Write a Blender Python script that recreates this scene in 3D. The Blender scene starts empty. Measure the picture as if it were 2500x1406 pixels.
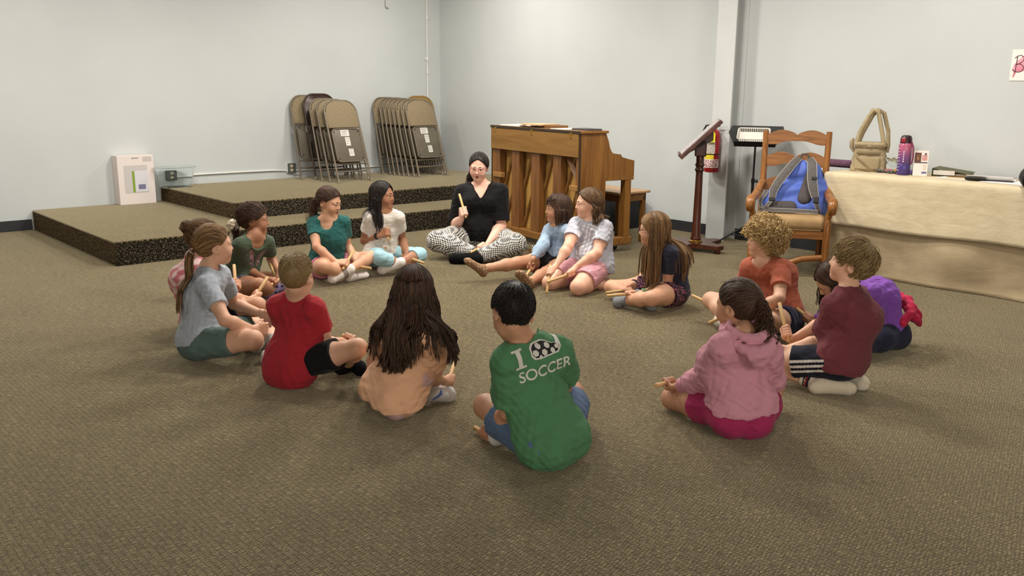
import bpy, bmesh, math, random
import numpy as np
from mathutils import Vector, Matrix, Euler
from mathutils.bvhtree import BVHTree

S = bpy.context.scene
COL = S.collection
pi = math.pi

# ------------------------------------------------------------------ camera
cam_d = bpy.data.cameras.new('camera')
cam = bpy.data.objects.new('camera', cam_d)
COL.objects.link(cam)
S.camera = cam
CAM_R = ((0.747007, -0.664739, 0.009275), (-0.138653, -0.169452, -0.975736), (0.650181, 0.727595, -0.218754))
_r = Matrix(((CAM_R[0][0], -CAM_R[1][0], -CAM_R[2][0]),
             (CAM_R[0][1], -CAM_R[1][1], -CAM_R[2][1]),
             (CAM_R[0][2], -CAM_R[1][2], -CAM_R[2][2])))
cam.matrix_world = Matrix.Translation((0, 0, 1.4)) @ _r.to_4x4()
cam_d.sensor_fit = 'HORIZONTAL'
cam_d.sensor_width = 36.0
cam_d.lens = 36.0 * 2156.3 / 2500.0
cam_d.clip_start = 0.05
cam_d.clip_end = 60

# ------------------------------------------------------------------ world and lights
w = bpy.data.worlds.new('world')
S.world = w
w.use_nodes = True
w.node_tree.nodes['Background'].inputs[0].default_value = (1.0, 0.95, 0.86, 1)
w.node_tree.nodes['Background'].inputs[1].default_value = 0.10

def area_light(name, loc, sx, sy, power, col=(1, 0.945, 0.86), spread=pi, rot=(0, 0, 0)):
    d = bpy.data.lights.new(name, 'AREA')
    d.shape = 'RECTANGLE'; d.size = sx; d.size_y = sy
    d.energy = power; d.color = col; d.spread = spread
    o = bpy.data.objects.new(name, d)
    o.location = loc; o.rotation_euler = rot
    COL.objects.link(o)
    return o

LIGHTS = [((4.4, 6.5, 3.2), 80), ((2.5, 7.3, 3.2), 70), ((4.7, 4.3, 3.2), 90), ((2.9, 4.6, 3.2), 50), ((5.7, 2.4, 3.2), 56), ((0.2, 7.7, 3.2), 56), ((6.0, 7.8, 3.2), 54)]
for (l_, p_) in LIGHTS:
    area_light('ceiling_lamp_light', l_, 0.45, 0.45, p_)

# soft fill lights added behind the camera to brighten backs turned towards it
area_light('fill_light', (-2.6, -1.2, 1.7), 1.8, 1.6, 95, (1, 0.93, 0.84), pi, (math.radians(90), 0, math.radians(-62)))
area_light('fill_light', (1.2, -3.4, 1.7), 1.8, 1.6, 95, (1, 0.93, 0.84), pi, (math.radians(90), 0, math.radians(-22)))

S.view_settings.view_transform = 'Standard'
S.view_settings.look = 'None'
S.view_settings.gamma = 1.0
S.view_settings.exposure = 0.0
S.view_settings.use_curve_mapping = False

# ------------------------------------------------------------------ materials
def srgb(r, g, b):
    def f(c):
        c /= 255.0
        return c / 12.92 if c <= 0.04045 else ((c + 0.055) / 1.055) ** 2.4
    return (f(r), f(g), f(b), 1.0)

class NT:
    def __init__(self, name):
        self.m = bpy.data.materials.new(name)
        self.m.use_nodes = True
        self.t = self.m.node_tree
        self.b = self.t.nodes['Principled BSDF']
    def n(self, typ, **kw):
        x = self.t.nodes.new(typ)
        for k, v in kw.items():
            if k.startswith('_'):
                setattr(x, k[1:], v)
            else:
                key = int(k[1:]) if k[0] == 'i' and k[1:].isdigit() else k
                x.inputs[key].default_value = v
        return x
    def l(self, a, b):
        self.t.links.new(a, b)
    def base(self, sock): self.l(sock, self.b.inputs['Base Color'])
    def ramp(self, fac, stops):
        r = self.t.nodes.new('ShaderNodeValToRGB')
        while len(r.color_ramp.elements) < len(stops): r.color_ramp.elements.new(0.5)
        for e, (p, c) in zip(r.color_ramp.elements, stops):
            e.position = p; e.color = c
        self.l(fac, r.inputs[0])
        return r.outputs[0]
    def bump(self, h, strength, dist):
        b = self.t.nodes.new('ShaderNodeBump')
        b.inputs['Strength'].default_value = strength
        b.inputs['Distance'].default_value = dist
        self.l(h, b.inputs['Height'])
        self.l(b.outputs[0], self.b.inputs['Normal'])

def flat(name, c, rough=0.6, metal=0.0, spec=0.5):
    m = NT(name)
    m.b.inputs['Base Color'].default_value = srgb(*c)
    m.b.inputs['Roughness'].default_value = rough
    m.b.inputs['Metallic'].default_value = metal
    m.b.inputs['Specular IOR Level'].default_value = spec
    return m.m

def varied(name, c, c2=None, scale=8, rough=0.6, metal=0.0, bump=0.0, bscale=60, stretch=(1, 1, 1), spec=0.4):
    """slightly mottled surface"""
    m = NT(name)
    tc = m.n('ShaderNodeTexCoord')
    mp = m.n('ShaderNodeMapping'); mp.inputs['Scale'].default_value = stretch
    m.l(tc.outputs['Object'], mp.inputs[0])
    no = m.n('ShaderNodeTexNoise', Scale=scale, Detail=5)
    m.l(mp.outputs[0], no.inputs['Vector'])
    c2 = c2 or tuple(int(x * 0.86) for x in c)
    m.base(m.ramp(no.outputs[0], [(0.3, srgb(*c2)), (0.7, srgb(*c))]))
    m.b.inputs['Roughness'].default_value = rough
    m.b.inputs['Metallic'].default_value = metal
    m.b.inputs['Specular IOR Level'].default_value = spec
    if bump:
        nb = m.n('ShaderNodeTexNoise', Scale=bscale, Detail=3)
        m.l(mp.outputs[0], nb.inputs['Vector'])
        m.bump(nb.outputs[0], bump, 0.01)
    return m.m

def wood(name, c, c2, rough=0.4, scale=1.0, axis='Z', spec=0.5):
    m = NT(name)
    tc = m.n('ShaderNodeTexCoord')
    mp = m.n('ShaderNodeMapping')
    sc = {'X': (1.2, 14, 14), 'Y': (14, 1.2, 14), 'Z': (14, 14, 1.2)}[axis]
    mp.inputs['Scale'].default_value = tuple(s * scale for s in sc)
    m.l(tc.outputs['Object'], mp.inputs[0])
    n1 = m.n('ShaderNodeTexNoise', Scale=1.6, Detail=6, Distortion=1.2)
    m.l(mp.outputs[0], n1.inputs['Vector'])
    n2 = m.n('ShaderNodeTexNoise', Scale=9, Detail=4)
    m.l(mp.outputs[0], n2.inputs['Vector'])
    mx = m.n('ShaderNodeMath', _operation='MULTIPLY_ADD')
    m.l(n2.outputs[0], mx.inputs[0]); mx.inputs[1].default_value = 0.35
    m.l(n1.outputs[0], mx.inputs[2])
    m.base(m.ramp(mx.outputs[0], [(0.45, srgb(*c2)), (0.85, srgb(*c))]))
    m.b.inputs['Roughness'].default_value = rough
    m.b.inputs['Specular IOR Level'].default_value = spec
    m.bump(n2.outputs[0], 0.08, 0.004)
    return m.m

def carpet(name, axes, lo, mid, hi, rowdark=0.55, bw=0.0125, rh=0.0205, mort=0.0034, wob=0.015, st=(230, 30, 1)):
    """loop-pile carpet: short yarn strokes in staggered cells; axes picks the two object axes of the surface"""
    m = NT(name)
    tc = m.n('ShaderNodeTexCoord')
    sp = m.n('ShaderNodeSeparateXYZ'); m.l(tc.outputs['Object'], sp.inputs[0])
    cb = m.n('ShaderNodeCombineXYZ')
    m.l(sp.outputs[axes[0]], cb.inputs[0]); m.l(sp.outputs[axes[1]], cb.inputs[1])
    # wobble
    nw = m.n('ShaderNodeTexNoise', Scale=48, Detail=2)
    m.l(cb.outputs[0], nw.inputs['Vector'])
    sub = m.n('ShaderNodeVectorMath', _operation='SUBTRACT'); m.l(nw.outputs['Color'], sub.inputs[0]); sub.inputs[1].default_value = (0.5, 0.5, 0.5)
    scl = m.n('ShaderNodeVectorMath', _operation='SCALE'); m.l(sub.outputs[0], scl.inputs[0]); scl.inputs['Scale'].default_value = wob
    add = m.n('ShaderNodeVectorMath', _operation='ADD'); m.l(cb.outputs[0], add.inputs[0]); m.l(scl.outputs[0], add.inputs[1])
    br = m.n('ShaderNodeTexBrick', Scale=1.0)
    br.inputs['Color1'].default_value = (0, 0, 0, 1); br.inputs['Color2'].default_value = (1, 1, 1, 1); br.inputs['Mortar'].default_value = (0.5, 0.5, 0.5, 1)
    br.inputs['Mortar Size'].default_value = mort
    br.inputs['Mortar Smooth'].default_value = 1.0
    br.inputs['Brick Width'].default_value = bw
    br.inputs['Row Height'].default_value = rh
    br.offset = 0.5
    m.l(add.outputs[0], br.inputs['Vector'])
    # pale yarn dashes on a dark ground, with dark hollows between the tufts
    mp = m.n('ShaderNodeMapping'); mp.inputs['Scale'].default_value = st
    m.l(add.outputs[0], mp.inputs[0])
    n1 = m.n('ShaderNodeTexNoise', Scale=1.0, Detail=2); m.l(mp.outputs[0], n1.inputs['Vector'])
    nb = m.n('ShaderNodeTexNoise', Scale=130, Detail=2); m.l(cb.outputs[0], nb.inputs['Vector'])
    n3 = m.n('ShaderNodeTexNoise', Scale=3.5, Detail=3); m.l(cb.outputs[0], n3.inputs['Vector'])
    a1 = m.n('ShaderNodeMath', _operation='MULTIPLY_ADD'); m.l(nb.outputs[0], a1.inputs[0]); a1.inputs[1].default_value = 0.45; m.l(n1.outputs[0], a1.inputs[2])
    a2 = m.n('ShaderNodeMath', _operation='MULTIPLY_ADD'); m.l(br.outputs['Fac'], a2.inputs[0]); a2.inputs[1].default_value = -rowdark; m.l(a1.outputs[0], a2.inputs[2])
    a3 = m.n('ShaderNodeMath', _operation='MULTIPLY_ADD'); m.l(n3.outputs[0], a3.inputs[0]); a3.inputs[1].default_value = 0.12; m.l(a2.outputs[0], a3.inputs[2])
    dk = m.ramp(a3.outputs[0], [(0.52, srgb(*lo)), (0.72, srgb(*mid)), (0.96, srgb(*hi))])
    m.base(dk)
    m.b.inputs['Roughness'].default_value = 0.95
    m.b.inputs['Specular IOR Level'].default_value = 0.1
    m.b.inputs['Sheen Weight'].default_value = 0.9
    m.b.inputs['Sheen Roughness'].default_value = 0.45
    m.b.inputs['Sheen Tint'].default_value = (0.74, 0.64, 0.43, 1)
    m.bump(a3.outputs[0], 0.5, 0.006)
    return m.m

# ------------------------------------------------------------------ object helpers
def tag(o, label, cat, group=None, kind=None):
    o['label'] = label; o['category'] = cat
    if group: o['group'] = group
    if kind: o['kind'] = kind
    return o

def empty(name, loc=(0, 0, 0), rz=0.0, label=None, cat=None, group=None):
    o = bpy.data.objects.new(name, None)
    o.empty_display_size = 0.1
    COL.objects.link(o)
    o.location = loc; o.rotation_euler = (0, 0, rz)
    if label: tag(o, label, cat, group)
    return o

def link(name, me, mat, parent=None, smooth=True):
    o = bpy.data.objects.new(name, me)
    COL.objects.link(o)
    if mat is not None:
        for m_ in (mat if isinstance(mat, (list, tuple)) else [mat]): me.materials.append(m_)
    if parent is not None: o.parent = parent
    if smooth and len(me.polygons):
        me.polygons.foreach_set('use_smooth', np.ones(len(me.polygons), bool))
    return o

class MB:
    """collects shapes into one mesh"""
    def __init__(self): self.bm = bmesh.new()
    def box(self, lo, hi, bev=0.0, mat=None, seg=2):
        lo, hi = np.minimum(lo, hi), np.maximum(lo, hi)
        r = bmesh.ops.create_cube(self.bm, size=1.0)
        vs = r['verts']
        sz = hi - lo; c = (hi + lo) / 2
        for v in vs: v.co = Vector((v.co.x * sz[0], v.co.y * sz[1], v.co.z * sz[2]))
        if bev > 0:
            es = list({e for v in vs for e in v.link_edges})
            rb = bmesh.ops.bevel(self.bm, geom=es, offset=min(bev, 0.45 * min(sz)), segments=seg, profile=0.5, affect='EDGES')
            vs = list({v for f in rb['faces'] for v in f.verts} | {v for v in vs if v.is_valid})
        for v in vs:
            p = v.co + Vector(c)
            v.co = (mat @ p) if mat is not None else p
        return vs
    def tube(self, pts, r, n=8, cap=True, flat_=None):
        """tube along points; r number or list; flat_=(axis vector, factor) squashes the section"""
        P = [Vector(p) for p in pts]
        R = r if isinstance(r, (list, tuple)) else [r] * len(P)
        rings = []
        up = None
        for i, p in enumerate(P):
            t = (P[min(i + 1, len(P) - 1)] - P[max(i - 1, 0)]).normalized()
            if up is None:
                up = Vector((0, 0, 1)) if abs(t.z) < 0.9 else Vector((1, 0, 0))
            u = (up - t * up.dot(t)).normalized()
            v = t.cross(u)
            up = u
            ring = []
            for k in range(n):
                a = 2 * pi * k / n
                off = (u * math.cos(a) + v * math.sin(a)) * R[i]
                if flat_:
                    ax = Vector(flat_[0]).normalized()
                    off = off + ax * off.dot(ax) * (flat_[1] - 1)
                ring.append(self.bm.verts.new(p + off))
            rings.append(ring)
        for a, b in zip(rings[:-1], rings[1:]):
            for k in range(n):
                self.bm.faces.new((a[k], a[(k + 1) % n], b[(k + 1) % n], b[k]))
        if cap:
            self.bm.faces.new(rings[0][::-1]); self.bm.faces.new(rings[-1])
    def lathe(self, prof, c=(0, 0, 0), n=24, cap=True, sx=1.0, sy=1.0):
        rings = []
        for (r, z) in prof:
            rings.append([self.bm.verts.new((c[0] + r * sx * math.cos(2 * pi * k / n), c[1] + r * sy * math.sin(2 * pi * k / n), c[2] + z)) for k in range(n)])
        for a, b in zip(rings[:-1], rings[1:]):
            for k in range(n):
                self.bm.faces.new((a[k], a[(k + 1) % n], b[(k + 1) % n], b[k]))
        if cap:
            self.bm.faces.new(rings[0][::-1]); self.bm.faces.new(rings[-1])
    def prism(self, poly, axis, d0, d1, bev=0.0):
        """extrude 2D polygon (list of (u,v)) along axis between d0 and d1"""
        def mk(u, v, d):
            return {'X': (d, u, v), 'Y': (u, d, v), 'Z': (u, v, d)}[axis]
        a = [self.bm.verts.new(mk(u, v, d0)) for u, v in poly]
        b = [self.bm.verts.new(mk(u, v, d1)) for u, v in poly]
        n = len(poly)
        fs = [self.bm.faces.new(a[::-1]), self.bm.faces.new(b)]
        for k in range(n): fs.append(self.bm.faces.new((a[k], a[(k + 1) % n], b[(k + 1) % n], b[k])))
        if bev:
            es = [e for f in fs[:2] for e in f.edges]
            bmesh.ops.bevel(self.bm, geom=list(set(es)), offset=bev, segments=2, profile=0.5, affect='EDGES')
    def build(self, name, mat, parent=None, smooth=False, angle=40):
        bmesh.ops.recalc_face_normals(self.bm, faces=self.bm.faces)
        me = bpy.data.meshes.new(name)
        self.bm.to_mesh(me); self.bm.free()
        o = link(name, me, mat, parent, smooth=smooth)
        if smooth and angle < 180:
            me.set_sharp_from_angle(angle=math.radians(angle))
        return o

def text_mesh(name, body, size, mat, parent, loc, rot, extrude=0.0004, align='CENTER', shear=0.0, xs=1.0):
    cu = bpy.data.curves.new(name, 'FONT')
    cu.body = body; cu.size = size; cu.extrude = extrude
    cu.align_x = align; cu.align_y = 'CENTER'; cu.shear = shear
    o = bpy.data.objects.new(name, cu)
    COL.objects.link(o)
    dg = bpy.context.evaluated_depsgraph_get()
    me = bpy.data.meshes.new_from_object(o.evaluated_get(dg))
    bpy.data.objects.remove(o); bpy.data.curves.remove(cu)
    o = link(name, me, mat, parent, smooth=False)
    o.location = loc; o.rotation_euler = rot; o.scale = (xs, 1, 1)
    return o

# ------------------------------------------------------------------ room shell
XB, YA = 7.31, 9.66          # wall with the table (x) and wall with the folding chairs (y)
X0, Y0, ZC = -3.5, -4.0, 3.4
CP_LO, CP_MID, CP_HI = (20, 16, 10), (75, 66, 47), (140, 125, 90)
M_carpet = carpet('carpet_floor', (1, 0), CP_LO, CP_MID, CP_HI, 0.26)
def riser(name, axes, dark, mid, light):
    """the same carpet seen face-on: dark ground with short pale yarn dashes running both ways"""
    m = NT(name)
    tc = m.n('ShaderNodeTexCoord')
    sp = m.n('ShaderNodeSeparateXYZ'); m.l(tc.outputs['Object'], sp.inputs[0])
    cb = m.n('ShaderNodeCombineXYZ'); m.l(sp.outputs[axes[0]], cb.inputs[0]); m.l(sp.outputs[axes[1]], cb.inputs[1])
    outs = []
    for sc in ((38, 150, 1), (130, 46, 1)):
        mp = m.n('ShaderNodeMapping'); mp.inputs['Scale'].default_value = sc; m.l(cb.outputs[0], mp.inputs[0])
        no = m.n('ShaderNodeTexNoise', Scale=1.0, Detail=1.5); m.l(mp.outputs[0], no.inputs['Vector']); outs.append(no.outputs[0])
    mx = m.n('ShaderNodeMath', _operation='MAXIMUM'); m.l(outs[0], mx.inputs[0]); m.l(outs[1], mx.inputs[1])
    m.base(m.ramp(mx.outputs[0], [(0.50, srgb(*dark)), (0.60, srgb(*mid)), (0.74, srgb(*light))]))
    m.b.inputs['Roughness'].default_value = 0.95; m.b.inputs['Specular IOR Level'].default_value = 0.1
    m.bump(mx.outputs[0], 0.6, 0.006)
    return m.m
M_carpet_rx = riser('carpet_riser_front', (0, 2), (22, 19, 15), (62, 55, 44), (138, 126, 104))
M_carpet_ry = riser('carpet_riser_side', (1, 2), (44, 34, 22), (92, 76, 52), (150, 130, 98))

def wall_mat(name, c, c2):
    m = NT(name)
    tc = m.n('ShaderNodeTexCoord')
    no = m.n('ShaderNodeTexNoise', Scale=1.3, Detail=3)
    m.l(tc.outputs['Object'], no.inputs['Vector'])
    m.base(m.ramp(no.outputs[0], [(0.35, srgb(*c2)), (0.65, srgb(*c))]))
    m.b.inputs['Roughness'].default_value = 0.5
    m.b.inputs['Specular IOR Level'].default_value = 0.35
    nb = m.n('ShaderNodeTexNoise', Scale=160, Detail=2)
    m.l(tc.outputs['Object'], nb.inputs['Vector'])
    m.bump(nb.outputs[0], 0.06, 0.004)
    return m.m
M_wall = wall_mat('painted_wall', (200, 204, 203), (195, 199, 198))
M_ceil = flat('ceiling_paint', (150, 148, 142), 0.9)
M_dim = flat('low_bounce_paint', (96, 92, 86), 0.9)  # unseen walls darkened, like the ceiling, to cut bounced light
M_base = flat('rubber_baseboard', (44, 44, 47), 0.5)

def struct(name, lo, hi, mat, bev=0.0):
    b = MB(); b.box(np.array(lo, float), np.array(hi, float), bev)
    o = b.build(name, mat); o['kind'] = 'structure'
    return o
struct('floor', (X0, Y0, -0.1), (XB + 0.15, YA + 0.15, 0), M_carpet)
struct('ceiling', (X0, Y0, ZC), (XB + 0.15, YA + 0.15, ZC + 0.1), M_ceil)
struct('wall_back', (X0, YA, 0), (XB + 0.15, YA + 0.15, ZC), M_wall)
struct('wall_right', (XB, Y0, 0), (XB + 0.15, YA, ZC), M_wall)
struct('wall_left', (X0 - 0.15, Y0, 0), (X0, YA + 0.15, ZC), M_dim)
struct('wall_front', (X0 - 0.15, Y0 - 0.15, 0), (XB + 0.15, Y0, ZC), M_dim)
struct('baseboard_back', (X0, YA - 0.012, 0), (2.23, YA, 0.105), M_base)
struct('baseboard_right', (XB - 0.012, Y0, 0), (XB, 7.1, 0.105), M_base)

# carpeted stage: two steps, each a carpet top over carpeted risers
def stage(name, x0, x1, y0, y1, z0, z1, label):
    root = empty(name, (x0, y0, z0)); tag(root, label, 'stage')
    root['kind'] = 'structure'
    t = 0.012
    def slab(nm, lo, hi, mat, bev=0.0):
        b = MB(); b.box(np.array(lo) - np.array((x0, y0, z0)), np.array(hi) - np.array((x0, y0, z0)), bev, seg=3)
        return b.build(nm, mat, root, smooth=bool(bev))
    slab('carpet_top', (x0, y0, z1 - 0.02), (x1, y1, z1), M_carpet, 0.01)
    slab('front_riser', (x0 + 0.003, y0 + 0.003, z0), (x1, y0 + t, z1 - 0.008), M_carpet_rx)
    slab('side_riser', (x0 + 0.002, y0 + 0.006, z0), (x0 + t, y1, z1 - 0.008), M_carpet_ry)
stage('stage_step', 2.245, XB - 0.005, 7.235, YA - 0.005, 0.0, 0.195, 'low carpeted stage platform against the left wall')
stage('stage_step', 3.52, XB - 0.005, 7.82, YA - 0.005, 0.195, 0.352, 'upper carpeted stage platform under the folding chairs')
# ------------------------------------------------------------------ fixtures on the walls
M_white = flat('white_paint', (222, 222, 216), 0.4)
M_steel = varied('column_paint', (204, 207, 205), (196, 199, 197), 3, 0.45)
M_grey = flat('grey_plate', (92, 94, 92), 0.45)
M_ivory = flat('ivory_receptacle', (214, 202, 168), 0.4)
M_chrome = flat('chrome', (190, 190, 190), 0.2, 1.0)
M_black = flat('black_metal', (14, 14, 15), 0.38)
M_brass = flat('brass', (176, 140, 66), 0.3, 1.0)

# steel H-section column standing against the right wall
col_ = empty('steel_column', (7.21, 5.02, 0)); col_['kind'] = 'structure'; col_['label'] = 'grey painted steel column against the right wall'
def colbox(nm, lo, hi):
    b = MB(); b.box(np.array(lo), np.array(hi), 0.003); return b.build(nm, M_steel, col_)
colbox('front_flange', (-0.10, -0.104, 0), (-0.088, 0.104, ZC)); colbox('web', (-0.088, -0.006, 0), (0.086, 0.006, ZC)); colbox('back_flange', (0.086, -0.104, 0), (0.098, 0.104, ZC))

b = MB()
b.tube([(7.095, YA - 0.014, 0.5), (7.095, YA - 0.014, 1.55), (7.095, YA - 0.014, ZC)], 0.011, 10)
for z in (1.62, 1.78, 2.3): b.lathe([(0.017, -0.02), (0.017, 0.02)], (7.095, YA - 0.016, z), 10)
b.box(np.array((7.06, YA - 0.012, 1.775)), np.array((7.13, YA - 0.002, 1.80)), 0.002)
tag(b.build('conduit_pipe', M_white, None, True), 'thin white vertical conduit pipe beside the wall corner', 'pipe')
b = MB()
b.tube([(6.46, YA - 0.006, 3.2), (6.464, YA - 0.006, 2.40)], 0.005, 8)
b.tube([(6.464, YA - 0.006, 2.40), (6.475, YA - 0.012, 2.385), (6.49, YA - 0.016, 2.39), (6.50, YA - 0.012, 2.375)], 0.007, 8)
tag(b.build('wall_cable', flat('grey_cable', (150, 148, 140), 0.5), None, True), 'short grey cable end hanging high on the left wall', 'cable')
b = MB()
b.tube([(3.70, YA - 0.012, 0.447), (3.95, YA - 0.012, 0.455), (4.5, YA - 0.012, 0.455), (4.85, YA - 0.012, 0.452), (5.02, YA - 0.012, 0.44)], 0.010, 10)
b.tube([(5.12, YA - 0.012, 0.44), (5.6, YA - 0.012, 0.43), (7.09, YA - 0.012, 0.43)], 0.010, 10)
tag(b.build('surface_conduit', M_white, None, True), 'white surface conduit running low along the left wall', 'conduit')
def outlet(x, label):
    r = empty('power_outlet', (x, YA - 0.03, 0.47)); tag(r, label, 'power outlet')
    b = MB(); b.box(np.array((-0.058, 0.0, -0.056)), np.array((0.058, 0.028, 0.056)), 0.006); b.build('box', M_white if 'folding' in label else M_grey, r)
    b = MB(); b.box(np.array((-0.052, -0.005, -0.057)), np.array((0.056, 0.0, 0.057)), 0.002); b.build('cover_plate', M_grey, r)
    for z in (0.024, -0.024):
        b = MB(); b.lathe([(0.019, 0), (0.018, 0.004)], n=18)
        for v_ in b.bm.verts: v_.co = Vector((v_.co.x, -0.005 - v_.co.z, v_.co.y * 0.85 + z))
        o = b.build('receptacle', M_ivory, r, True)
        b = MB()
        for dx in (-0.006, 0.006): b.box(np.array((dx - 0.0012, -0.0105, z - 0.002)), np.array((dx + 0.0012, -0.0085, z + 0.008)))
        b.build('slot', M_black, o)
outlet(3.64, 'grey double power outlet seen through the clear plastic tub')
outlet(5.07, 'grey double power outlet left of the folding chairs')

# ------------------------------------------------------------------ folding chairs
M_taupe = flat('taupe_metal', (112, 100, 84), 0.42, 0.2)
M_taupe_pan = varied('taupe_pan', (100, 92, 78), (90, 82, 70), 12, 0.45)
M_brownmetal = flat('brown_metal', (58, 42, 36), 0.4, 0.2)
M_tanmetal = flat('tan_metal', (156, 128, 78), 0.4, 0.15)
M_rubber = flat('grey_rubber_tip', (128, 118, 102), 0.6)
M_labelw = varied('paper_label', (216, 212, 202), (196, 190, 180), 60, 0.6)
def stripes_mat(n, c, c2, sc):
    m = NT(n)
    tc = m.n('ShaderNodeTexCoord')
    wv = m.n('ShaderNodeTexWave', Scale=sc, Distortion=0.6); wv.inputs['Detail Scale'].default_value = 6
    wv.bands_direction = 'X'
    m.l(tc.outputs['Object'], wv.inputs['Vector'])
    m.base(m.ramp(wv.outputs[0], [(0.35, srgb(*c2)), (0.7, srgb(*c))]))
    m.b.inputs['Roughness'].default_value = 0.9
    m.bump(wv.outputs[0], 0.3, 0.003)
    return m.m
M_stripe = stripes_mat('striped_upholstery', (166, 148, 116), (84, 72, 56), 26)

def rrect(x0, x1, z0, z1, r, n=6):
    out = []
    for cx, cz, a0 in ((x1 - r, z0 + r, -90), (x1 - r, z1 - r, 0), (x0 + r, z1 - r, 90), (x0 + r, z0 + r, 180)):
        for k in range(n + 1):
            a = math.radians(a0 + 90 * k / n); out.append((cx + r * math.cos(a), cz + r * math.sin(a)))
    return out
def make_folding_chair(name, label, group, fm, pm, um, striped):
    """folded chair standing in its own plane: x across, z up, -y towards the viewer"""
    r = empty(name); tag(r, label, 'folding chair', group)
    W2 = 0.218; H = 0.965
    b = MB()
    pts = [(-W2, 0, 0.012), (-W2 + 0.004, 0, 0.45), (-W2 + 0.008, 0, 0.78)]
    for k in range(9):
        a = pi - pi / 2 * k / 8; pts.append((-W2 + 0.008 + 0.14 + 0.14 * math.cos(a), 0, H - 0.14 + 0.14 * math.sin(a)))
    for k in range(9):
        a = pi / 2 - pi / 2 * k / 8; pts.append((W2 - 0.008 - 0.14 + 0.14 * math.cos(a), 0, H - 0.14 + 0.14 * math.sin(a)))
    pts += [(W2 - 0.008, 0, 0.78), (W2 - 0.004, 0, 0.45), (W2, 0, 0.012)]
    b.tube(pts, 0.0115, 10)
    b.tube([(-W2, 0, 0.215), (W2, 0, 0.215)], 0.008, 8)
    b.build('front_frame', fm, r, True, 60)
    b = MB()
    for sx in (-1, 1): b.tube([(sx * 0.190, 0.030, 0.60), (sx * 0.196, 0.026, 0.30), (sx * 0.205, 0.034, 0.045)], 0.0095, 8)
    b.tube([(-0.2, 0.03, 0.135), (0.2, 0.03, 0.135)], 0.0085, 8)
    b.build('rear_frame', fm, r, True, 60)
    b = MB()
    poly = [(-0.200, 0.640), (0.200, 0.640)] + [(0.205, 0.80)] + [(0.062 + 0.138 * math.cos(math.radians(a)), 0.82 + 0.138 * math.sin(math.radians(a))) for a in range(0, 91, 15)] + [(-0.062 + 0.138 * math.cos(math.radians(a)), 0.82 + 0.138 * math.sin(math.radians(a))) for a in range(90, 181, 15)] + [(-0.205, 0.80)]
    b.prism(poly, 'Y', -0.014 if striped else -0.004, 0.014 if striped else 0.004, 0.010 if striped else 0.002)
    b.build('backrest', M_stripe if striped else um, r, True, 60)
    b = MB()
    b.prism(rrect(-0.185, 0.185, 0.235, 0.625, 0.045), 'Y', -0.022, -0.004, 0.004)
    seat = b.build('seat', pm, r, True, 50)
    b = MB()
    ring = [(x, -0.024, z) for x, z in rrect(-0.183, 0.183, 0.237, 0.623, 0.045)]
    b.tube(ring + ring[:1], 0.007, 6, cap=False); b.build('seat_rim', fm, seat, True, 180)
    b = MB(); b.prism(rrect(-0.18, 0.18, 0.24, 0.62, 0.045), 'Y', -0.004, 0.020 if striped else 0.004, 0.006)
    b.build('seat_pad', M_stripe if striped else um, r, True, 60)
    if striped:
        for (x, z, w_, h_) in ((-0.02, 0.575, 0.11, 0.075), (0.0, 0.475, 0.062, 0.10), (0.018, 0.345, 0.062, 0.085)):
            b = MB(); b.box(np.array((x - w_ / 2, -0.0235, z - h_ / 2)), np.array((x + w_ / 2, -0.0222, z + h_ / 2)))
            lb = b.build('label', M_labelw, seat)
            b = MB()
            for q in range(3): b.box(np.array((x - w_ * 0.36, -0.0239, z + h_ * (0.28 - 0.26 * q) - 0.0025)), np.array((x + w_ * (0.36 - 0.1 * q), -0.0236, z + h_ * (0.28 - 0.26 * q) + 0.0025)))
            b.build('print_line', M_grey, lb)
        b = MB()
        for x in (-0.155, 0.155):
            for z in (0.275, 0.59): b.box(np.array((x - 0.006, -0.0235, z - 0.009)), np.array((x + 0.006, -0.0218, z + 0.009)), 0.002)
        b.build('rivet', M_black, seat)
    for x, y in ((-W2, 0.0), (W2, 0.0), (-0.205, 0.034), (0.205, 0.034)):
        b = MB(); b.lathe([(0.013, 0.0), (0.015, 0.01), (0.0125, 0.035)], (x, y, 0.0 if y == 0 else 0.028), 12)
        b.build('foot_tip', M_rubber, r, True)
    return r
def copy_thing(o, label=None):
    c = o.copy(); COL.objects.link(c)
    if label: c['label'] = label
    for ch in list(o.children):
        d = ch.copy(); COL.objects.link(d); d.parent = c
        for g in list(ch.children):
            e = g.copy(); COL.objects.link(e); e.parent = d
            for g2 in list(g.children):
                q = g2.copy(); COL.objects.link(q); q.parent = e
    return c
def stand(o, xl, y, dy, z=0.352, yaw=0.0):
    o.location = (xl + 0.218, y, z)
    o.rotation_euler = (-math.asin(min(0.9, dy / 0.955)), 0, yaw)
GL, GR = 'folding chairs leaning in the left stack', 'folding chairs leaning in the right stack'
c0 = make_folding_chair('folding_chair', 'front striped folding chair of the left stack, white labels under its seat', GL, M_taupe, M_taupe_pan, None, True)
stand(c0, 5.205, 8.78, 0.325)
for lab, xl, y, dy in (('striped folding chair just behind the front chair of the left stack', 5.18, 8.93, 0.30),
                       ('striped folding chair third from the front of the left stack', 5.165, 9.08, 0.275)):
    stand(copy_thing(c0, lab), xl, y, dy)
cb = make_folding_chair('folding_chair', 'dark brown metal folding chair rising above the left stack', GL, M_brownmetal, M_brownmetal, M_brownmetal, False)
stand(cb, 5.19, 9.27, 0.255); cb.scale = (1, 1, 1.05)
cg = copy_thing(c0, 'grey-framed folding chair at the back of the left stack, nearest the wall')
stand(cg, 5.07, 9.40, 0.22); cg.scale = (1, 1, 1.02)
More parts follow.
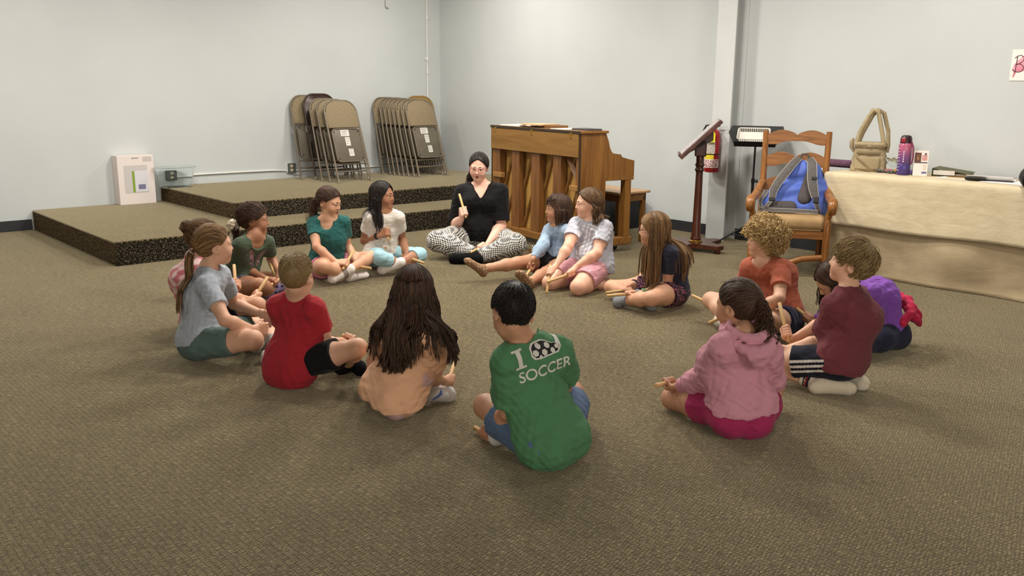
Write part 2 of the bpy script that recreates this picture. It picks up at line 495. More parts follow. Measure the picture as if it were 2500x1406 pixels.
names = ['front striped folding chair of the right stack, white labels under its seat', 'second striped folding chair from the front of the right stack', 'third striped folding chair from the front of the right stack',
         'fourth striped folding chair from the front of the right stack', 'fifth striped folding chair from the front of the right stack', 'sixth striped folding chair from the front of the right stack',
         'seventh striped folding chair from the front of the right stack', 'rearmost striped folding chair of the right stack, leftmost against the wall']
for k, (xl, y) in enumerate(((6.325, 8.78), (6.31, 8.865), (6.29, 8.955), (6.275, 9.035), (6.26, 9.115), (6.245, 9.195), (6.235, 9.275), (6.20, 9.385))):
    c = copy_thing(c0, names[k]); c['group'] = GR; stand(c, xl, y, 0.32 - 0.012 * k)
ct = make_folding_chair('folding_chair', 'tan metal folding chair at the right edge of the right stack', GR, M_tanmetal, M_tanmetal, M_tanmetal, False)
stand(ct, 6.70, 9.36, 0.24); ct.scale = (1, 1, 1.02)

# ------------------------------------------------------------------ box and tub on the stage
bx = empty('cardboard_box', (3.225, 9.575, 0.195), label='white flat cardboard box standing on the low stage step by the wall', cat='box')
M_boxw = flat('white_card', (226, 214, 208), 0.6)
b = MB(); b.box(np.array((-0.185, -0.075, 0.0)), np.array((0.185, 0.075, 0.505)), 0.003)
b.build('carton', M_boxw, bx)
def plate(nm, x0, x1, z0, z1, c, par, y=-0.0765, rough=0.5):
    b = MB(); b.box(np.array((x0, y, z0)), np.array((x1, y + 0.0015, z1))); return b.build(nm, flat(nm + '_print', c, rough), par)
pic = plate('printed_picture', -0.125, 0.115, 0.12, 0.405, (198, 192, 190), bx)
plate('green_stripe', -0.045, -0.022, 0.125, 0.345, (128, 158, 52), pic, -0.0780)
plate('pale_panel', -0.018, 0.115, 0.128, 0.345, (214, 212, 218), pic, -0.0780)
plate('dark_block', 0.012, 0.085, 0.155, 0.205, (120, 118, 150), pic, -0.0792)
plate('label', 0.075, 0.165, 0.44, 0.49, (196, 186, 182), bx)
plate('print_line', -0.04, 0.03, 0.475, 0.482, (120, 112, 110), bx)
M_clear = NT('clear_plastic')
M_clear.b.inputs['Base Color'].default_value = (0.95, 0.98, 0.98, 1); M_clear.b.inputs['Roughness'].default_value = 0.05
M_clear.b.inputs['Transmission Weight'].default_value = 1.0; M_clear.b.inputs['IOR'].default_value = 1.12
M_clear = M_clear.m
tb_ = empty('plastic_tub', (3.615, 9.47, 0.353), label='clear plastic tub on the upper stage step, in front of an outlet', cat='tub')
b = MB()
def oval(rx, ry, z, n=36): return [b.bm.verts.new((rx * math.cos(2 * pi * k / n) * (abs(math.cos(2 * pi * k / n)) ** -0.25 if abs(math.cos(2 * pi * k / n)) > .3 else 1.3), ry * math.sin(2 * pi * k / n), z)) for k in range(n)]
rings = [oval(0.165, 0.10, 0.004), oval(0.17, 0.11, 0.0), oval(0.205, 0.145, 0.205), oval(0.212, 0.150, 0.21), oval(0.205, 0.143, 0.212), oval(0.200, 0.140, 0.20), oval(0.165, 0.104, 0.008), oval(0.16, 0.098, 0.010)]
for r0_, r1_ in zip(rings[:-1], rings[1:]):
    for k in range(36): b.bm.faces.new((r0_[k], r0_[(k + 1) % 36], r1_[(k + 1) % 36], r1_[k]))
b.bm.faces.new(rings[0][::-1]); b.bm.faces.new(rings[-1])
b.build('tub_shell', M_clear, tb_, True, 60)
b = MB(); b.tube([(0.228 * math.cos(a) , 0.150 * math.sin(a), 0.209) for a in np.linspace(0, 2 * pi, 41)], 0.005, 6); b.build('rim', M_clear, tb_, True, 180)

# ------------------------------------------------------------------ upright piano, seen from the back
M_oak = wood('oak_case', (138, 94, 42), (104, 66, 28), 0.38, 1.0, 'Z')
M_oakx = wood('oak_rail', (142, 98, 46), (108, 70, 30), 0.42, 1.0, 'Y')
M_panel = wood('back_panel', (134, 98, 50), (116, 82, 38), 0.6, 0.6, 'Y', 0.3)
M_post = wood('piano_post', (128, 84, 40), (94, 58, 25), 0.5, 1.0, 'Z')
M_sound = wood('soundboard', (188, 146, 80), (150, 112, 54), 0.5, 0.7, 'Z')
M_rib = wood('rib_wood', (160, 118, 62), (120, 82, 36), 0.55, 1.0, 'Z')
M_edge = flat('dark_case_edge', (48, 34, 20), 0.5)
pn = empty('upright_piano', (5.42, 5.22, 0), math.radians(-9.2), 'oak upright piano with its open back facing the circle', 'piano')
PL = 1.43
def pbox(nm, lo, hi, mat, bev=0.004, par=None):
    b = MB(); b.box(np.array(lo, float), np.array(hi, float), bev); return b.build(nm, mat, par or pn)
side = [(0.0, 0.13), (0.0, 1.045), (0.275, 1.045), (0.30, 0.985), (0.32, 0.92), (0.335, 0.888), (0.352, 0.872), (0.444, 0.863), (0.447, 0.848), (0.457, 0.835), (0.598, 0.805), (0.598, 0.672), (0.28, 0.672), (0.28, 0.13)]
for y0_, y1_ in ((0.0, 0.028), (PL - 0.028, PL)):
    b = MB(); b.prism([(x, z) for x, z in side], 'Y', y0_, y1_, 0.003); b.build('side_panel', M_oak, pn)
    pbox('leg', (0.505, y0_ + 0.002, 0.13), (0.572, y0_ + 0.068 if y0_ == 0 else y1_ - 0.002, 0.648), M_oak) if y0_ == 0 else pbox('leg', (0.505, y1_ - 0.068, 0.13), (0.572, y1_ - 0.002, 0.648), M_oak)
    pbox('base_block', (0.0, y0_ if y0_ == 0 else y1_ - 0.075, 0.062), (0.60, 0.075 if y0_ == 0 else y1_, 0.132), M_oakx, 0.008)
pbox('lid', (-0.012, -0.012, 1.046), (0.292, PL + 0.012, 1.068), M_oakx, 0.003)
pbox('lid_edge', (-0.014, -0.013, 1.044), (-0.008, PL + 0.013, 1.068), M_edge, 0.001)
pbox('front_panel', (0.262, 0.028, 0.86), (0.28, PL - 0.028, 1.045), M_oak)
pbox('key_bed', (0.20, 0.028, 0.642), (0.596, PL - 0.028, 0.70), M_oakx)
pbox('key_lid', (0.30, 0.03, 0.70), (0.59, PL - 0.03, 0.80), M_oakx, 0.01)
pbox('key_rail', (0.26, 0.0, 0.638), (0.598, 0.03, 0.673), M_oakx, 0.002)
pbox('lower_panel', (0.255, 0.028, 0.13), (0.275, PL - 0.028, 0.645), M_oak)
pbox('back_panel', (-0.016, 0.012, 0.848), (-0.004, PL - 0.006, 1.040), M_panel, 0.001)
pbox('bottom_rail', (-0.006, 0.0, 0.060), (0.10, PL, 0.122), M_oakx, 0.004)
pbox('back_edge', (-0.006, -0.002, 0.122), (0.008, 0.012, 1.045), M_edge, 0.001); pbox('back_edge', (-0.006, PL - 0.012, 0.122), (0.008, PL + 0.002, 1.045), M_edge, 0.001)
pbox('soundboard', (0.088, 0.028, 0.12), (0.098, PL - 0.028, 0.95), M_sound, 0.0)
for (a, c) in ((1.30, 1.415), (0.955, 1.085), (0.618, 0.752), (0.286, 0.404), (0.014, 0.066)):
    pbox('post', (0.006, a, 0.115), (0.075, c, 0.90), M_post, 0.005)
for k in range(10):
    t0 = -0.20 + 0.165 * k
    b = MB(); b.tube([(0.078, t0 + 0.36, 0.10), (0.076, t0 + 0.18, 0.50), (0.078, t0, 0.92)], 0.016, 6, flat_=((1, 0, 0), 1.1))
    bm2 = b.bm
    for v_ in bm2.verts: v_.co.y = min(max(v_.co.y, 0.035), PL - 0.035)
    b.build('rib', M_rib, pn, True, 60)
b = MB(); b.tube([(0.06, 0.275, 0.86), (0.06, 0.06, 0.61)], 0.028, 4); b.build('brace', M_post, pn)
pbox('handle_block', (-0.012, 1.238, 0.575), (0.03, 1.395, 0.622), M_rib, 0.004); pbox('handle_block', (-0.012, 0.02, 0.560), (0.03, 0.135, 0.605), M_rib, 0.004)
for t in (0.118, 0.72, 1.348):
    h_ = pbox('hinge', (-0.020, t - 0.012, 1.005), (-0.014, t + 0.012, 1.046), M_brass, 0.002)
    pbox('hinge_knuckle', (-0.022, t - 0.020, 1.040), (-0.010, t + 0.020, 1.050), M_brass, 0.003, h_)
for y_ in (0.12, PL - 0.12):
    for x_ in (0.06, 0.50):
        b = MB(); b.lathe([(0.012, -0.013), (0.027, -0.011), (0.027, 0.011), (0.012, 0.013)], n=16)
        for v_ in b.bm.verts: v_.co = Vector((v_.co.x + x_, v_.co.z + y_, v_.co.y + 0.029))
        w_ = b.build('caster', M_black, pn, True)
        pbox('caster_fork', (x_ - 0.016, y_ - 0.018, 0.030), (x_ + 0.016, y_ + 0.018, 0.064), M_chrome, 0.003, w_)
# things lying on the lid
def booklet(nm, lx, ly, w_, l_, h_, rz, c, label, cat='sheet music', z0=1.0685, grp='papers and books on the piano lid'):
    p_ = pn.matrix_basis @ Vector((lx, ly, 0)) if False else Matrix.Translation((5.42, 5.22, 0)) @ Matrix.Rotation(math.radians(-9.2), 4, 'Z') @ Vector((lx, ly, z0))
    b = MB(); b.box(np.array((-w_ / 2, -l_ / 2, 0)), np.array((w_ / 2, l_ / 2, h_)), 0.001)
    o = b.build(nm, varied(nm + '_cover', c, tuple(int(x * .93) for x in c), 20, 0.6)); o.location = p_; o.rotation_euler = (0, 0, math.radians(-9.2 + rz))
    tag(o, label, cat, grp); return o
booklet('sheet_music', 0.13, 1.15, 0.23, 0.31, 0.010, 4, (226, 222, 206), 'white sheet music at the far end of the piano lid')
booklet('sheet_music', 0.14, 0.93, 0.23, 0.31, 0.008, -8, (228, 224, 210), 'white sheet music overlapping the middle of the piano lid', z0=1.079)
booklet('song_book', 0.13, 0.80, 0.22, 0.28, 0.012, 10, (212, 170, 130), 'peach-covered song book on the middle of the piano lid', 'book', 1.0885)
booklet('hymn_book', 0.15, 0.60, 0.16, 0.23, 0.026, -6, (120, 82, 44), 'thick brown book lying on the piano lid', 'book')
booklet('sheet_music', 0.12, 0.36, 0.22, 0.20, 0.006, 5, (232, 222, 212), 'white sheet beside the thick brown book on the piano lid')
booklet('notebook', 0.17, 0.14, 0.16, 0.22, 0.014, 0, (70, 66, 66), 'dark grey notebook at the near end of the piano lid', 'book')

bn = empty('piano_bench', (6.30, 5.75, 0), math.radians(-4), 'oak piano bench behind the keyboard side of the piano', 'bench')
M_bt = wood('bench_top', (186, 150, 112), (164, 126, 88), 0.4, 1.0, 'Y')
b = MB(); b.box(np.array((-0.18, -0.40, 0.470)), np.array((0.235, 0.36, 0.492)), 0.006); b.build('top', M_bt, bn)
b = MB()
for a, c in (((-0.15, -0.37, 0.40), (0.205, -0.345, 0.470)), ((-0.15, 0.305, 0.40), (0.205, 0.33, 0.470)), ((-0.15, -0.37, 0.40), (-0.125, 0.33, 0.470)), ((0.18, -0.37, 0.40), (0.205, 0.33, 0.470))): b.box(np.array(a), np.array(c), 0.002)
b.build('apron', M_oakx, bn)
for x_ in (-0.15, 0.165):
    for y_ in (-0.37, 0.29):
        b = MB(); b.box(np.array((x_, y_, 0)), np.array((x_ + 0.042, y_ + 0.042, 0.44)), 0.004); b.build('leg', M_oak, bn)

sp = empty('floor_monitor', (6.98, 6.18, 0), math.radians(0), 'black wedge-shaped floor speaker behind the piano bench', 'speaker')
b = MB(); b.prism([(-0.20, 0.0), (0.22, 0.0), (0.22, 0.14), (-0.05, 0.36), (-0.20, 0.30)], 'X', -0.24, 0.24, 0.008)
b.build('cabinet', flat('black_carpet_cover', (20, 20, 22), 0.8), sp)
b = MB(); b.box(np.array((-0.21, 0.03, -0.172)), np.array((0.21, 0.04, 0.165)), 0.004)
o = b.build('grille', varied('speaker_grille', (66, 68, 72), (52, 54, 58), 80, 0.5), sp); o.location = (0, 0.085, 0.252); o.rotation_euler = (math.radians(50.8), 0, 0)

# ------------------------------------------------------------------ lectern, music stand, extinguisher
M_mahog = wood('mahogany', (84, 42, 24), (50, 22, 12), 0.3, 1.0, 'Z')
lc = empty('lectern', (6.52, 4.80, 0), math.atan2(-0.785, 0.62), 'dark wooden pedestal lectern beside the fire extinguisher', 'lectern')
b = MB()
arm_ = []
for k in range(4):
    a = pi / 4 + k * pi / 2
    arm_ += [(0.30 * math.cos(a - 0.13), 0.30 * math.sin(a - 0.13)), (0.30 * math.cos(a + 0.13), 0.30 * math.sin(a + 0.13)), (0.135 * math.cos(a + pi / 4), 0.135 * math.sin(a + pi / 4))]
b.prism(arm_, 'Z', 0.035, 0.072, 0.004); b.build('base', M_mahog, lc)
for k in range(4):
    a = pi / 4 + k * pi / 2
    b = MB(); b.lathe([(0.022, 0), (0.030, 0.012), (0.024, 0.036)], (0.265 * math.cos(a), 0.265 * math.sin(a), 0), 14); b.build('foot', M_mahog, lc, True)
b = MB(); b.lathe([(0.062, 0.072), (0.062, 0.080), (0.048, 0.088), (0.044, 0.092)], n=24); b.build('collar', M_brass, lc, True)
b = MB(); b.lathe([(0.046, 0.09), (0.050, 0.105), (0.041, 0.125), (0.042, 0.14), (0.038, 0.15), (0.034, 0.45), (0.031, 0.70), (0.034, 0.705), (0.043, 0.722), (0.034, 0.74), (0.034, 0.748), (0.043, 0.765), (0.034, 0.785), (0.034, 0.86), (0.036, 0.98)], n=24)
b.build('post', M_mahog, lc, True, 30)
sl = math.atan2(0.335, 0.345)
dk = Matrix.Translation((-0.002, 0, 1.000)) @ Matrix.Rotation(-sl, 4, 'Y')
b = MB(); b.box(np.array((-0.232, -0.22, -0.016)), np.array((0.225, 0.22, 0.016)), 0.004, dk); b.build('desk', M_mahog, lc)
b = MB(); b.box(np.array((-0.240, -0.22, -0.016)), np.array((-0.225, 0.22, 0.036)), 0.004, dk); b.build('book_ledge', M_mahog, lc)
b = MB(); b.prism([(-0.12, 0.86), (0.10, 0.98), (0.10, 1.07), (-0.12, 0.87)], 'Y', -0.045, 0.045, 0.004); b.box(np.array((-0.05, -0.045, 0.84)), np.array((0.05, 0.045, 0.99)), 0.01); b.build('bracket', M_mahog, lc)
o = empty('open_booklet', (0, 0, 0)); bpy.data.objects.remove(o)
b = MB(); b.box(np.array((-0.215, -0.19, 0.0165)), np.array((0.215, 0.17, 0.028)), 0.004, Matrix.Translation((6.52, 4.80, 0)) @ Matrix.Rotation(math.atan2(-0.785, 0.62), 4, 'Z') @ dk)
tag(b.build('open_booklet', varied('booklet_paper', (186, 178, 176), (160, 150, 150), 30, 0.6)), 'pale papers lying on the sloping desk of the lectern', 'papers')

fx = empty('fire_extinguisher', (7.035, 5.045, 0.655), label='red fire extinguisher hanging on the column, DO NOT BLOCK label', cat='fire extinguisher')
M_red = flat('extinguisher_red', (150, 20, 24), 0.3)
b = MB(); b.lathe([(0.055, 0.0), (0.066, 0.006), (0.068, 0.02), (0.068, 0.345), (0.060, 0.375), (0.035, 0.40), (0.018, 0.41), (0.018, 0.43)], n=32); b.build('cylinder', M_red, fx, True, 40)
b = MB(); b.box(np.array((-0.018, -0.02, 0.425)), np.array((0.018, 0.02, 0.455)), 0.004); b.tube([(0, 0.02, 0.445), (-0.01, -0.03, 0.462), (-0.015, -0.10, 0.468)], 0.007, 8); b.tube([(0, 0.02, 0.44), (-0.01, -0.03, 0.44), (-0.012, -0.08, 0.432)], 0.006, 8); b.build('valve_handle', M_black, fx, True)
b = MB(); b.tube([(-0.01, 0.02, 0.44), (-0.02, 0.07, 0.435), (-0.03, 0.095, 0.38), (-0.03, 0.085, 0.30), (-0.03, 0.078, 0.16)], 0.009, 10); b.build('hose', M_black, fx, True)
def wrapped(nm, a0, a1, z0, z1, rr, mat, par, n=12):
    b = MB(); g_ = []
    for k in range(n + 1):
        a = math.radians(a0 + (a1 - a0) * k / n); g_.append((b.bm.verts.new((rr * math.cos(a), rr * math.sin(a), z0)), b.bm.verts.new((rr * math.cos(a), rr * math.sin(a), z1))))
    for p0_, p1_ in zip(g_[:-1], g_[1:]): b.bm.faces.new((p0_[0], p1_[0], p1_[1], p0_[1]))
    return b.build(nm, mat, par, True, 180)
face = 215.0
wl_ = wrapped('instruction_label', face - 78, face + 22, 0.175, 0.305, 0.0688, varied('label_print', (222, 214, 204), (120, 112, 106), 55, 0.5, stretch=(1, 1, 5)), fx)
wrapped('yellow_band', face - 78, face + 14, 0.125, 0.178, 0.0690, flat('label_yellow', (216, 196, 34), 0.5), wl_)
wrapped('strap', 0, 360, 0.166, 0.176, 0.0705, M_black, fx, 32)
Mt = Matrix.Rotation(math.radians(face), 4, 'Z')
sg_ = wrapped('warning_label', face - 72, face + 62, 0.045, 0.125, 0.0715, flat('label_white', (232, 214, 210), 0.5), fx)
def wraptext(body, size, z, rr, a_c, mat, par, xs=1.0):
    cu = bpy.data.curves.new('t', 'FONT'); cu.body = body; cu.size = size; cu.align_x = 'CENTER'; cu.align_y = 'CENTER'; cu.offset = 0.0006
    o = bpy.data.objects.new('t', cu); COL.objects.link(o)
    me = bpy.data.meshes.new_from_object(o.evaluated_get(bpy.context.evaluated_depsgraph_get()))
    bpy.data.objects.remove(o); bpy.data.curves.remove(cu)
    for v_ in me.vertices:
        a = math.radians(a_c) + v_.co.x * xs / rr
        v_.co = Vector((rr * math.cos(a), rr * math.sin(a), z + v_.co.y))
    return link('lettering', me, mat, par, smooth=False)
M_letter = flat('red_lettering', (150, 50, 56), 0.6)
wraptext('DO NOT', 0.040, 0.103, 0.0722, face - 6, M_letter, sg_, 0.95); wraptext('BLOCK', 0.044, 0.068, 0.0722, face - 6, M_letter, sg_, 0.95)
tgo = empty('tag_root'); bpy.data.objects.remove(tgo)
b = MB(); b.prism([(-0.036, 0.0), (0.036, 0.0), (0.036, 0.10), (0.020, 0.135), (-0.010, 0.120), (-0.036, 0.075)], 'X', -0.001, 0.001)
tg = b.build('inspection_tag', flat('tag_yellow', (228, 220, 30), 0.5), fx); tg.location = (-0.083, -0.040, 0.285); tg.rotation_euler = (0, math.radians(4), math.radians(28))
b = MB()
for k, (y_, z0, z1) in enumerate(((0.018, 0.03, 0.09), (0.006, 0.03, 0.09), (-0.02, 0.02, 0.115))): b.box(np.array((-0.0022, y_ - 0.003, z0)), np.array((-0.0012, y_ + 0.003, z1)))
b.box(np.array((-0.0022, -0.026, 0.012)), np.array((-0.0012, 0.026, 0.016)))
b.build('tag_print', flat('tag_ink', (120, 112, 20), 0.6), tg)

ms = empty('music_stand', (6.96, 4.53, 0), math.radians(218), 'black music stand holding a white basket, behind the rocking chair', 'music stand')
b = MB(); b.tube([(0, 0, 0.10), (0, 0, 0.62)], 0.013, 12); b.tube([(0, 0, 0.60), (0, 0, 0.98)], 0.009, 12); b.lathe([(0.017, 0.60), (0.017, 0.64)], n=12); b.build('pole', M_black, ms, True)
b = MB(); b.lathe([(0.004, 0.0), (0.014, 0.003), (0.014, 0.02), (0.004, 0.024)], n=12)
for v_ in b.bm.verts: v_.co = Vector((v_.co.x, v_.co.z + 0.02, v_.co.y + 0.615))
b.build('clamp_knob', M_black, ms, True)
for k in range(3):
    a = 2 * pi * k / 3 + 0.55
    b = MB(); b.tube([(0, 0, 0.22), (0.10 * math.cos(a), 0.10 * math.sin(a), 0.17), (0.34 * math.cos(a), 0.34 * math.sin(a), 0.012)], 0.009, 8); b.tube([(0, 0, 0.10), (0.17 * math.cos(a), 0.17 * math.sin(a), 0.125)], 0.006, 8); b.build('leg', M_black, ms, True)
mdk = Matrix.Translation((0.0, 0.0, 1.02)) @ Matrix.Rotation(math.radians(-8), 4, 'Z') @ Matrix.Rotation(math.radians(28), 4, 'Y')
b = MB(); b.prism([(-0.17, -0.225), (-0.05, -0.245), (0.17, -0.175), (0.17, 0.175), (-0.05, 0.245), (-0.17, 0.225)], 'Z', -0.003, 0.003, 0.001)
for v_ in b.bm.verts: v_.co = mdk @ v_.co
b.build('desk', flat('black_desk', (38, 38, 38), 0.5), ms)
b = MB(); b.box(np.array((0.168, -0.178, -0.010)), np.array((0.174, 0.178, 0.042)), 0.002, mdk); b.tube([tuple(mdk @ Vector((0.0, 0, -0.003))), (0, 0, 0.96)], 0.016, 10); b.build('lip', M_black, ms)
bk = empty('basket', (0, 0, 0), label='white slotted plastic basket lying on the music stand', cat='basket')
bk.matrix_world = Matrix.Translation((6.96, 4.53, 0)) @ Matrix.Rotation(math.radians(218), 4, 'Z') @ mdk @ Matrix.Translation((0.03, -0.02, 0.004)) @ Matrix.Scale(0.82, 4)
M_bask = flat('white_plastic', (224, 218, 208), 0.4)
b = MB(); b.box(np.array((-0.10, -0.15, 0)), np.array((0.10, 0.15, 0.004))); b.build('bottom', M_bask, bk)
b = MB()
for k in range(16):
    y_ = -0.145 + 0.29 * k / 15
    for x_, s_ in ((-0.10, -1), (0.10, 1)): b.tube([(x_, y_, 0.002), (x_ + s_ * 0.012, y_ * 1.04, 0.040)], 0.0042, 6)
for k in range(9):
    x_ = -0.095 + 0.19 * k / 8
    for y_, s_ in ((-0.15, -1), (0.15, 1)): b.tube([(x_, y_, 0.002), (x_ * 1.06, y_ + s_ * 0.012, 0.040)], 0.0042, 6)
b.build('slats', M_bask, bk, True)
b = MB(); rr_ = [(x, y, 0.042) for x, y in rrect(-0.118, 0.118, -0.168, 0.168, 0.03)]; b.tube(rr_ + rr_[:1], 0.006, 8, cap=False); b.build('rim', M_bask, bk, True, 180)

# ------------------------------------------------------------------ rocking chair
M_pine = wood('honey_pine', (156, 102, 48), (110, 66, 28), 0.32, 1.0, 'Z')
M_pinex = wood('honey_pine_rail', (158, 104, 50), (112, 68, 30), 0.32, 1.0, 'Y')
rc = empty('rocking_chair', (6.36, 3.77, 0), math.radians(210), 'honey-coloured wooden rocking chair with a tan cushion, by the table', 'rocking chair')
rc.scale = (0.97, 0.97, 0.97)
# local: +x is forward, y across
def rt(nm, pts, r_, mat=M_pine, n=10, fl=None, par=None):
    b = MB(); b.tube(pts, r_, n, flat_=fl); return b.build(nm, mat, par or rc, True, 60)
for s_ in (-1, 1):
    rt('back_post', [(-0.20, s_ * 0.245, 0.06), (-0.205, s_ * 0.25, 0.42), (-0.25, s_ * 0.25, 0.75), (-0.31, s_ * 0.255, 1.125)], [0.026, 0.027, 0.026, 0.024], n=8)
    rt('front_leg', [(0.28, s_ * 0.285, 0.07), (0.28, s_ * 0.285, 0.36), (0.28, s_ * 0.288, 0.44), (0.27, s_ * 0.29, 0.47), (0.275, s_ * 0.29, 0.49), (0.27, s_ * 0.295, 0.53), (0.275, s_ * 0.30, 0.58)], [0.026, 0.028, 0.028, 0.019, 0.026, 0.020, 0.026], n=12)
    b = MB()
    b.tube([(-0.235, s_ * 0.25, 0.70), (-0.12, s_ * 0.268, 0.672), (0.0, s_ * 0.285, 0.625), (0.12, s_ * 0.30, 0.602), (0.24, s_ * 0.308, 0.612), (0.315, s_ * 0.31, 0.606), (0.345, s_ * 0.31, 0.565), (0.325, s_ * 0.31, 0.530), (0.295, s_ * 0.31, 0.540)], [0.024, 0.025, 0.027, 0.029, 0.031, 0.031, 0.029, 0.026, 0.022], 10, flat_=((0, 1, 0), 1.25)); b.build('armrest', M_pine, rc, True, 70)
    rt('rocker', [(-0.55, s_ * 0.265, 0.10), (-0.35, s_ * 0.268, 0.045), (-0.10, s_ * 0.272, 0.022), (0.15, s_ * 0.278, 0.024), (0.34, s_ * 0.284, 0.05), (0.44, s_ * 0.286, 0.085), (0.455, s_ * 0.286, 0.11), (0.435, s_ * 0.286, 0.125)], 0.022, fl=((0, 1, 0), 0.9))
def slat(nm, zc, x_, arch, y2=0.262):
    b = MB(); top = []; bot = []
    for k in range(33):
        t = -1 + 2 * k / 32
        hgt = 0.040 + 0.040 * (math.sin(pi * min(1, abs(t) * 1.0)) ** 1.0 if abs(t) < 1 else 0) * arch + 0.012 * (1 - abs(t))
        top.append((t * y2, zc + hgt - 0.012 * (abs(t) < 0.06))); bot.append((t * y2, zc - 0.035 + 0.028 * (1 - abs(t)) ** 1.0 + 0.008 * math.sin(pi * abs(t) * 2)))
    b.prism(top + bot[::-1], 'X', x_ - 0.011, x_ + 0.011, 0.003); o = b.build(nm, M_pinex, rc); return o
slat('back_slat', 1.050, -0.299, 1.0, 0.250); slat('back_slat', 0.868, -0.270, 1.0, 0.246); slat('back_slat', 0.67, -0.240, 0.8, 0.246)
for a, c in (((0.255, -0.285, 0.305), (0.285, 0.285, 0.372)), ((-0.215, -0.25, 0.305), (-0.19, 0.25, 0.372)), ((-0.2, -0.28, 0.305), (0.28, -0.255, 0.372)), ((-0.2, 0.255, 0.305), (0.28, 0.28, 0.372))):
    b = MB(); b.box(np.array(a), np.array(c), 0.004); b.build('seat_rail', M_pinex, rc)
rt('front_stretcher', [(0.27, -0.28, 0.115), (0.28, -0.15, 0.09), (0.29, 0.0, 0.10), (0.29, 0.12, 0.145), (0.28, 0.28, 0.165)], 0.020, M_pinex, fl=((0, 0, 1), 1.2))
M_cush = varied('tan_suede', (172, 142, 100), (150, 120, 80), 9, 0.9)
b = MB(); b.box(np.array((-0.20, -0.272, 0.372)), np.array((0.30, 0.272, 0.478)), 0.042, seg=5)
o = b.build('cushion', M_cush, rc, True, 70)
b = MB(); b.tube([(0.300, -0.24, 0.380), (0.302, 0.0, 0.379), (0.300, 0.24, 0.380)], 0.004, 6); b.build('piping', varied('tan_piping', (140, 112, 74), None, 9), o, True)

# ------------------------------------------------------------------ table with cloths
TX, TY0, TY1, TZ = 6.58, 1.25, 3.62, 0.775
tbl = empty('folding_table', (6.95, 2.42, 0), label='long folding table under the beige cloths along the right wall', cat='table')
b = MB(); b.box(np.array((-0.34, -1.15, 0.745)), np.array((0.34, 1.17, 0.773)), 0.005); b.build('tabletop', flat('table_board', (120, 100, 76), 0.6), tbl)
for y_ in (-1.0, 1.0):
    b = MB()
    for x_ in (-0.28, 0.28): b.tube([(x_, y_, 0), (x_, y_, 0.745)], 0.014, 8)
    b.tube([(-0.28, y_, 0.12), (0.28, y_, 0.12)], 0.010, 8); b.build('leg_frame', M_grey, tbl, True)
def cloth_mat(n, c, c2, crease):
    m = NT(n)
    tc = m.n('ShaderNodeTexCoord')
    no = m.n('ShaderNodeTexNoise', Scale=7, Detail=6); m.l(tc.outputs['Object'], no.inputs['Vector'])
    m.base(m.ramp(no.outputs[0], [(0.3, srgb(*c2)), (0.7, srgb(*c))]))
    m.b.inputs['Roughness'].default_value = 0.9; m.b.inputs['Specular IOR Level'].default_value = 0.15
    m.b.inputs['Sheen Weight'].default_value = 0.1
    mp = m.n('ShaderNodeMapping'); mp.inputs['Scale'].default_value = (1, 0.75, 1.7); m.l(tc.outputs['Object'], mp.inputs[0])
    n2 = m.n('ShaderNodeTexNoise', Scale=crease, Detail=4, Distortion=0.35); n2.inputs['Roughness'].default_value = 0.55
    m.l(mp.outputs[0], n2.inputs['Vector'])
    m.bump(n2.outputs[0], 0.38, 0.020)
    return m.m
M_cl1 = cloth_mat('beige_cloth', (176, 158, 128), (164, 146, 116), 5)
M_cl2 = cloth_mat('cream_overlay', (210, 195, 164), (200, 184, 152), 7)
def sheet(name, prof_fn, y0, y1, ny, mat, label, cat):
    """cloth surface: prof_fn(y) -> list of (x,z) from the wall edge over the top and down the front"""
    V = []; F = []
    ys = np.linspace(y0, y1, ny); k = None
    for y_ in ys:
        pr_ = prof_fn(y_); k = len(pr_)
        V += [(x, y_, z) for x, z in pr_]
    for i in range(ny - 1):
        for j in range(k - 1): F.append((i * k + j, (i + 1) * k + j, (i + 1) * k + j + 1, i * k + j + 1))
    me = bpy.data.meshes.new(name); me.from_pydata(V, [], F); me.update()
    o = link(name, me, mat, None, True); tag(o, label, cat)
    so = o.modifiers.new('thick', 'SOLIDIFY'); so.thickness = 0.004; so.offset = 0
    return o
rs_ = np.random.RandomState(4)
def nz(y, z, s): return math.sin(y * 3.1 + s) * math.sin(z * 5 + 2.0 * math.sin(y * 2.3 + s)) + 0.5 * math.sin(y * 7.3 + z * 3 + s * 2)
def p_base(y):
    pts = [(7.28, 0.7775), (6.9, 0.7775), (6.615, 0.7775), (6.60, 0.770)]
    for k in range(1, 29):
        z = 0.77 * (1 - k / 28); dn = 1 - z / 0.77
        bulge = max(0, math.sin(y * 5.2 + 0.8)) ** 2 * 0.032 * math.exp(-((z - 0.24) / 0.13) ** 2) * (1 if y > 2.3 else 0.3)
        x = 6.598 - 0.012 * dn - bulge - 0.020 * dn ** 2 * nz(y, z, 0.4) - (0.03 * (1 - z / 0.06) if z < 0.06 else 0) * (0.6 + 0.4 * math.sin(y * 4))
        pts.append((min(x, 6.60), max(z, 0.004)))
    return pts
sheet('tablecloth', p_base, TY0, TY1 - 0.02, 130, M_cl1, 'long beige cloth falling to the floor in front of the table', 'tablecloth')
def p_over(y):
    pts = [(7.27, 0.7845), (6.95, 0.7845), (6.70, 0.785), (6.605, 0.785), (6.585, 0.781), (6.573, 0.768)]
    zb = 0.380 + 0.006 * math.sin(y * 6)
    for k in range(1, 17):
        z = 0.768 - (0.768 - zb) * k / 16; dn = k / 16
        pts.append((6.572 - 0.020 * dn - 0.006 * dn * nz(y * 1.5, z * 2, 1.7), z))
    return pts
sheet('table_runner', p_over, TY0, TY1 + 0.006, 150, M_cl2, 'creased cream overlay cloth hanging halfway down the table front', 'tablecloth')
